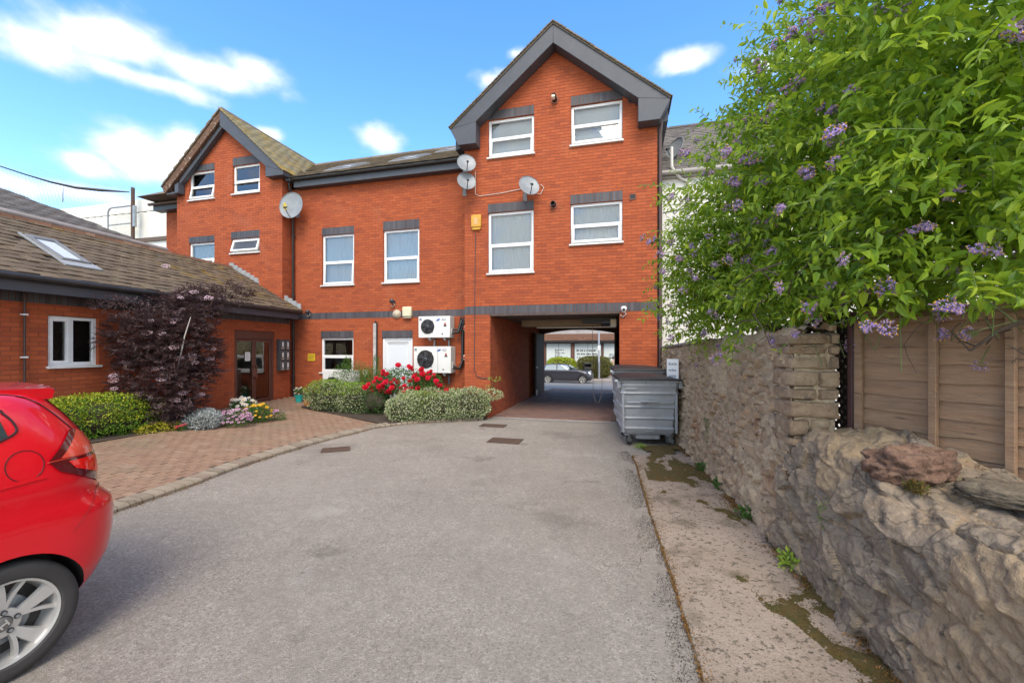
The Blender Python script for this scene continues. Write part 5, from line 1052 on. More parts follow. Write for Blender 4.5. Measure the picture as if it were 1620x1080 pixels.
# air conditioning units
M_acw = mat('white condenser casing', (.76,.75,.72), .4, var=((.68,.66,.62), .6), vscale=3)
M_navy = mat('navy print', (.02,.035,.16), .5); M_redp = mat('red print', (.45,.03,.02), .5)
def ac(loc, rz, w_, h_, d, fx, fr, label, seam=None, brackets=True, logo=True):
    t = thing('condenser_unit', label, 'air conditioner', loc, rz, 'white condenser units'); b = MB(); b.box(0,w_,0,d,0,h_); cs_ = b.build('casing', M_acw, t, bevel=.012)
    b = MB(); 
    fz = h_*.52 if not seam else h_*.52
    g = MB(); T_ = Matrix.Translation((fx,0,fz)) @ Matrix.Rotation(R(90), 4, 'X')
    g.lathe([(fr+.012,-.004),(fr+.012,.012),(fr,.014),(fr,.004),(0,.003)], 32, T_); gr = g.build('fan_shroud', M_black, t, smooth=True)
    for k in range(5):
        a = k*2*math.pi/5; f = MB(); 
        P = [(.03,-.03),(fr*.5,-.10*fr*4*.5),(fr*.93,-.02),(fr*.88,.10),(fr*.5,.06),(.03,.03)]
        f.add([(fx+(x*math.cos(a)-y*math.sin(a)), -.006-.02*(i/5), fz+(x*math.sin(a)+y*math.cos(a))) for i, (x, y) in enumerate(P)], [range(6)]); f.build('fan_blade', M_dark, gr)
    c = MB(); c.lathe([(0,.04),(.03,.036),(.045,.02),(.045,0)], 16, T_); c.build('hub', M_dish, gr, smooth=True)
    wr_ = MB()
    for q in range(1, 8): 
        rr_ = fr*q/7.5; n = 28; wr_.tube([(fx+rr_*math.cos(2*math.pi*i/n), -.045, fz+rr_*math.sin(2*math.pi*i/n)) for i in range(n+1)], .0022, 4, False)
    for q in range(4): a = q*math.pi/4+.4; wr_.tube([(fx+fr*math.cos(a)*s, -.047, fz+fr*math.sin(a)*s) for s in (-1.06, 1.06)], .004, 4)
    tag(wr_.build('fan_guard', M_black, t), kind='stuff')
    for s in (-.8, .8): 
        k_ = MB(); k_.box(fx+fr*.75*1-.012 if s > 0 else fx+fr*.75-.012, fx+fr*.75+.012, -.03, 0, fz+s*fr*.95-.014, fz+s*fr*.95+.014); k_.build('guard_clip', M_black, t)
    if seam: b = MB(); b.box(seam-.003,seam+.003,-.003,.01,.01,h_-.01); b.build('panel_seam', M_dark, t)
    if logo:
        lx, lz = w_-.30, h_-.10; text_on(t, 'KD', lx+.12, -.003, lz, .085, M_navy)
        s_ = MB(); s_.add([(lx-.10,-.004,lz-.03),(lx-.03,-.004,lz-.03),(lx+.03,-.004,lz+.03),(lx-.06,-.004,lz+.025)], [(0,1,2,3)]); s_.add([(lx-.12,-.004,lz-.028),(lx-.11,-.004,lz-.035),(lx+.0,-.004,lz-.012),(lx-.05,-.004,lz-.005)], [(0,1,2,3)]); s_.build('logo_swoosh', mat('blue print', (.06,.12,.38), .5), t)
        s_ = MB(); s_.cyl((w_-.14,-.002,h_-.21),(w_-.14,-.005,h_-.21),.028,14); s_.build('warning_dot', M_redp, t); s_ = MB(); s_.prism([(w_-.19,h_-.28),(w_-.09,h_-.28),(w_-.11,h_-.235),(w_-.17,h_-.235)], -.005, -.001); s_.build('warning_label', M_dark, t)
        s_ = MB(); s_.cyl((w_-.22,-.001,.10),(w_-.22,-.006,.10),.02,12); s_.build('knock_out', M_dark, t); s_ = MB(); s_.box(.03,.10,-.003,.0,h_-.12,h_-.05); s_.build('rating_label', M_dish, t)
    v_ = MB(); v_.box(w_,w_+.012,d*.25,d*.7,h_*.18,h_*.42); v_.build('valve_cover', M_acw, t, bevel=.004); v_ = MB(); v_.cyl((w_+.01,d*.4,h_*.28),(w_+.05,d*.4,h_*.28),.014,10); v_.cyl((w_+.01,d*.4,h_*.2),(w_+.05,d*.4,h_*.2),.012,10); v_.build('valve', M_dark, t)
    if brackets:
        for x in (w_*.35, w_*.82):
            k_ = MB(); k_.box(x-.02,x+.02,-.02,d+.045,-.05,-.012); k_.box(x-.02,x+.02,d,d+.045,-.32,-.05); k_.cyl((x,.06,-.08),(x,.06,-.01),.03,10); k_.build('bracket', M_steel, t)
    return t
ac(FB(-2.16,.28,2.06), FB.t, .93, .58, .32, .28, .185, 'upper and smaller of two white condenser units bracketed to the brick wall')
ac(FB(-2.30,.27,1.10), FB.t, 1.10, .72, .33, .36, .235, 'lower and bigger white condenser unit with a seam, behind the red roses', seam=.72)
ac(FB(-5.05,.05,.22), FB.t, 1.0, .92, .33, .33, .25, 'old white condenser unit on the ground half hidden by the leafy shrub', brackets=False, logo=False)
t = thing('refrigerant_pipes', 'dark lagged pipes between the condenser units and the downpipe', 'pipes', FB(-.98,.55,1.8)); b = MB()
b.tube([tuple(FB(*p)-t.location) for p in ((-1.2,.4,2.2),(-1.06,.45,2.2),(-1.02,.52,2.45),(-1.02,.55,2.60),(-.98,.58,2.4),(-.99,.58,1.4),(-1.05,.5,1.22),(-1.18,.4,1.25))], .042, 10); b.tube([tuple(FB(*p)-t.location) for p in ((-1.2,.42,2.3),(-1.0,.5,2.25),(-.93,.55,2.5),(-.93,.56,2.62))], .03, 8); b.build('lagging', M_black, t, smooth=True)
for z, lb in ((2.32,'small cream isolator switch beside the upper condenser unit'),(1.52,'small cream isolator switch beside the lower condenser unit')):
    t = thing('isolator_switch', lb, 'switch', FB(-.93,.65,z), FB.t, 'isolator switches'); b = MB(); b.box(-.06,.06,-.09,-.004,-.07,.07); b.build('case', M_cream, t, bevel=.01); b = MB(); b.cyl((0,-.09,0),(0,-.115,0),.03,14); b.build('knob', M_redp, t); b = MB(); b.tube([(0,-.04,-.07),(-.01,-.05,-.2),(-.12,-.06,-.28),(-.2,-.1,-.3)], .012, 6); b.build('flex', M_black, t)
t = thing('socket_box', 'small cream outdoor socket box beside the leafy shrub', 'socket', FB(-4.03,.65,1.05), FB.t); b = MB(); b.box(-.07,.07,-.08,-.004,-.09,.09); b.build('case', M_cream, t, bevel=.012); b = MB(); b.tube([(0,-.03,-.09),(-.02,-.05,-.4),(.1,-.06,-.75)], .012, 6); b.build('flex', M_wire, t)
# ---------------- foliage ----------------
def unit(A): return A/np.maximum(np.linalg.norm(A, axis=1, keepdims=True), 1e-9)
def leaf_arrays(P, D, N, L, W, fold=.25, hi=True):
    D = unit(D); S = unit(np.cross(D, N)); N = np.cross(S, D); L = L[:, None]; W = W[:, None]; n = len(P)
    if hi:
        droop = -N*L*.12
        V = np.stack([P, P+D*L+droop*1.6, P+D*L*.32-S*W*.5+N*W*fold, P+D*L*.70-S*W*.36+N*W*fold+droop*.7, P+D*L*.32+S*W*.5+N*W*fold, P+D*L*.70+S*W*.36+N*W*fold+droop*.7, P+D*L*.5+droop*.3], 1).reshape(-1, 3)
        i = (np.arange(n)*7)[:, None]; F = np.concatenate([i+np.array([[0, 6, 3, 2]]), i+np.array([[6, 1, 3, 3]]), i+np.array([[0, 4, 5, 6]]), i+np.array([[6, 5, 1, 1]])], 0)
        # triangles only, to keep the arrays uniform
        F = np.concatenate([i+np.array([[a]]) if False else i+np.array([a]) for a in ((0,6,2),(2,6,3),(3,6,1),(0,4,6),(4,5,6),(5,1,6))], 0)
    else:
        V = np.stack([P, P+D*L*.5-S*W*.5+N*W*fold, P+D*L, P+D*L*.5+S*W*.5+N*W*fold], 1).reshape(-1, 3); i = (np.arange(n)*4)[:, None]
        F = np.concatenate([i+np.array([(0,2,1)]), i+np.array([(0,3,2)])], 0)
    return V, F
def rdir(n, up=0.): A = RNG.normal(size=(n, 3)); A = unit(A); A[:, 2] += up; return unit(A)
LEAFM = {}
def leafmat(name, cols, transl=.25, rough=.5): 
    LEAFM[name] = mat(name, cols[0], rough, island=cols, transl=transl, spec=.35); return LEAFM[name]
M_lg = leafmat('shrub leaf', [(.18,.30,.022),(.27,.42,.028),(.20,.34,.035),(.38,.52,.032),(.12,.23,.03),(.48,.60,.045),(.25,.39,.045)], .5, .38)
M_bark = mat('shrub bark', (.10,.07,.05), .9, var=((.06,.04,.03), .8), vscale=9, bump=.4)
M_stem = mat('green stem', (.12,.17,.05), .7)
M_pet = mat('violet petal', (.36,.24,.60), .6, island=[(.38,.26,.62),(.30,.19,.54),(.46,.35,.68),(.36,.22,.52),(.50,.38,.62)], transl=.25)
M_bud = mat('dull mauve bud', (.30,.20,.28), .7, island=[(.30,.20,.30),(.22,.15,.18),(.36,.26,.38)])
M_cone = mat('yellow stamen', (.75,.42,.02), .5)
def split_leaves(root, P, D, N, L, W, m, name='leaf', limit=300, keyP=None, mesh=None):
    "the nearest leaves as objects sharing one mesh, the rest as one stuff part"
    d = np.linalg.norm(P-np.array(CAM), axis=1) if keyP is None else keyP
    o = np.argsort(d); a, r = o[:limit], o[limit:]
    V, F = leaf_arrays(np.zeros((1,3)), np.array([[0,1.,0]]), np.array([[0,0,1.]]), np.array([1.]), np.array([.42]))
    me = bpy.data.meshes.new(name); me.from_pydata([tuple(x) for x in V], [], [tuple(x) for x in F]); me.materials.append(m)
    base = root.location
    for i in a:
        y = Vector(D[i]).normalized(); z = Vector(N[i]); x = y.cross(z).normalized(); z = x.cross(y); ob = bpy.data.objects.new(name, me); COL.objects.link(ob); ob.parent = root
        M = Matrix.Identity(4); l = float(L[i]); wd = float(W[i])/.42
        for q in range(3): M[q][0] = x[q]*wd; M[q][1] = y[q]*l; M[q][2] = z[q]*l; M[q][3] = P[i][q]-base[q]
        ob.matrix_local = M
    V, F = leaf_arrays(P[r], D[r], N[r], L[r], W[r]); tag(npmesh('foliage', V-np.array(base), F, m, root), kind='stuff')

# big flowering shrub over the wall
SH = thing('flowering_shrub', 'huge leafy green shrub with purple flower clusters spilling over the stone wall', 'shrub', (3.3, 3.6, 1.0))
ELL = [((3.2,5.8,3.15),(.85,1.4,1.3)),((3.35,4.9,3.6),(1.1,1.3,1.5)),((3.2,3.9,3.2),(1.0,1.1,1.45)),((3.3,3.1,3.45),(1.15,.9,1.55)),((3.0,2.75,2.55),(.9,.65,.75)),((2.75,6.0,2.45),(.52,.8,.66)),((2.9,4.2,2.25),(.62,1.3,.42)),((3.7,4.2,4.6),(1.2,1.5,.95)),((3.1,2.5,3.6),(.95,.7,1.2)),((2.75,5.4,2.9),(.52,.75,.85))]
WT = np.array([a[1][0]*a[1][1]+a[1][1]*a[1][2]+a[1][0]*a[1][2] for a in ELL]); WT = WT/WT.sum()
def shoots(n):
    k = RNG.choice(len(ELL), n, p=WT); C = np.array([ELL[i][0] for i in k]); S = np.array([ELL[i][1] for i in k]); d = rdir(n)
    cd_ = unit(np.array(CAM)-C); fl = (d*cd_).sum(1) < -.15; d[fl] *= -1          # keep most shoots on the yard side
    rad = RNG.uniform(.55, 1.0, n)**.7; return C+d*S*rad[:, None], unit(d*np.array([1, 1, .8])+RNG.normal(0, .45, (n, 3))+np.array([-.15, -.2, .12])), rad
nS = 3000
P0, D0, RAD = shoots(nS); LEN = RNG.uniform(.22, .52, nS)
# a few long tips reaching left over the brick and up into the sky
TIPS = [((1060,300),5.7,(-1,-.1,.25),.5),((1075,360),5.8,(-1,0,.1),.6),((1040,470),5.9,(-1,-.2,.0),.42),((1050,390),6.0,(-1,.1,.1),.45),((1175,120),4.6,(-.8,0,.8),.6),((1150,210),5.0,(-1,-.1,.6),.6),((1290,30),3.6,(-.6,0,1),.5),((1230,90),4.2,(-.9,.1,.5),.55),((1060,500),5.6,(-.8,-.3,-.5),.4),((1270,545),3.4,(-.5,-.5,-.5),.3),((1400,520),2.9,(-.6,-.4,-.45),.35),((1150,545),4.4,(-.5,-.6,-.4),.35),((1090,565),6.2,(-.6,-.5,-.6),.35),((1330,470),3.0,(-.8,-.4,-.2),.4)]
for (x, y), Y, d, l in TIPS:
    for q in range(3):
        P0 = np.vstack([P0, np.array(pxp(x, y, Y))-np.array(d)*l*.35+RNG.normal(0, .06, 3)]); D0 = np.vstack([D0, unit(np.array([d])+RNG.normal(0, .22, (1, 3)))]); LEN = np.append(LEN, l*RNG.uniform(.7, 1.1)); RAD = np.append(RAD, 1)
n = len(P0); LP, LD, LN, LL, LW_ = [], [], [], [], []; ST_ = []; TIPP = []
for i in range(n):
    p = P0[i]; d = D0[i].copy(); L = LEN[i]; m = int(L/.034); sd = RNG.normal(size=3); sd = np.cross(d, sd); sd /= np.linalg.norm(sd)+1e-9; line = [p.copy()]
    for j in range(m):
        d = d+np.array([0, 0, -.028]); d /= np.linalg.norm(d); p = p+d*.034
        if j % 4 == 3: line.append(p.copy())
        s_ = sd*(1 if j % 2 else -1); b_ = np.cross(d, sd); s_ = s_*.85+b_*RNG.normal(0, .5)
        LP.append(p.copy()); LD.append(d*.55+s_+RNG.normal(0, .15, 3)+np.array([0, 0, -.12])); LN.append(np.array([0, 0, 1.])+RNG.normal(0, .45, 3)+np.array([-.1, -.25, 0])); q = 1-.45*j/m; l = RNG.uniform(.05, .145)*q; LL.append(l); LW_.append(l*RNG.uniform(.36, .46))
    line.append(p.copy()); ST_.append(line); TIPP.append((p, d, RAD[i]))
LP, LD, LN, LL, LW_ = map(np.array, (LP, LD, LN, LL, LW_))
# inside leaves so the crown is not hollow
nI = 11000; k = RNG.choice(len(ELL), nI, p=WT); C = np.array([ELL[i][0] for i in k]); S = np.array([ELL[i][1] for i in k]); PI_ = C+rdir(nI)*S*(RNG.uniform(.1, .8, nI)[:, None])
LP = np.vstack([LP, PI_]); LD = np.vstack([LD, rdir(nI, -.2)]); LN = np.vstack([LN, rdir(nI, .8)]); l = RNG.uniform(.08, .13, nI); LL = np.append(LL, l); LW_ = np.append(LW_, l*.45)
# keep leaves out of the wall, off the fence face and not in front of the lens
fu = (LP[:,0]-FS.o.x)*FS.v.x+(LP[:,1]-FS.o.y)*FS.v.y
ok = (np.linalg.norm(LP-np.array(CAM), axis=1) > 2.0) & ~((fu > -.12) & (LP[:,2] < 1.98)) & (LP[:,2] > 1.60) & (LP[:,1] > 1.3)
LP, LD, LN, LL, LW_ = LP[ok], LD[ok], LN[ok], LL[ok], LW_[ok]
px_n = 810+668*LP[:,0]/LP[:,1]; py_n = 552-668*(LP[:,2]-1.75)/LP[:,1]; inv = ~((px_n > 1000) & (px_n < 1620) & (py_n > 0) & (py_n < 600))
split_leaves(SH, LP, LD, LN, LL, LW_, M_lg, keyP=np.linalg.norm(LP-np.array(CAM), axis=1)+inv*100)
b = MB(); base = SH.location
for i in RNG.choice(n, 1500, replace=False): b.tube([tuple(Vector(q)-base) for q in ST_[i]], .0028, 3, False)
tag(b.build('stems', M_stem, SH), kind='stuff')
def branch(pts, r): b = MB(); b.tube([tuple(Vector(p)-base) for p in pts], r, 7); return b.build('branch', M_bark, SH, smooth=True)
for a in (((3.5,4.4,.3),(3.4,4.3,1.5),(3.2,4.5,2.3),(3.0,4.9,3.1),(2.8,5.5,3.6)),((3.5,4.3,.3),(3.5,4.0,1.6),(3.4,3.6,2.4),(3.2,3.1,3.0),(3.1,2.8,3.6)),((3.55,4.4,.4),(3.6,4.6,2.0),(3.6,4.5,3.2),(3.5,4.2,4.4)),((3.5,4.0,1.8),(3.0,3.6,2.2),(2.5,3.1,2.35)),((3.3,5,1.9),(2.9,5.6,2.3),(2.5,6.1,2.6))): branch(a, [.06-.012*i for i in range(len(a))])
# bare twigs hanging in front of the fence
for (x0,y0,Y0),(x1,y1,Y1),r in (((1640,500,2.35),(1535,555,2.55),.014),((1600,520,2.45),(1560,545,2.6),.008),((1535,555,2.55),(1500,520,2.65),.006),((1545,548,2.5),(1515,542,2.7),.006),((1520,510,2.6),(1505,540,2.65),.004),((1480,500,2.75),(1430,545,2.85),.004),((1430,545,2.85),(1450,590,2.85),.003),((1620,560,2.4),(1590,545,2.45),.005),((1630,570,2.35),(1600,575,2.4),.004),((1560,500,2.55),(1580,540,2.5),.005)):
    a, c = pxp(x0,y0,Y0), pxp(x1,y1,Y1); m_ = (a+c)/2+Vector((0,.02,.02)); branch([a, m_, c], [r, r*.8, r*.5])
for i in range(150):
    p = pxp(random.uniform(1180,1620), random.uniform(380,520), random.uniform(2.9,4.2)); q = p+Vector(rdir(1)[0])*random.uniform(.15,.4); 
    if i < 60: branch([p, (p+q)/2+Vector((0,0,.03)), q], [.006, .005, .003])
def flower_mesh(nf, spread, seed, budfrac=.3):
    r = np.random.default_rng(seed); b = MB()
    for i in range(nf):
        d = r.normal(size=3); d[2] = abs(d[2])*.6+.2; d /= np.linalg.norm(d); p = Vector(d*spread*r.uniform(.5, 1)); z = Vector(d); x = z.orthogonal().normalized(); y = z.cross(x); R_ = r.uniform(.011, .016)
        if r.random() < budfrac: b.mi = 2; b.tube([tuple(p*.8), tuple(p+z*.012)], [.004, .005], 5); continue
        b.mi = 0; 
        for k in range(5):
            a = k*1.2566+r.uniform(0, .3); c, s = math.cos(a), math.sin(a); e = x*c+y*s; f = y*c-x*s
            b.q(tuple(p+e*.002), tuple(p+e*R_*.55+f*R_*.34-z*.001), tuple(p+e*R_*1.15-z*.006), tuple(p+e*R_*.55-f*R_*.34-z*.001))
        b.mi = 1; b.tube([tuple(p), tuple(p+z*.009)], [.0035, .0015], 5)
        b.mi = 3; b.tube([(0,0,-.04), tuple(p)], .0012, 3, False)
    o = b.build('flower_cluster', [M_pet, M_cone, M_bud, M_stem]); me = o.data; bpy.data.objects.remove(o); return me
FM = [flower_mesh(26, .055, 1), flower_mesh(18, .045, 2), flower_mesh(34, .065, 3, .25), flower_mesh(20, .05, 4, .75)]
def hang(root, me, name, p, s, up=(0,0,1)):
    o = bpy.data.objects.new(name, me); COL.objects.link(o); o.parent = root; q = Vector(up).to_track_quat('Z', 'Y'); o.matrix_local = Matrix.Translation(Vector(p)-root.location) @ q.to_matrix().to_4x4() @ Matrix.Rotation(random.uniform(0, 6.28), 4, 'Z') @ Matrix.Scale(s, 4); return o
for x, y, Y, s in ((1275,278,3.25,1.15),(1185,255,4.2,1.5),(1165,290,4.3,1.4),(1190,190,4.4,1.4),(1155,200,4.6,1.1),(1265,130,3.7,1.5),(1245,145,3.8,1.3),(1310,15,3.3,1.3),(1330,5,3.3,1.0),(1390,20,3.0,1.0),(1595,55,2.3,1.3),(1612,62,2.3,1.0),(1325,205,3.1,.9),(1320,230,3.1,.9),(1060,385,5.6,1.2),(1045,405,5.6,1.3),(1075,410,5.5,1.1),(1095,390,5.4,1.1),(1125,495,4.8,1.1),(1120,375,4.9,1.0),(1195,350,4.1,1.0),(1150,330,4.5,1.0),(1130,420,4.8,1.1),(1375,520,2.85,1.0),(1400,522,2.8,.9),(1495,485,2.55,.9),(1515,490,2.5,.8),(1465,360,2.7,.8),(1445,365,2.75,.7),(1545,395,2.5,.8),(1575,400,2.45,.7),(1260,530,3.5,.8),(1085,320,5.4,1.2),(1100,440,5.2,1.1),(1080,460,5.4,1.2),(1170,225,4.5,1.2),(1345,145,3.1,.9),(1285,60,3.5,1.1),(1365,30,3.1,.9),(1050,430,5.7,1.0),(1215,190,4.1,1.0),(1205,290,4.1,1.0),(1230,330,3.8,.8),(1060,535,5.9,1.0),(1140,560,4.6,.8)):
    hang(SH, random.choice(FM), 'flower_cluster', pxp(x, y, Y-.25), s*1.08, (-.3, -.7, .6))
for p, d, r_ in random.Random(4).sample([t for t in TIPP if t[2] > .88], 190): hang(SH, random.choice(FM), 'flower_cluster', Vector(p), random.uniform(.8, 1.35), d+np.array([0, 0, .5]))

def blob_leaves(root, vols, n, L, W, m, up=.3, shell=.55, name='foliage', zmin=None, hi=False, out=.6):
    """small leaves through the volumes; vols = (centre, radii, squareness)"""
    w_ = np.array([v[1][0]*v[1][1]+v[1][1]*v[1][2]+v[1][0]*v[1][2] for v in vols]); k = RNG.choice(len(vols), n, p=w_/w_.sum()); C = np.array([vols[i][0] for i in k]); S = np.array([vols[i][1] for i in k]); sq = np.array([vols[i][2] for i in k])[:, None]
    d = rdir(n); q = (np.abs(d)**sq).sum(1, keepdims=True)**(-1/sq); rz = np.array([vols[i][3] if len(vols[i]) > 3 else 0 for i in k]); 
    bump = 1+.17*np.array([noise.noise(Vector(x*2.6+c)) for x, c in zip(d, C)])[:, None]
    o = d*q*S*(RNG.uniform(shell, 1.0, n)[:, None]**.6)*bump; c_, s_ = np.cos(rz), np.sin(rz); o = np.stack([o[:,0]*c_-o[:,1]*s_, o[:,0]*s_+o[:,1]*c_, o[:,2]], 1); P = C+o
    if zmin is not None: kk = P[:,2] > zmin; P, d, n = P[kk], d[kk], int(kk.sum())
    D = unit(d*out+RNG.normal(0, .6, (n, 3))+np.array([0, 0, up])); N = unit(d+RNG.normal(0, .5, (n, 3))+np.array([0, 0, .5])); l = RNG.uniform(L*.6, L*1.2, n)
    V, F = leaf_arrays(P, D, N, l, l*W, hi=hi); return tag(npmesh(name, V-np.array(root.location), F, m, root), kind='stuff'), P
def stems(root, base_pts, tops, r=.006, m=None):
    b = MB()
    for a, c in zip(base_pts, tops): a = Vector(a)-root.location; c = Vector(c)-root.location; b.tube([a, a.lerp(c, .5)+Vector((random.gauss(0,.02), random.gauss(0,.02), 0)), c], [r, r*.7, r*.4], 5)
    return tag(b.build('stems', m or M_bark, root), kind='stuff')
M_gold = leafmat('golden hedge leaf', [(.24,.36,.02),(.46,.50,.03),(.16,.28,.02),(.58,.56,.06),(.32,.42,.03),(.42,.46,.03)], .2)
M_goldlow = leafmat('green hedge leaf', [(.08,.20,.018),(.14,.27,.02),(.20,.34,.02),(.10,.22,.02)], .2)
M_yel = leafmat('yellow shoot', [(.55,.50,.03),(.48,.46,.04),(.60,.55,.08)], .3)
M_hcore = mat('dark hedge core', (.05,.04,.025), .9)
def hedge_core(root, c, s, rz): o = rock(root, 'dark_core', Vector(c)-root.location, *s, rz, M_hcore, 9, .12, 2, 3.0, 2)  # solid dark core in place of inner twigs and their shade
HA = R(66)
H1 = thing('clipped_hedge', 'low clipped yellow-green hedge in front of the left brick wing', 'hedge', (-7.15,7.35,.2)); hv = [((-7.18,7.25,.56),(.72,.36,.36),3.6,HA),((-7.0,7.75,.50),(.55,.36,.32),3.2,HA),((-7.45,6.6,.52),(.6,.36,.34),3.2,HA)]
for c, s, q, a in hv: hedge_core(H1, c, [x*.72 for x in s], a)
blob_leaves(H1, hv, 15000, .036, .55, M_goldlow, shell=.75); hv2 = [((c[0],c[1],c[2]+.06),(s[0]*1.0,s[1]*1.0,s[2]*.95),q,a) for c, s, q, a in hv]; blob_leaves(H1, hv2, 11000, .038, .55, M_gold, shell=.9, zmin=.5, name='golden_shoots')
blob_leaves(H1, [((-6.55,7.9,.27),(.42,.18,.12),2.5,HA)], 1500, .036, .55, M_yel, name='yellow_shoots'); stems(H1, [(-7.2+.2*k,7.2+.15*k,.1) for k in range(-2,4)], [(-7.2+.2*k,7.2+.15*k,.6) for k in range(-2,4)], .012)
# dark elder
M_eld = mat('dark purple leaf', (.022,.012,.016), .5, island=[(.088,.046,.056),(.12,.066,.07),(.062,.04,.046),(.155,.088,.08),(.10,.07,.058)], transl=.15)
M_umb = mat('pale pink flower head', (.55,.38,.42), .8, island=[(.58,.42,.45),(.48,.30,.35),(.66,.52,.54)])
EL = thing('dark_elder', 'tall dark purple leaved elder with flat pink flower heads against the brick wing', 'shrub', (-6.75,8.45,.2))
EB = Vector((-6.75,8.45,0)); tips = []
eld = [((-6.85,8.25,1.1),(.85,.65,.85)),((-6.82,8.4,1.8),(.85,.65,.75)),((-6.75,8.6,2.4),(.72,.6,.55)),((-7.1,8.05,1.95),(.65,.55,.5)),((-6.6,8.75,1.6),(.55,.5,.65)),((-6.62,8.9,2.65),(.5,.5,.38)),((-6.25,9.2,2.95),(.55,.4,.2)),((-6.95,8.2,.65),(.75,.55,.42))]
kw = np.array([a[1][0]*a[1][2] for a in eld]); kw /= kw.sum(); PP_, DD_, NN_ = [], [], []
nf = 2700; kk = RNG.choice(len(eld), nf, p=kw)
for i in range(nf):
    c, s = np.array(eld[kk[i]][0]), np.array(eld[kk[i]][1]); d = rdir(1)[0]
    if d[0]*.6-d[1]*.8 < -.2: d = -d*np.array([1,1,-1])
    p = c+d*s*RNG.uniform(.35, 1)**.6; f = unit((d*np.array([1,1,.3])+RNG.normal(0,.35,3)+np.array([0,0,.1]))[None])[0]; sd = np.cross(f, [0,0,1.]); sd /= np.linalg.norm(sd)+1e-9; nn = np.cross(sd, f)
    if not FW.inv(p).y < -.08: continue
    for j in range(5):
        t = j/4*.12; q = p+f*t+np.array([0,0,-.25*t*t*8*.1])
        for sg in ((-1, 1) if j < 4 else (0,)):
            e = f*.75+sd*sg*.8 if sg else f
            for h in range(3): PP_.append(q+e*.012*h); DD_.append(e+RNG.normal(0,.28,3)+sd*(h-1)*.45); NN_.append(nn+RNG.normal(0,.3,3))
    tips.append(p)
PP_, DD_, NN_ = map(np.array, (PP_, DD_, NN_)); ll = RNG.uniform(.045, .075, len(PP_)); V, F = leaf_arrays(PP_, DD_, NN_, ll, ll*.26, hi=False); tag(npmesh('foliage', V-np.array(EL.location), F, M_eld, EL), kind='stuff')
for k in range(9):
    a = random.uniform(0, 6.28); b = MB(); tp = Vector((-6.65+random.uniform(-.7,.7), 8.6+random.uniform(-.4,.5), random.uniform(1.6,2.9))); b.tube([EB+Vector((.1*math.cos(a),.1*math.sin(a),.15))-EL.location, (EB+tp)/2+Vector((random.uniform(-.1,.1),0,.2))-EL.location, tp-EL.location], [.022,.016,.006], 6); b.build('stem', M_bark, EL, smooth=True)
b = MB(); b.tube([Vector((-6.45,8.1,1.2))-EL.location, Vector((-6.2,8.0,2.0))-EL.location, Vector((-6.05,7.95,2.35))-EL.location], [.012,.010,.006], 6); b.build('stem', M_wire, EL, smooth=True)
def umbel(seed):
    r = np.random.default_rng(seed); b = MB()
    for i in range(70): a = r.uniform(0, 6.28); q = math.sqrt(r.random())*.085; b.M = Matrix.Translation((q*math.cos(a), q*math.sin(a), -q*q*2.5+r.normal(0,.004))); s = .009; b.add([(s,0,0),(0,s,.002),(-s,0,0),(0,-s,.002),(0,0,.004)], [(0,1,4),(1,2,4),(2,3,4),(3,0,4)])
    b.M = None
    o = b.build('flower_head', M_umb); me = o.data; bpy.data.objects.remove(o); return me
UM = [umbel(i) for i in range(3)]
for p in random.Random(9).sample(tips, min(80, len(tips))): hang(EL, random.choice(UM), 'flower_head', Vector(p)+Vector((.05,-.09,.05)), random.uniform(.6,1.0), (.25,-.45,.8))
for x, y in ((137,478),(160,475),(148,485),(330,470),(262,420)): hang(EL, UM[0], 'flower_head', pxp(x, y, 7.6), .8, (.3,-.5,.7))
blob_leaves(EL, [((-7.35,7.55,2.62),(.45,.25,.10),2),((-7.05,7.7,2.5),(.35,.3,.2),2)], 900, .06, .2, M_eld, name='foliage')
# bedding plants
def bedding(label, name, c, s, n, L, W, m, fl=None, nf=0, fs=.03, cat='flowers'):
    t = thing(name, label, cat, (c[0], c[1], zpave(c[0], c[1])+.02)); z0 = t.location.z; vol = [((c[0], c[1], z0+s[2]*.75),(s[0], s[1], s[2]),2.3)]
    _, P = blob_leaves(t, vol, n, L, W, m, zmin=z0-.01, shell=.3, up=.5); stems(t, [(c[0]+.3*s[0]*math.cos(a), c[1]+.3*s[1]*math.sin(a), z0-.02) for a in range(6)], [(c[0]+.7*s[0]*math.cos(a), c[1]+.7*s[1]*math.sin(a), z0+s[2]) for a in range(6)], .005, M_stem)
    if fl:
        top = P[(np.abs((P-np.array([c[0],c[1],z0+s[2]*.75]))/np.array(s))**2.3).sum(1) > .62]; top = top[(top[:,2] > z0+s[2]*.45)]
        for p in top[RNG.choice(len(top), min(nf, len(top)), replace=False)]: hang(t, fl, 'flower', Vector(p)+Vector((.01,-.03,.03)), fs*random.uniform(.75,1.2), (.1,-.6,.8))
    return t
def bloom(np_, m1, m2, name, dbl=1):
    b = MB()
    for q in range(dbl):
        for k in range(np_): a = 2*math.pi*(k+.5*q)/np_; c, s = math.cos(a), math.sin(a); r_ = 1-.3*q; w_ = 2.6/np_; b.mi = 0; b.q((0,0,.1*q),(r_*.6*c-w_*s*.6*r_, r_*.6*s+w_*c*.6*r_, .12+.2*q),(r_*c, r_*s, .05+.3*q),(r_*.6*c+w_*s*.6*r_, r_*.6*s-w_*c*.6*r_, .12+.2*q))
    b.mi = 1; b.lathe([(.28,.06),(.2,.2+.15*dbl),(0,.25+.15*dbl)], 8); o = b.build(name, [m1, m2]); me = o.data; bpy.data.objects.remove(o); return me
M_silver = leafmat('silver leaf', [(.36,.39,.37),(.46,.49,.47),(.30,.34,.32)], .1, .8); M_grn = leafmat('bedding leaf', [(.05,.13,.02),(.08,.18,.03),(.06,.15,.03)], .25)
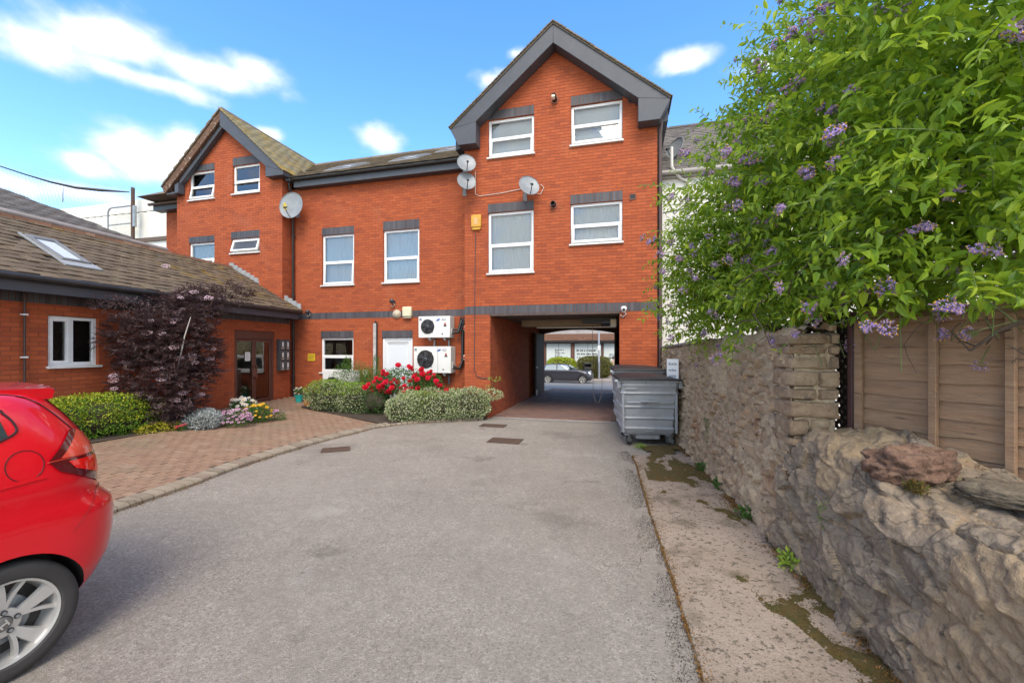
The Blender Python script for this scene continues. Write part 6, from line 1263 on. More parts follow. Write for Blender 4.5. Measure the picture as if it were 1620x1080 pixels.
M_pk = mat('pink petal', (.62,.32,.50), .6, island=[(.65,.36,.55),(.58,.28,.46),(.72,.48,.62)], transl=.2); M_wh = mat('white petal', (.78,.76,.74), .6, transl=.2); M_or = mat('orange petal', (.75,.30,.01), .6, island=[(.78,.30,.01),(.78,.48,.02),(.80,.55,.03)], transl=.2); M_dkc = mat('dark flower eye', (.12,.05,.04), .8)
FL = dict(pk=bloom(7, M_pk, M_dkc, 'pink_flower'), wh=bloom(5, M_wh, M_cone, 'white_flower', 2), orr=bloom(9, M_or, M_or, 'marigold_flower', 2))
bedding('mound of silvery grey foliage at the path edge left of the pink flowers', 'silver_ragwort', (-6.08,8.3), (.34,.28,.22), 3800, .055, .4, M_silver, cat='plant')
bedding('pale pink daisy flowers with dark eyes between silver mound and orange marigolds', 'pink_daisies', (-5.62,8.62), (.30,.26,.20), 1800, .035, .35, M_grn, FL['pk'], 95, .034)
bedding('clump of white flowers standing behind the pink daisies', 'white_flowers', (-5.95,9.35), (.30,.26,.26), 1800, .05, .45, M_grn, FL['wh'], 55, .050)
bedding('orange and yellow marigolds at the right end of the flower bed', 'marigolds', (-5.50,9.15), (.30,.26,.22), 2400, .04, .4, M_grn, FL['orr'], 42, .040)
bedding('few mauve pansies leaning out beside the marigolds', 'pansies', (-5.22,9.45), (.16,.14,.13), 400, .035, .5, M_grn, FL['pk'], 9, .045)
bedding('tiny dark red flower by the end of the yellow hedge', 'red_flower', (-6.25,8.0), (.10,.08,.08), 200, .03, .5, M_grn, bloom(6, mat('crimson petal', (.42,.02,.05), .6), M_dkc, 'red_flower'), 6, .035)
def pot(label, c, r, h, m, fl, nf):
    z = zpave(c[0], c[1])+.03; t = thing('flower_pot', label, 'flower pot', (c[0], c[1], z), 0, 'coloured flower pots by the entrance'); b = MB(); b.lathe([(0,0),(r*.72,0),(r*.95,h*.85),(r*1.06,h*.86),(r*1.06,h),(r*.92,h),(r*.88,h*.85),(0,h*.84)], 24); b.build('pot', m, t, smooth=True)
    b = MB(); b.lathe([(r*.88,h*.85),(0,h*.88)], 16); b.build('soil', M_earth, t); p = thing('potted_plant', label.replace('pot', 'potted plant growing in its pot') if False else 'small leafy plant with pale flowers growing in the '+label.split(' flower pot')[0]+' pot', 'plant', (c[0], c[1], z+h*.85)); _, P = blob_leaves(p, [((c[0], c[1], z+h+.09),(r*1.2, r*1.2, .12),2)], 350, .05, .45, M_grn, up=.6, shell=.2)
    for q in P[RNG.choice(len(P), nf, replace=False)]: hang(p, fl, 'flower', Vector(q)+Vector((0,-.02,.03)), .030, (0,-.6,.8))
pot('turquoise flower pot by the corner downpipe', (-6.05,12.0), .115, .20, mat('turquoise plastic', (.02,.38,.34), .4), FL['wh'], 16)
pot('orange flower pot beside the variegated hedge', (-5.55,11.45), .095, .17, mat('orange plastic', (.72,.20,.02), .4), FL['pk'], 4)
# variegated hedges and roses by the archway
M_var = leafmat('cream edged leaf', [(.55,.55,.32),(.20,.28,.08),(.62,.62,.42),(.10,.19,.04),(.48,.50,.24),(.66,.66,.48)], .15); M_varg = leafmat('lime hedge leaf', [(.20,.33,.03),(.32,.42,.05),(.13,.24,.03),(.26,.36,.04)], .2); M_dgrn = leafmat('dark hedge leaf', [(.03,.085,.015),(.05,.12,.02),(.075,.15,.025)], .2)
H2 = thing('variegated_hedge', 'cream and green variegated hedge running up to the left pier of the archway', 'hedge', (-2.0,10.4,.05)); hv = [((-2.05,10.28,.36),(.85,.42,.34),3.2,R(8)),((-1.15,10.45,.40),(.62,.40,.36),3.0,R(8)),((-2.55,10.1,.30),(.45,.36,.30),2.8,R(20))]
for c, s, q, a in hv: hedge_core(H2, c, [x*.7 for x in s], a)
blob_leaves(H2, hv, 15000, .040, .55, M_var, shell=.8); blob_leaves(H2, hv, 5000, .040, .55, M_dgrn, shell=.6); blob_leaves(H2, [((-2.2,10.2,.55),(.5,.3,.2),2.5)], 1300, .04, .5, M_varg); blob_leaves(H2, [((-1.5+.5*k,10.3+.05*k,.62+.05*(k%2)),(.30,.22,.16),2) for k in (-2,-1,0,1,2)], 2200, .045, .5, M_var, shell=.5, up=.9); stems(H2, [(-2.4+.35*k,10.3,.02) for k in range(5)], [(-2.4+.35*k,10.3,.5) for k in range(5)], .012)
b_ = thing('wild_seedling', 'spindly pale seedling sticking out of the hedge by the archway pier', 'plant', (-.62,10.45,.3)); stems(b_, [(-.7,10.4,.2),(-.7,10.4,.2)], [(-.45,10.35,1.0),(-.6,10.4,.8)], .006, M_stem); blob_leaves(b_, [((-.42,10.35,1.02),(.16,.08,.05),2),((-.58,10.38,.82),(.1,.06,.05),2)], 60, .06, .4, M_varg)
H3 = thing('pale_hedge', 'rounded lime and cream hedge at the path corner below the condenser unit', 'hedge', (-4.6,11.0,.25)); hv = [((-4.75,11.0,.52),(.62,.45,.36),2.8,R(-20)),((-4.0,10.85,.46),(.50,.42,.36),2.8,R(-20)),((-3.45,10.75,.45),(.45,.40,.36),2.6,0)]
for c, s, q, a in hv: hedge_core(H3, c, [x*.7 for x in s], a)
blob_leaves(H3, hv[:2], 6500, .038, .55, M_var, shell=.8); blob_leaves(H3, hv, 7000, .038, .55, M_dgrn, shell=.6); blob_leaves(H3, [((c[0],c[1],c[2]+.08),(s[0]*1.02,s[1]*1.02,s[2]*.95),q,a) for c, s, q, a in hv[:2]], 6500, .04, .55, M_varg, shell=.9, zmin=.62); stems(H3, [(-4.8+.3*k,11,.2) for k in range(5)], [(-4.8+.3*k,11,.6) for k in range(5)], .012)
SB = thing('leafy_shrub', 'loose feathery green shrub in front of the old ground condenser unit', 'shrub', (-4.1,11.35,.2)); blob_leaves(SB, [((-4.25,11.3,.95),(.62,.38,.48),2),((-3.75,11.3,.85),(.42,.35,.42),2),((-4.4,11.3,1.35),(.12,.1,.28),2),((-3.65,11.35,1.35),(.10,.1,.25),2)], 6500, .055, .22, leafmat('feathery leaf', [(.05,.12,.02),(.09,.19,.03),(.13,.24,.04),(.07,.15,.03)], .3), up=.8, shell=.2); stems(SB, [(-4.1+.05*k,11.35,.2) for k in range(8)], [(-4.5+.14*k,11.3,1.2+.1*(k%3)) for k in range(8)], .008)
RB = thing('rose_bush', 'rose bush covered in bright red blooms in front of the condenser units', 'rose bush', (-2.75,10.75,.2)); rv = [((-2.75,10.75,.90),(.72,.45,.40),2),((-2.2,10.7,.80),(.5,.4,.36),2),((-3.2,10.75,.78),(.42,.38,.34),2)]
_, P = blob_leaves(RB, rv, 5600, .055, .5, M_grn, shell=.3, up=.4); stems(RB, [(-2.75+.06*k,10.8,.1) for k in range(-4,5)], [(-2.75+.16*k,10.75,1.0) for k in range(-4,5)], .010)
M_rose = mat('red rose petal', (.62,.008,.02), .5, island=[(.66,.008,.02),(.52,.005,.02),(.72,.02,.05),(.60,.01,.06)], transl=.15)
def rose(seed):
    r = np.random.default_rng(seed); b = MB()
    for ring, (k, R_, z) in enumerate(((6,.052,.0),(5,.040,.014),(4,.026,.024),(3,.014,.030))):
        for i in range(k):
            a = 6.283*i/k+ring*.6+r.uniform(-.2,.2); c, s = math.cos(a), math.sin(a); w_ = R_*.75
            b.add([(0,0,z-.012),(R_*.7*c-w_*s,R_*.7*s+w_*c,z+.012),(R_*1.05*c,R_*1.05*s,z+.02),(R_*.7*c+w_*s,R_*.7*s-w_*c,z+.012),(R_*.55*c,R_*.55*s,z)], [(0,3,4),(0,4,1),(1,4,2),(4,3,2)])
    o = b.build('rose', M_rose); me = o.data; bpy.data.objects.remove(o); return me
RO = [rose(i) for i in range(3)]
fr = P[(P[:,1]-10.75 < .12) & (P[:,2] > .55)]; sh_ = fr[RNG.choice(len(fr), 62, replace=False)]
for p in sh_: hang(RB, random.choice(RO), 'rose', Vector(p)+Vector((0,-.08,.06)), random.uniform(.85,1.35), (random.uniform(-.4,.4),-.8,.6))
for x, y, Y in ((583,608,10.5),(602,600,10.4),(612,592,10.4),(630,578,10.6),(650,582,10.5),(667,585,10.5),(600,612,10.4),(620,614,10.3),(640,610,10.3),(706,617,10.3),(578,613,10.4),(660,600,10.3),(690,603,10.3),(610,605,10.3),(592,604,10.4),(595,598,10.45),(668,592,10.4)): hang(RB, random.choice(RO), 'rose', pxp(x,y,Y), random.uniform(1.0,1.5), (random.uniform(-.3,.3),-.8,.6))
# weeds and moss
M_moss = leafmat('moss', [(.085,.080,.012),(.06,.07,.012),(.16,.075,.016),(.045,.055,.010),(.11,.06,.014),(.08,.095,.014)], 0, .95); M_omoss = leafmat('dry orange moss', [(.22,.105,.03),(.29,.15,.045),(.13,.07,.025),(.10,.075,.03),(.17,.10,.04)], 0, .95)
def scatter(name, pts, m, L, zf, label=None): 
    pts = np.array(pts); n = len(pts); D = rdir(n, .5); l = RNG.uniform(L*.5, L*1.3, n); P = np.stack([pts[:,0], pts[:,1], np.array([zf(x, y) for x, y in pts])], 1); V, F = leaf_arrays(P, D, rdir(n, .6), l, l*.55, hi=False); return tag(npmesh(name, V, F, m), kind='stuff')
def wallx(y): return 2.35+.181*(y-3.56)
def stripx(y): return float(np.interp(y, [c[1] for c in cs][::-1], [c[0] for c in cs][::-1]))
def stripz(x, y): f = max(0, min(1, (x-stripx(y))/max(.1, wallx(y)+.12-stripx(y)))); return .018+.028*f
def mossf(x, y):
    d = wallx(y)-x; a = noise.fractal(Vector((x*1.7, y*.9, 4)), 1, 2, 5)+.35*noise.noise(Vector((x*9, y*7, 1)))*.5; reach = (.95 if y > 5.0 else .42 if y > 3.4 else .38)
    return a-.02+(.22 if y > 5.0 else .06)-.75*max(0, d-reach)-.30*d+.35*max(0, .14-d)*4
nx_, ny_ = 90, 760; V = []; K = []
for j in range(ny_+1):
    y = 1.5+6.0*j/ny_
    for i in range(nx_+1):
        x = stripx(y)+.10+(wallx(y)+.06-stripx(y)-.10)*i/nx_; m_ = mossf(x, y); K.append(m_); V.append((x, y, stripz(x, y)-.004+.016*min(1, max(0, m_*5+.05))+.006*noise.noise(Vector((x*60, y*60, 0)))*(m_ > 0)))
F = []; mi_ = []
for j in range(ny_):
    for i in range(nx_):
        a = j*(nx_+1)+i; q = (a, a+1, a+nx_+2, a+nx_+1)
        if max(K[k] for k in q) > 0: F.append(q)
M_mat = mat('moss mat', (.06,.062,.012), .98, speck=[(240, [(.03,.036,.008),(.065,.068,.014),(.11,.09,.02)], .6)], var=[((.13,.065,.018), .8, 2.6), ((.045,.058,.012), .7, 6), ((.16,.085,.022), .5, 14)], stain=[((.30,.24,.18), 30, .62, .66)], bump=1.0, bscale=90, bdetail=6)
tag(npmesh('moss_mat', V, F, M_mat, smooth=True), kind='stuff')
pt = []
while len(pt) < 16000:
    y = random.uniform(1.6, 7.4); x = wallx(y)-abs(random.gauss(0, .10))-(.0 if random.random() < .5 else random.uniform(0, 1.05)*(1 if y > 4.8 else .45 if y > 3.2 else .5))
    nn_ = noise.fractal(Vector((x*1.7, y*.9, 4)), 1, 2, 4)
    if x > stripx(y)+.12 and mossf(x, y) > -.03: pt.append((x, y))
scatter('moss', pt, M_moss, .010, lambda x, y: stripz(x, y)+.008)
pt = []
while len(pt) < 14000:
    y = random.uniform(1.6, 6.9); q = noise.noise(Vector((y*2.2, 7, 0))); q2 = noise.fractal(Vector((y*3.1, 2, 0)), 1, 2, 4); x = stripx(y)+.01+abs(random.gauss(.0, .012+.15*max(0, q2+.25)**1.3))-.012+.02*noise.noise(Vector((y*2.3,0,0)))
    if q2 > -.28 or random.random() < .2: pt.append((x, y))
scatter('dry_moss', pt, M_omoss, .017, lambda x, y: .012)
pt = []
while len(pt) < 16000:
    y = random.uniform(1.6, 7.4); x = wallx(y)-abs(random.gauss(0, .07+.16*max(0, noise.noise(Vector((y*1.1, 5, 0)))+.1))); 
    if noise.noise(Vector((y*1.6, 3, x))) > -.1: pt.append((x, y))
scatter('leaf_litter', pt, M_omoss, .018, lambda x, y: stripz(x, y)+.006)
for i, (y, dx, s, lb) in enumerate(((5.9,.10,.10,'small green weed tuft by the wall foot near the bins'),(5.2,.10,.09,'small green weed at the wall foot halfway along the strip'),(4.3,.10,.09,'low green weed clump in the leaf litter by the wall'),(3.3,.12,.10,'bright green weed at the wall foot nearest the camera'))):
    t = thing('weed', lb, 'weed', (wallx(y)-dx, y, .04)); blob_leaves(t, [((wallx(y)-dx, y, .08),(s*.8,s*1.3,s*.8),2)], 160, .045, .45, M_varg if i == 3 else M_grn, up=.7, shell=.1)
t = thing('weed', 'small green tuft growing under the near corner of the first wheelie bin', 'weed', (2.23,7.36,.01)); blob_leaves(t, [((2.23,7.36,.05),(.12,.06,.05),2)], 160, .04, .3, M_varg, up=.8, shell=.1)
pt = []
for i in range(2200):
    p, d = kpt(random.uniform(.5, L_[-1]-.2)); n_ = Vector((-d.y, d.x, 0)); q = p-n_*abs(random.gauss(.0, .035))
    if noise.noise(Vector((q.x*1.3, q.y*1.3, 0))) > 0: pt.append((q.x, q.y))
scatter('kerb_litter', pt, M_omoss, .016, lambda x, y: .006)
pt = []
while len(pt) < 7000:
    y = random.uniform(1.4, 7.2); d = abs(random.gauss(0, .13)); q = noise.fractal(Vector((y*1.4, d*4, 8)), 1, 2, 3)
    if q > -.12: pt.append((stripx(y)-d+.02*noise.noise(Vector((y*2.3,0,0))), y))
scatter('dark_grit', pt, mat('dark grit', (.06,.05,.04), .95, island=[(.05,.042,.034),(.09,.075,.06),(.035,.03,.026),(.13,.10,.07)]), .010, lambda x, y: .003)
# grit and scraps on the yard
pt = [(random.uniform(-3.2,1.7), random.uniform(2.2,9)) for i in range(260)]
scatter('scattered_litter', pt, mat('dry leaf scrap', (.22,.16,.10), .9, island=[(.14,.09,.06),(.30,.23,.15),(.40,.36,.30)]), .014, lambda x, y: .006)
for i, (u, z, s) in enumerate(((.62,.60,.09),(.10,.66,.07),(.33,1.0,.08),(1.2,.98,.07))):
    t = thing('moss_tuft', ['green moss tuft hanging on the rough rock face','brownish moss tuft in the crack at the tall wall corner','green moss cushion beside the reddish boulder','green moss patch on the ledge near the right edge'][i], 'moss', FS(u, .02 if z < .9 else .1, z)); blob_leaves(t, [(tuple(FS(u, -.02 if z < .9 else .12, z)),(s*.7,s*.9,s*(1.2 if z < .9 else .5)),2)], 420, .022, .35, M_moss if i % 2 else M_goldlow, up=.3, shell=.1)
# ---------------- cars ----------------
class CarShape:
    def __init__(s, lv, RC=.36, RF=.7, n=2.7): s.lv = lv; s.RC = RC; s.RF = RF; s.n = n; s.z = [l[0] for l in lv]
    def at(s, z): return [float(np.interp(z, s.z, [l[k] for l in s.lv])) for k in (1, 2, 3)]
    def y(s, x, z):
        xr, xf, hw = s.at(z); 
        if x < xr+s.RC: t = min(1, max(0, 1-(x-xr)/s.RC)); return hw*(1-t**s.n)**(1/s.n)
        if x > xf-s.RF: t = min(1, max(0, 1-(xf-x)/s.RF)); return hw*(1-t**s.n)**(1/s.n)
        return hw
    def loop(s, z, nc=9, ns=26):
        xr, xf, hw = s.at(z); RC = min(s.RC, (xf-xr)*.35); RF = min(s.RF, (xf-xr)*.45); H_ = []
        for i in range(nc+1):
            p = math.pi/2*i/nc; H_.append((xr+RC*(1-math.cos(p)**(2/s.n)), hw*math.sin(p)**(2/s.n)))
        for i in range(1, ns): H_.append((xr+RC+(xf-RF-xr-RC)*i/ns, hw))
        for i in range(nc+1):
            p = math.pi/2*(1-i/nc); H_.append((xf-RF*(1-math.cos(p)**(2/s.n)), hw*math.sin(p)**(2/s.n)))
        return [(x, y, z) for x, y in H_]+[(x, -y, z) for x, y in H_[-2:0:-1]]
    def body(s, zs):
        V = []; F = []; 
        for z in zs: L = s.loop(z); m = len(L); V += L
        for i in range(len(zs)-1):
            for k in range(m): F.append((i*m+k, i*m+(k+1) % m, (i+1)*m+(k+1) % m, (i+1)*m+k))
        F = [f[::-1] for f in F]; F += [list(range(m)), list(range(len(V)-1, len(V)-m-1, -1))]; return V, F
    def patch(s, poly, off, side=1, nx=10, nz=8, rear=False):
        """quad patch hugging the side: poly = bottom-left, bottom-right, top-right, top-left in (x,z)"""
        b = MB(); V = []; 
        for j in range(nz+1):
            for i in range(nx+1):
                a, t = i/nx, j/nz; bx = [poly[0][k]*(1-a)+poly[1][k]*a for k in (0, 1)]; tx = [poly[3][k]*(1-a)+poly[2][k]*a for k in (0, 1)]; x = bx[0]*(1-t)+tx[0]*t; z = bx[1]*(1-t)+tx[1]*t
                V.append(s.P(x, z, off, side))
        F = [(j*(nx+1)+i, j*(nx+1)+i+1, (j+1)*(nx+1)+i+1, (j+1)*(nx+1)+i) for j in range(nz) for i in range(nx)]
        if side < 0: F = [f[::-1] for f in F]
        b.add(V, F); return b
    def P(s, x, z, off, side=1):
        e = .01; y = s.y(x, z); dx = (s.y(x+e, z)-s.y(x-e, z))/(2*e); dz = (s.y(x, z+e)-s.y(x, z-e))/(2*e); dx = max(-8, min(8, dx)); n = Vector((-dx, 1, -dz)).normalized(); return (x+n.x*off, side*(y+n.y*off), z+n.z*off)
def fixn(me): bm = bmesh.new(); bm.from_mesh(me); bmesh.ops.recalc_face_normals(bm, faces=bm.faces); bm.to_mesh(me); bm.free()
def cut_arches(o, wheels, r, hw):
    for x, sgn in wheels:
        c = MB(); c.cyl((x, sgn*(hw+.3), .31), (x, sgn*(hw-.30), .31), r, 48); co = c.build('arch_cutter', M_black, o.parent); fixn(co.data); fixn(o.data)
        md = o.modifiers.new('arch', 'BOOLEAN'); md.operation = 'DIFFERENCE'; md.object = co; md.solver = 'EXACT'; o.data.materials.append(M_black) if len(o.data.materials) < 2 else None
        bpy.context.view_layer.update(); me = bpy.data.meshes.new_from_object(o.evaluated_get(bpy.context.evaluated_depsgraph_get())); o.modifiers.clear(); old = o.data; o.data = me; bpy.data.objects.remove(co)
    return o
M_tyre = mat('tyre rubber', (.032,.029,.028), .78, var=[((.055,.05,.047), .7, 4)], bump=.12, bscale=70)
M_alloy = mat('silver alloy', (.66,.64,.61), .42, metal=.55, var=((.55,.53,.50), .6), vscale=8)
M_alloyd = mat('dark alloy recess', (.05,.045,.042), .5, metal=.4)
def wheel(car, x, y, sgn, r=.31, rim=.218, emblem='H', w_=.19):
    t = link('wheel', None, car, (x, y, r)); t.rotation_euler = (0, 0, 0 if sgn > 0 else math.pi)
    Mx = Matrix.Rotation(R(-90), 4, 'X')        # lathe axis z -> +y
    b = MB(); h = w_/2
    b.lathe([(rim,-h),(r-.03,-h),(r-.006,-h*.75),(r,-h*.5),(r,-.02),(r-.006,-.018),(r-.006,-.012),(r,-.010),(r,.010),(r-.006,.012),(r-.006,.018),(r,.02),(r,h*.55),(r-.006,h*.78),(r-.022,h*.97),(rim+.045,h*1.03),(rim+.012,h*.98),(rim+.002,h*.86)], 64, Mx); 
    ty = b.build('tyre', M_tyre, t, smooth=True)
    b = MB(); b.lathe([(rim+.004,h*.84),(rim+.001,h*.90),(rim-.010,h*.86),(rim-.016,h*.5),(rim-.03,-.02),(rim-.035,-h)], 64, Mx); rm = b.build('rim', M_alloy, t, smooth=True)
    b = MB(); b.lathe([(0,-.015),(rim-.03,-.02)], 40, Mx); b.build('brake_backing', M_alloyd, rm)
    b = MB(); b.lathe([(0,.0),(.13,.0),(.135,-.012)], 40, Mx); b.build('brake_disc', M_steel, rm, smooth=True)
    for k in range(5):
        a0 = k*2*math.pi/5+.32
        for (da, w0, w1, dl, m_) in ((-.10,.034,.082,-.10,M_alloy),(.30,.020,.022,.16,M_alloy)):
            b = MB(); n = 7; A = []
            for i in range(n+1):
                f = i/n; q = .050+(rim-.012-.050)*f; a = a0+da*(.35+.65*f)+dl*f*.6; wd = w0+(w1-w0)*f; e = Vector((math.cos(a),0,math.sin(a))); p = Vector((-math.sin(a),0,math.cos(a))); yy = .050+.026*f-.012*f*f
                c = e*q; A += [tuple(c-p*wd*.5+Vector((0,yy-.03,0))), tuple(c-p*wd*.42+Vector((0,yy,0))), tuple(c+p*wd*.42+Vector((0,yy,0))), tuple(c+p*wd*.5+Vector((0,yy-.03,0)))]
            F = []
            for i in range(n): F += [(i*4+j, (i+1)*4+j, (i+1)*4+j+1, i*4+j+1)[::-1] for j in range(3)]
            b.add(A, F); b.build('spoke', m_, rm, smooth=True, angle=30)
        an = a0+.08; b = MB(); c = Vector((.056*math.cos(an), .045, .056*math.sin(an))); b.cyl(c, c+Vector((0,.018,0)), .014, 14, .013); b.build('nut_well', M_alloyd, rm); b = MB(); b.cyl(c, c+Vector((0,.022,0)), .009, 6); b.build('wheel_nut', M_steel, rm)
    b = MB(); b.lathe([(.078,.026),(.074,.052),(.040,.056)], 32, Mx); b.build('hub_plate', M_alloy, rm, smooth=True)
    b = MB(); b.lathe([(.037,.050),(.034,.064),(.026,.067),(0,.068)], 28, Mx); b.build('hub_cap', mat('hub cap grey', (.22,.21,.20), .4, metal=.5) if 'hub cap grey' not in bpy.data.materials else bpy.data.materials['hub cap grey'], rm, smooth=True)
    if emblem:
        b = MB(); b.M = Matrix.Rotation(R(28), 4, 'Y'); 
        for s in (-1, 1): b.add([(s*.010,.0685,-.018),(s*.017,.0685,-.018),(s*.019,.0685,.018),(s*.013,.0685,.018),(s*.010,.0715,-.018),(s*.017,.0715,-.018),(s*.019,.0715,.018),(s*.013,.0715,.018)], [(0,1,2,3),(7,6,5,4),(0,4,5,1),(1,5,6,2),(2,6,7,3),(3,7,4,0)])
        b.box(-.012,.012,.0685,.0715,-.004,.003); b.build('emblem', M_alloy, rm)
    return t
M_red = mat('red car paint', (.66,.003,.012), .30, coat=.8, spec=.35); M_redl = mat('red lamp lens', (.80,.012,.010), .10, coat=.6, spec=.4); M_redd = mat('dark red lamp lens', (.10,.006,.010), .10, coat=1.0); M_redo = mat('pale red lamp lens', (.78,.085,.05), .12, coat=.6)
M_cglass = mat('dark car glass', (.035,.045,.055), .04, spec=.8, coat=.6); M_gap = mat('panel gap', (.03,.004,.006), .6)
CA = CarShape([(.19,-.42,3.10,.74),(.27,-.50,3.24,.785),(.36,-.57,3.31,.815),(.48,-.625,3.325,.838),(.62,-.645,3.33,.847),(.74,-.65,3.32,.847),(.80,-.64,3.31,.845),(.84,-.605,3.28,.842),(.88,-.575,3.22,.838),(.94,-.56,3.05,.836),(.985,-.56,2.72,.836),(1.02,-.56,2.45,.832),(1.07,-.555,2.26,.825),(1.16,-.535,2.05,.808),(1.26,-.49,1.82,.780),(1.36,-.43,1.58,.745),(1.44,-.37,1.38,.712),(1.485,-.31,1.2,.68),(1.515,-.20,.95,.62),(1.535,.05,.75,.48),(1.545,.25,.6,.25)], RC=.40)
TH = R(72); HUB = Vector((-2.635, 2.20, 0)); RC_ = thing('parked_car', 'bright red hatchback, only its rear left corner and wheel in the frame at left', 'car', HUB+Vector((-math.sin(TH)*.83, math.cos(TH)*.83, 0)), math.pi+TH)
zs = sorted(set([l[0] for l in CA.lv]+[.22,.31,.42,.55,.68,.77,.82,.86,.91,.96,1.0,1.045,1.11,1.21,1.31,1.40,1.465])); V, F = CA.body(zs); b = MB(); b.add(V, F); bo = b.build('body', M_red, RC_, smooth=True, angle=60)
cut_arches(bo, [(0,1),(0,-1),(2.53,1),(2.53,-1)], .345, .847)
bo.data.polygons.foreach_set('use_smooth', [True]*len(bo.data.polygons)); bo.data.set_sharp_from_angle(angle=R(38))
for x, s in ((0,1),(0,-1),(2.53,1),(2.53,-1)): wheel(RC_, x, s*.738, s)
def trim(pts, r, m, name, par=RC_, side=1): b = MB(); b.tube([CA.P(x, z, .0015, side) for x, z in pts], r, 6); return b.build(name, m, par, smooth=True)
def spl(P, n=8):
    out = []
    for i in range(len(P)-1):
        p0, p1, p2, p3 = [Vector((*P[max(0, min(len(P)-1, j))], 0)) for j in (i-1, i, i+1, i+2)]
        for k in range(n): t = k/n; q = .5*((2*p1)+(p2-p0)*t+(2*p0-5*p1+4*p2-p3)*t*t+(3*p1-p0-3*p2+p3)*t**3); out.append((q.x, q.y))
    return out+[tuple(P[-1])]
for s in (1, -1):
    # tail lamp: pale upper lens, dark blade, bright lower reflector, dark base
    L0 = link('tail_lamp', None, RC_)
    CA.patch([(-.215,1.125),(-.455,1.112),(-.47,1.205),(-.335,1.262)], .008, s, 12, 8).build('upper_lens', M_redo, L0, smooth=True)
    CA.patch([(-.165,1.115),(-.22,1.125),(-.34,1.262),(-.295,1.268)], .009, s, 6, 8).build('dark_edge', M_redd, L0, smooth=True)
    CA.patch([(-.21,1.055),(-.495,.90),(-.46,1.108),(-.167,1.112)], .009, s, 14, 8).build('lower_lens', M_redd, L0, smooth=True)
    CA.patch([(-.28,1.055),(-.43,.985),(-.43,1.095),(-.25,1.10)], .013, s, 10, 6).build('reflector', M_redl, L0, smooth=True)
    trim(spl([(-.165,1.113),(-.30,1.118),(-.455,1.11)]), .003, M_redo, 'lens_seam', L0, s)
    trim(spl([(-.075+.075*math.cos(a), 1.12+.08*math.sin(a)) for a in np.linspace(0, 2*math.pi, 16)], 4), .0022, M_gap, 'fuel_flap_gap' if s > 0 else 'panel_gap', RC_, s)
    CA.patch([(-.03,1.275),(.62,1.13),(.62,1.445),(.0,1.415)], .004, s).build('quarter_window', M_cglass, RC_, smooth=True)
    CA.patch([(.68,1.12),(1.22,1.08),(1.16,1.45),(.68,1.45)], .004, s).build('side_window', M_cglass, RC_, smooth=True); CA.patch([(1.30,1.075),(2.02,1.06),(1.52,1.38),(1.24,1.45)], .004, s).build('side_window', M_cglass, RC_, smooth=True)
    trim(spl([(.0,1.265),(-.065,1.31),(-.03,1.40),(.05,1.43),(.62,1.455),(1.2,1.455)]), .006, M_gap, 'window_seal', RC_, s); trim([(.0,1.265),(.62,1.125),(1.22,1.075),(2.0,1.055)], .006, M_gap, 'window_seal', RC_, s)
    for pl in ([(.42,.40),(.40,.60),(.36,.78),(.33,.85),(.55,1.03),(.63,1.12)], [(1.26,.30),(1.24,.7),(1.25,1.06)], [(2.15,.35),(2.13,.75),(2.08,1.04)]): trim(spl(pl), .003, M_gap, 'door_gap', RC_, s)
    trim(spl([(-.43,.90),(-.37,.84),(-.31,.76),(-.26,.69)]), .0008, M_gap, 'bumper_seam', RC_, s); trim(spl([(-.43,.895),(-.50,.885)]), .002, M_gap, 'bumper_seam', RC_, s)
    trim(spl([(-.33,1.265),(-.26,1.36),(-.19,1.44),(-.10,1.49),(.15,1.525)]), .0035, M_gap, 'hatch_gap', RC_, s)
    trim(spl([(-.02,1.03),(-.20,1.03),(-.33,.99)]), .0012, M_gap, 'flank_seam', RC_, s) if False else None
    for x in (.75, 1.9): b = MB(); b.tube([CA.P(x+q*.18, .93+.01*q, .03 if 0 < q < 1 else .0, s) for q in (0, .15, .85, 1)], .014, 8); b.build('door_handle', M_red, RC_, smooth=True)
    b = MB(); b.M = Matrix.Translation(CA.P(1.98, 1.06, .10, s)); b.lathe([(0,-.06),(.06,-.05),(.09,0),(.06,.05),(0,.06)], 14, Matrix.Scale(.8, 4)); b.build('mirror', M_red, RC_, smooth=True)
# swage crease on the flank
for s in (1, -1):
    for dz_, off in ((0, .006),): CA.patch([(-.16,1.035),(2.9,.83),(2.9,.85),(-.14,1.055)], off, s, 30, 2).build('flank_crease', M_red, RC_, smooth=True)
# roof spoiler, rear screen, plate
def rearx(y, z, off): xr, xf, hw = CA.at(z); t = min(.999, abs(y)/hw); return xr+CA.RC*(1-(1-t**CA.n)**(1/CA.n))-off
def rear_patch(y0, y1, z0, z1, off, name, m, taper=0, ny=16, nz=10):
    V = []; 
    for j in range(nz+1):
        z = z0+(z1-z0)*j/nz; k = 1-taper*j/nz
        for i in range(ny+1): y = (y0+(y1-y0)*i/ny)*k; V.append((rearx(y, z, off), y, z))
    b = MB(); b.add(V, [(j*(ny+1)+i, (j+1)*(ny+1)+i, (j+1)*(ny+1)+i+1, j*(ny+1)+i+1) for j in range(nz) for i in range(ny)]); return b.build(name, m, RC_, smooth=True)
rear_patch(-.60, .60, 1.10, 1.44, .004, 'rear_window', M_cglass, .12)
b = MB(); n = 12; V = []
for i in range(n+1):
    y = -.56+1.12*i/n; e = rearx(y, 1.45, 0); V += [(e+.24, y, 1.540-.03*abs(y)), (e-.035, y, 1.530-.03*abs(y)), (e-.055, y, 1.515-.03*abs(y)), (e-.045, y, 1.462-.02*abs(y)), (e+.10, y, 1.445)]
F = [(i*5+k, (i+1)*5+k, (i+1)*5+k+1, i*5+k+1) for i in range(n) for k in range(4)]+[tuple(range(5))[::-1], tuple(n*5+k for k in range(5))]
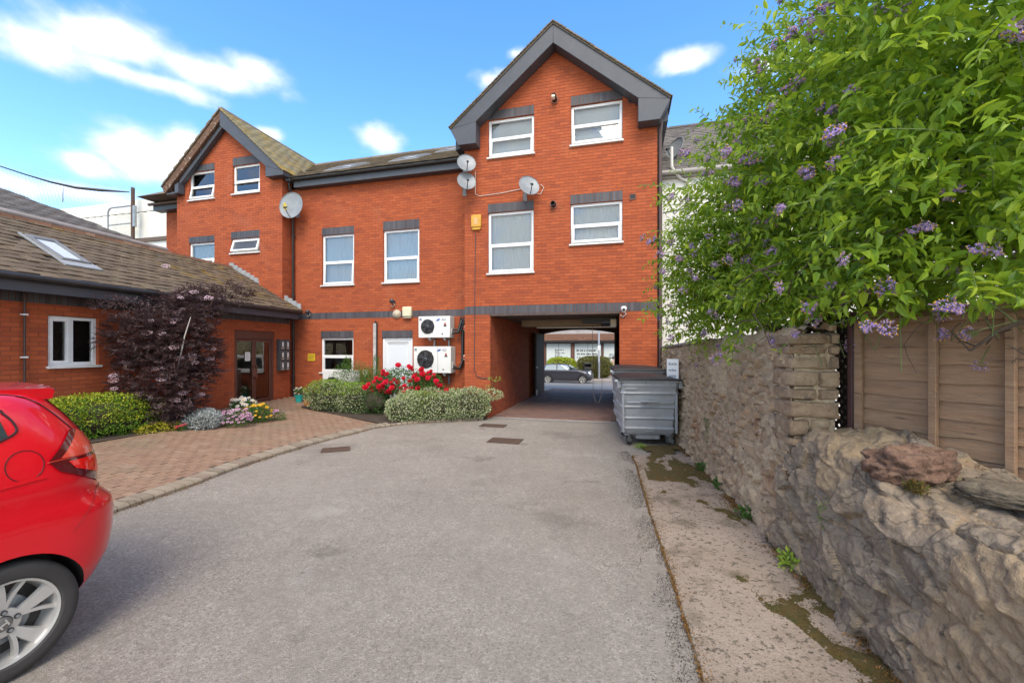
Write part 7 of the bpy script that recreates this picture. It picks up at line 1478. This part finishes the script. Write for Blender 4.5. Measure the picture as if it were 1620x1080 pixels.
b.add(V, F); so = b.build('roof_spoiler', M_red, RC_, smooth=True, angle=50); fixn(so.data)
b = MB(); b.box(-.665,-.645,-.26,.26,.66,.77); b.build('number_plate', mat('yellow plate blank', (.6,.48,.05), .4), RC_)
b = MB(); b.q((2.42,-.68,1.035),(2.42,.68,1.035),(1.42,.56,1.44),(1.42,-.56,1.44)); b.build('windscreen', M_cglass, RC_)
b = MB(); b.box(-.3,2.9,-.68,.68,.17,.30); b.build('underbody', M_black, RC_)
# far car in the street
M_mini = mat('dark grey car paint', (.035,.033,.042), .3, coat=.8); M_chr = mat('bright trim', (.6,.6,.6), .2, metal=.9)
CB = CarShape([(.20,-.50,3.05,.78),(.32,-.58,3.18,.83),(.50,-.62,3.20,.86),(.70,-.62,3.18,.86),(.82,-.58,3.06,.85),(.90,-.55,2.85,.84),(.95,-.53,2.35,.82),(1.0,-.51,1.98,.79),(1.15,-.42,1.72,.73),(1.30,-.30,1.48,.68),(1.38,-.15,1.30,.63),(1.41,.2,.9,.4)], RC=.35, RF=.6)
cx_ = ((858-810)/668*31.5)
MC = thing('parked_car', 'dark grey small hatchback parked along the street seen through the archway', 'car', FB(2.0, 20.9, gv(20.9)+.01)-FB.u*4.0, FB.t)
b = MB(); V, F = CB.body([l[0] for l in CB.lv]+[]); b.add(V, F); bo = b.build('body', M_mini, MC, smooth=True, angle=50); cut_arches(bo, [(0,1),(0,-1),(2.5,1),(2.5,-1)], .34, .86)
bo.data.polygons.foreach_set('use_smooth', [True]*len(bo.data.polygons)); bo.data.set_sharp_from_angle(angle=R(38))
for x, s in ((0,1),(0,-1),(2.5,1),(2.5,-1)): wheel(MC, x, s*.75, s, .30, .215, None)
M_sglass = mat('street car glass', (.30,.36,.38), .06, spec=.8)
for s in (1, -1):
    CB.patch([(-.25,.98),(.62,.98),(.60,1.33),(-.12,1.31)], .004, s).build('side_window', M_sglass, MC, smooth=True); CB.patch([(.70,.98),(1.72,.98),(1.38,1.30),(.70,1.33)], .004, s).build('side_window', M_sglass, MC, smooth=True)
    b = MB(); b.tube([CB.P(x, .955, .004, s) for x in np.linspace(-.4, 1.9, 12)], .010, 6); b.build('waist_trim', M_chr, MC); b = MB(); b.M = Matrix.Translation(CB.P(1.62, 1.0, .10, s)); b.box(-.06,.08,-.08,.08,-.05,.07); b.build('mirror', M_black, MC, bevel=.02)
    b = MB(); b.M = Matrix.Translation((2.98, s*.60, .74)) @ Matrix.Rotation(R(25)*s, 4, 'Z') @ Matrix.Rotation(R(60), 4, 'Y'); b.lathe([(.13,-.03),(.14,.02),(.10,.06),(0,.075)], 20); b.build('headlight', mat('headlamp', (.75,.78,.8), .1) if 'headlamp' not in bpy.data.materials else bpy.data.materials['headlamp'], MC, smooth=True)
b = MB(); b.q((1.96,-.66,1.0),(1.96,.66,1.0),(1.46,.56,1.31),(1.46,-.56,1.31)); b.build('windscreen', M_sglass, MC)
b = MB(); b.box(3.17,3.205,-.4,.4,.38,.62); b.build('grille', M_chr, MC)

# ---------------- far side of the street ----------------
gz = gv(23)+.15
SHP = thing('shop_building', 'long brown shop with white lettered window panels across the street', 'building', FB(-8, 28.2, -.68), FB.t)
M_brown = mat('brown hung tiles', (.20,.10,.065), .85, island=[(.22,.11,.07),(.17,.085,.055),(.25,.13,.085)], bump=.3, bscale=20); M_shopw = mat('white window film', (.66,.69,.66), .3, var=((.58,.64,.62), .6), vscale=.6)
b = MB(); b.box(0,22,.06,10,0,5.2); b.build('wall', mat('shop brick', (.20,.09,.06), .9), SHP)
for (z0, z1, y0, m, nm) in ((3.20,3.72,-.45,None,'tile_band'),):
    for k in range(74):
        for j in range(4): c = MB(); x = k*.3+(.15 if j % 2 else 0); c.box(x+.004,x+.296,-.50-.0+j*.03,-.46+j*.03,3.20+j*.14,3.36+j*.14); c.build('hung_tile', M_brown, SHP)
b = MB(); b.box(0,22,-.45,.06,3.18,3.78); b.build('canopy', M_brown, SHP); b = MB(); b.box(0,22,-.48,.06,3.02,3.17); b.build('fascia', M_black, SHP); b = MB(); b.box(0,22,-.20,.06,3.80,4.25); b.build('parapet_band', mat('pale flashing band', (.46,.43,.41), .7, var=((.34,.31,.29), .8), vscale=2), SHP); b = MB(); b.box(0,22,-.30,.06,4.27,5.3); b.build('upper_tiles', M_brown, SHP)
M_navyt = mat('dark lettering', (.06,.075,.08), .6)
edges = [0,1.6,3.2,4.8,6.4,8.0,9.05,9.42]; us_ = [FB.inv(pxp(x, 560, 38.0 if x else 38))[0] for x in (0,)]
def su(px): k = (px-810)/668; Yo = 28.2; return uvu(px, 28.2)
def uvu(px, v0):
    k = (px-810)/668; o = FB.o; c, s = math.cos(R(14.65)), math.sin(R(14.65)); return (k*(o.y+v0*c)-o.x-v0*s)/(c+k*s)+8
piers = [(su(859.5),su(863.5)),(su(904),su(908)),(su(952.2),su(954))]
gw = [(su(835),piers[0][0]),(piers[0][1],piers[1][0]),(piers[1][1],piers[2][0]),(piers[2][1],su(1000)),(su(790),su(833)),(su(1002),su(1050))]
for a, c in gw:
    f = MB(); bar_frame(f, a, c, .3, 3.0, .06, -.04, .05); fr_ = f.build('window', M_black, SHP); g = MB(); g.box(a+.06,c-.06,0,.03,.36,2.94); g.build('pane', M_shopw, fr_); m_ = MB(); m_.box((a+c)/2-.02,(a+c)/2+.02,-.01,.0,.36,2.94); m_.build('mullion', M_dish, fr_)
for a, c in piers: b = MB(); b.box(a,c,-.10,.06,0,3.0); b.build('pier', mat('pier brick', (.17,.075,.05), .9) if 'pier brick' not in bpy.data.materials else bpy.data.materials['pier brick'], SHP)
def lines(px0, px1, ys, seed, ragged=True):
    r = random.Random(seed); b = MB()
    for y, h in ys:
        z = 1.75-(y-552)/668*37.2+.68; x = su(px0); x1 = su(px1 if not ragged else px1-r.uniform(0, (px1-px0)*.5))
        while x < x1: wd = r.uniform(.05,.14); b.box(x, x+wd, -.008, -.001, z-h*(.5), z+h*.5*r.choice((1,.7))); x += wd+r.choice((.03,.03,.10))
    b.build('lettering', M_navyt, SHP)
lines(878,892,[(553.7,.10),(556.2,.08),(558.6,.08),(561.2,.08),(563.8,.08)],1); lines(912,943,[(554.3,.16)],2,False); lines(913,947,[(560.0,.14)],3,False); lines(913,922,[(565.5,.10)],4,False); lines(964,974,[(560.5,.10),(563.2,.10),(565.8,.10)],5)
def street_hedge(x0, x1, ytop, ybot, Y, label, m):
    a, c = pxp(x0, ybot, Y), pxp(x1, ybot, Y); z0 = -.66; zt = 1.75-(ytop-552)/668*Y; ct = (a+c)/2; t = thing('box_hedge', label, 'hedge', (ct.x, ct.y, z0)); h = zt-z0; vol = [((ct.x, ct.y, z0+h*.52),((c.x-a.x)/2,.8,h*.5),3.2)]; rock(t, 'dark_core', Vector((0,0,h*.5)), (c.x-a.x)*.42,.62,h*.42,0,M_hcore,8,.1,1,3); blob_leaves(t, vol, 9000, .11, .55, m, shell=.8, up=.4)  # same solid dark core inside the leaves, shade put into its colour
street_hedge(866, 911, 566.5, 588, 35.5, 'clipped yellow-green hedge behind the grey car across the street', M_gold); street_hedge(914, 967, 564.5, 596, 35.0, 'bigger olive hedge behind the lamp post and litter bin across the street', leafmat('olive hedge leaf', [(.12,.14,.02),(.17,.17,.03),(.09,.11,.02),(.22,.17,.05),(.14,.17,.02)], .15))
p = pxp(947.5, 598, 34.0); t = thing('lamp_post', 'pale grey street lamp post across the road beyond the archway', 'lamp post', (p.x, p.y, -.67)); b = MB(); b.cyl((0,0,0),(0,0,1.4),.095,16); b.build('base', M_steel, t, smooth=True); b = MB(); b.tube([(0,0,1.4),(0,0,6),(0,-.2,6.6),(0,-1.2,6.9)], [.075,.06,.05,.04], 12); b.build('shaft', M_dish if False else mat('pale grey post paint', (.42,.45,.50), .5), t, smooth=True); b = MB(); b.box(-.12,.12,-1.9,-1.2,6.84,6.98); b.build('lantern', M_dish, t, bevel=.03); b = MB(); b.cyl((0,0,2.3),(0,0,2.36),.085,14); b.box(-.12,.12,-.085,-.075,2.35,2.7); b.build('band', M_white, t)
p = pxp(929, 597, 33.6); t = thing('litter_bin', 'black street litter bin with a hooded top in front of the olive hedge', 'litter bin', (p.x, p.y, -.67)); b = MB(); b.prismz([(-.28,-.28),(.28,-.28),(.28,.28),(-.28,.28)], 0, 1.0); b.build('body', M_black, t, bevel=.04); b = MB(); b.box(-.34,.34,-.34,.34,1.22,1.32); b.box(-.28,-.22,-.28,.28,1.0,1.22); b.box(.22,.28,-.28,.28,1.0,1.22); b.box(-.22,.22,.22,.28,1.0,1.22); b.build('hood', M_black, t, bevel=.03); b = MB(); b.cyl((0.06,-.285,.55),(.06,-.292,.55),.05,14); b.build('badge', M_white, t)
# person
p = pxp(970.3, 598.5, 36.0); PE = thing('person', 'person in tan top and dark trousers standing with back turned across the street', 'person', (p.x, p.y, -.67), R(8))
def skin(verts, edges, root_i, name, mats, parent, colour):
    me = bpy.data.meshes.new(name); me.from_pydata([v[:3] for v in verts], edges, []); o = link(name, me, parent); sm = o.modifiers.new('skin', 'SKIN'); o.modifiers.new('sub', 'SUBSURF').levels = 1; o.modifiers['sub'].render_levels = 1
    for i, v in enumerate(verts): d = me.skin_vertices[0].data[i]; d.radius = (v[3], v[4] if len(v) > 4 else v[3]); d.use_root = (i == root_i)
    bpy.context.view_layer.update(); m2 = bpy.data.meshes.new_from_object(o.evaluated_get(bpy.context.evaluated_depsgraph_get())); o.modifiers.clear(); o.data = m2
    for m in mats: m2.materials.append(m)
    for f in m2.polygons: f.material_index = colour(f.center); f.use_smooth = True
    return o
sv_ = [(0,0,.92,.15,.11),(0,.0,1.10,.13,.10),(0,0,1.30,.155,.11),(0,0,1.42,.10,.08),(0,0,1.50,.05),(0,-.01,1.58,.075,.085),(0,-.01,1.66,.078,.09),(0,-.005,1.71,.05),
  (.17,0,1.40,.055),(.22,.02,1.14,.042),(.20,-.05,.93,.033),(.19,-.06,.85,.028),(-.17,0,1.40,.055),(-.22,.03,1.14,.042),(-.17,-.06,.96,.033),(-.14,-.08,.88,.028),
  (.09,0,.86,.09),(.10,.0,.48,.062),(.10,.02,.10,.045),(.11,-.10,.03,.035),(-.09,0,.86,.09),(-.10,.02,.48,.062),(-.12,.03,.10,.045),(-.13,-.09,.03,.035)]
se = [(0,1),(1,2),(2,3),(3,4),(4,5),(5,6),(6,7),(2,8),(8,9),(9,10),(10,11),(2,12),(12,13),(13,14),(14,15),(0,16),(16,17),(17,18),(18,19),(0,20),(20,21),(21,22),(22,23)]
skin(sv_, se, 0, 'body', [mat('skin', (.45,.26,.18), .6), mat('tan top', (.46,.33,.22), .8), mat('dark trousers', (.03,.022,.028), .8), mat('pale shoes', (.5,.42,.38), .6)], PE, lambda c: 3 if c.z < .09 else 2 if c.z < .97 and abs(c.x) < .165 else 1 if c.z < 1.46 and (abs(c.x) < .19 or c.z > 1.2) and c.z > .97 else 0)
rock(PE, 'hair', (0,.012,1.66), .092,.10,.095,0,mat('dark hair', (.025,.016,.012), .6),10,.06,1,2.4)
for s in (-1, 1): b = MB(); b.tube([(s*.078,-.01,1.62),(s*.09,-.005,1.61),(s*.085,0,1.58)], .012, 6); b.build('ear', bpy.data.materials['skin'], PE)
b = MB(); b.tube([(0,-.09,1.64),(0,-.115,1.60),(0,-.095,1.595)], [.008,.014,.010], 6); b.build('nose', bpy.data.materials['skin'], PE); b = MB(); b.box(-.025,.025,-.098,-.09,1.555,1.565); b.build('mouth', bpy.data.materials['skin'], PE)
for s in (-1, 1): b = MB(); b.lathe([(0,.012),(.010,.006),(.010,0)], 10, Matrix.Translation((s*.032,-.085,1.645)) @ Matrix.Rotation(R(90), 4, 'X')); b.build('eye', M_black, PE)
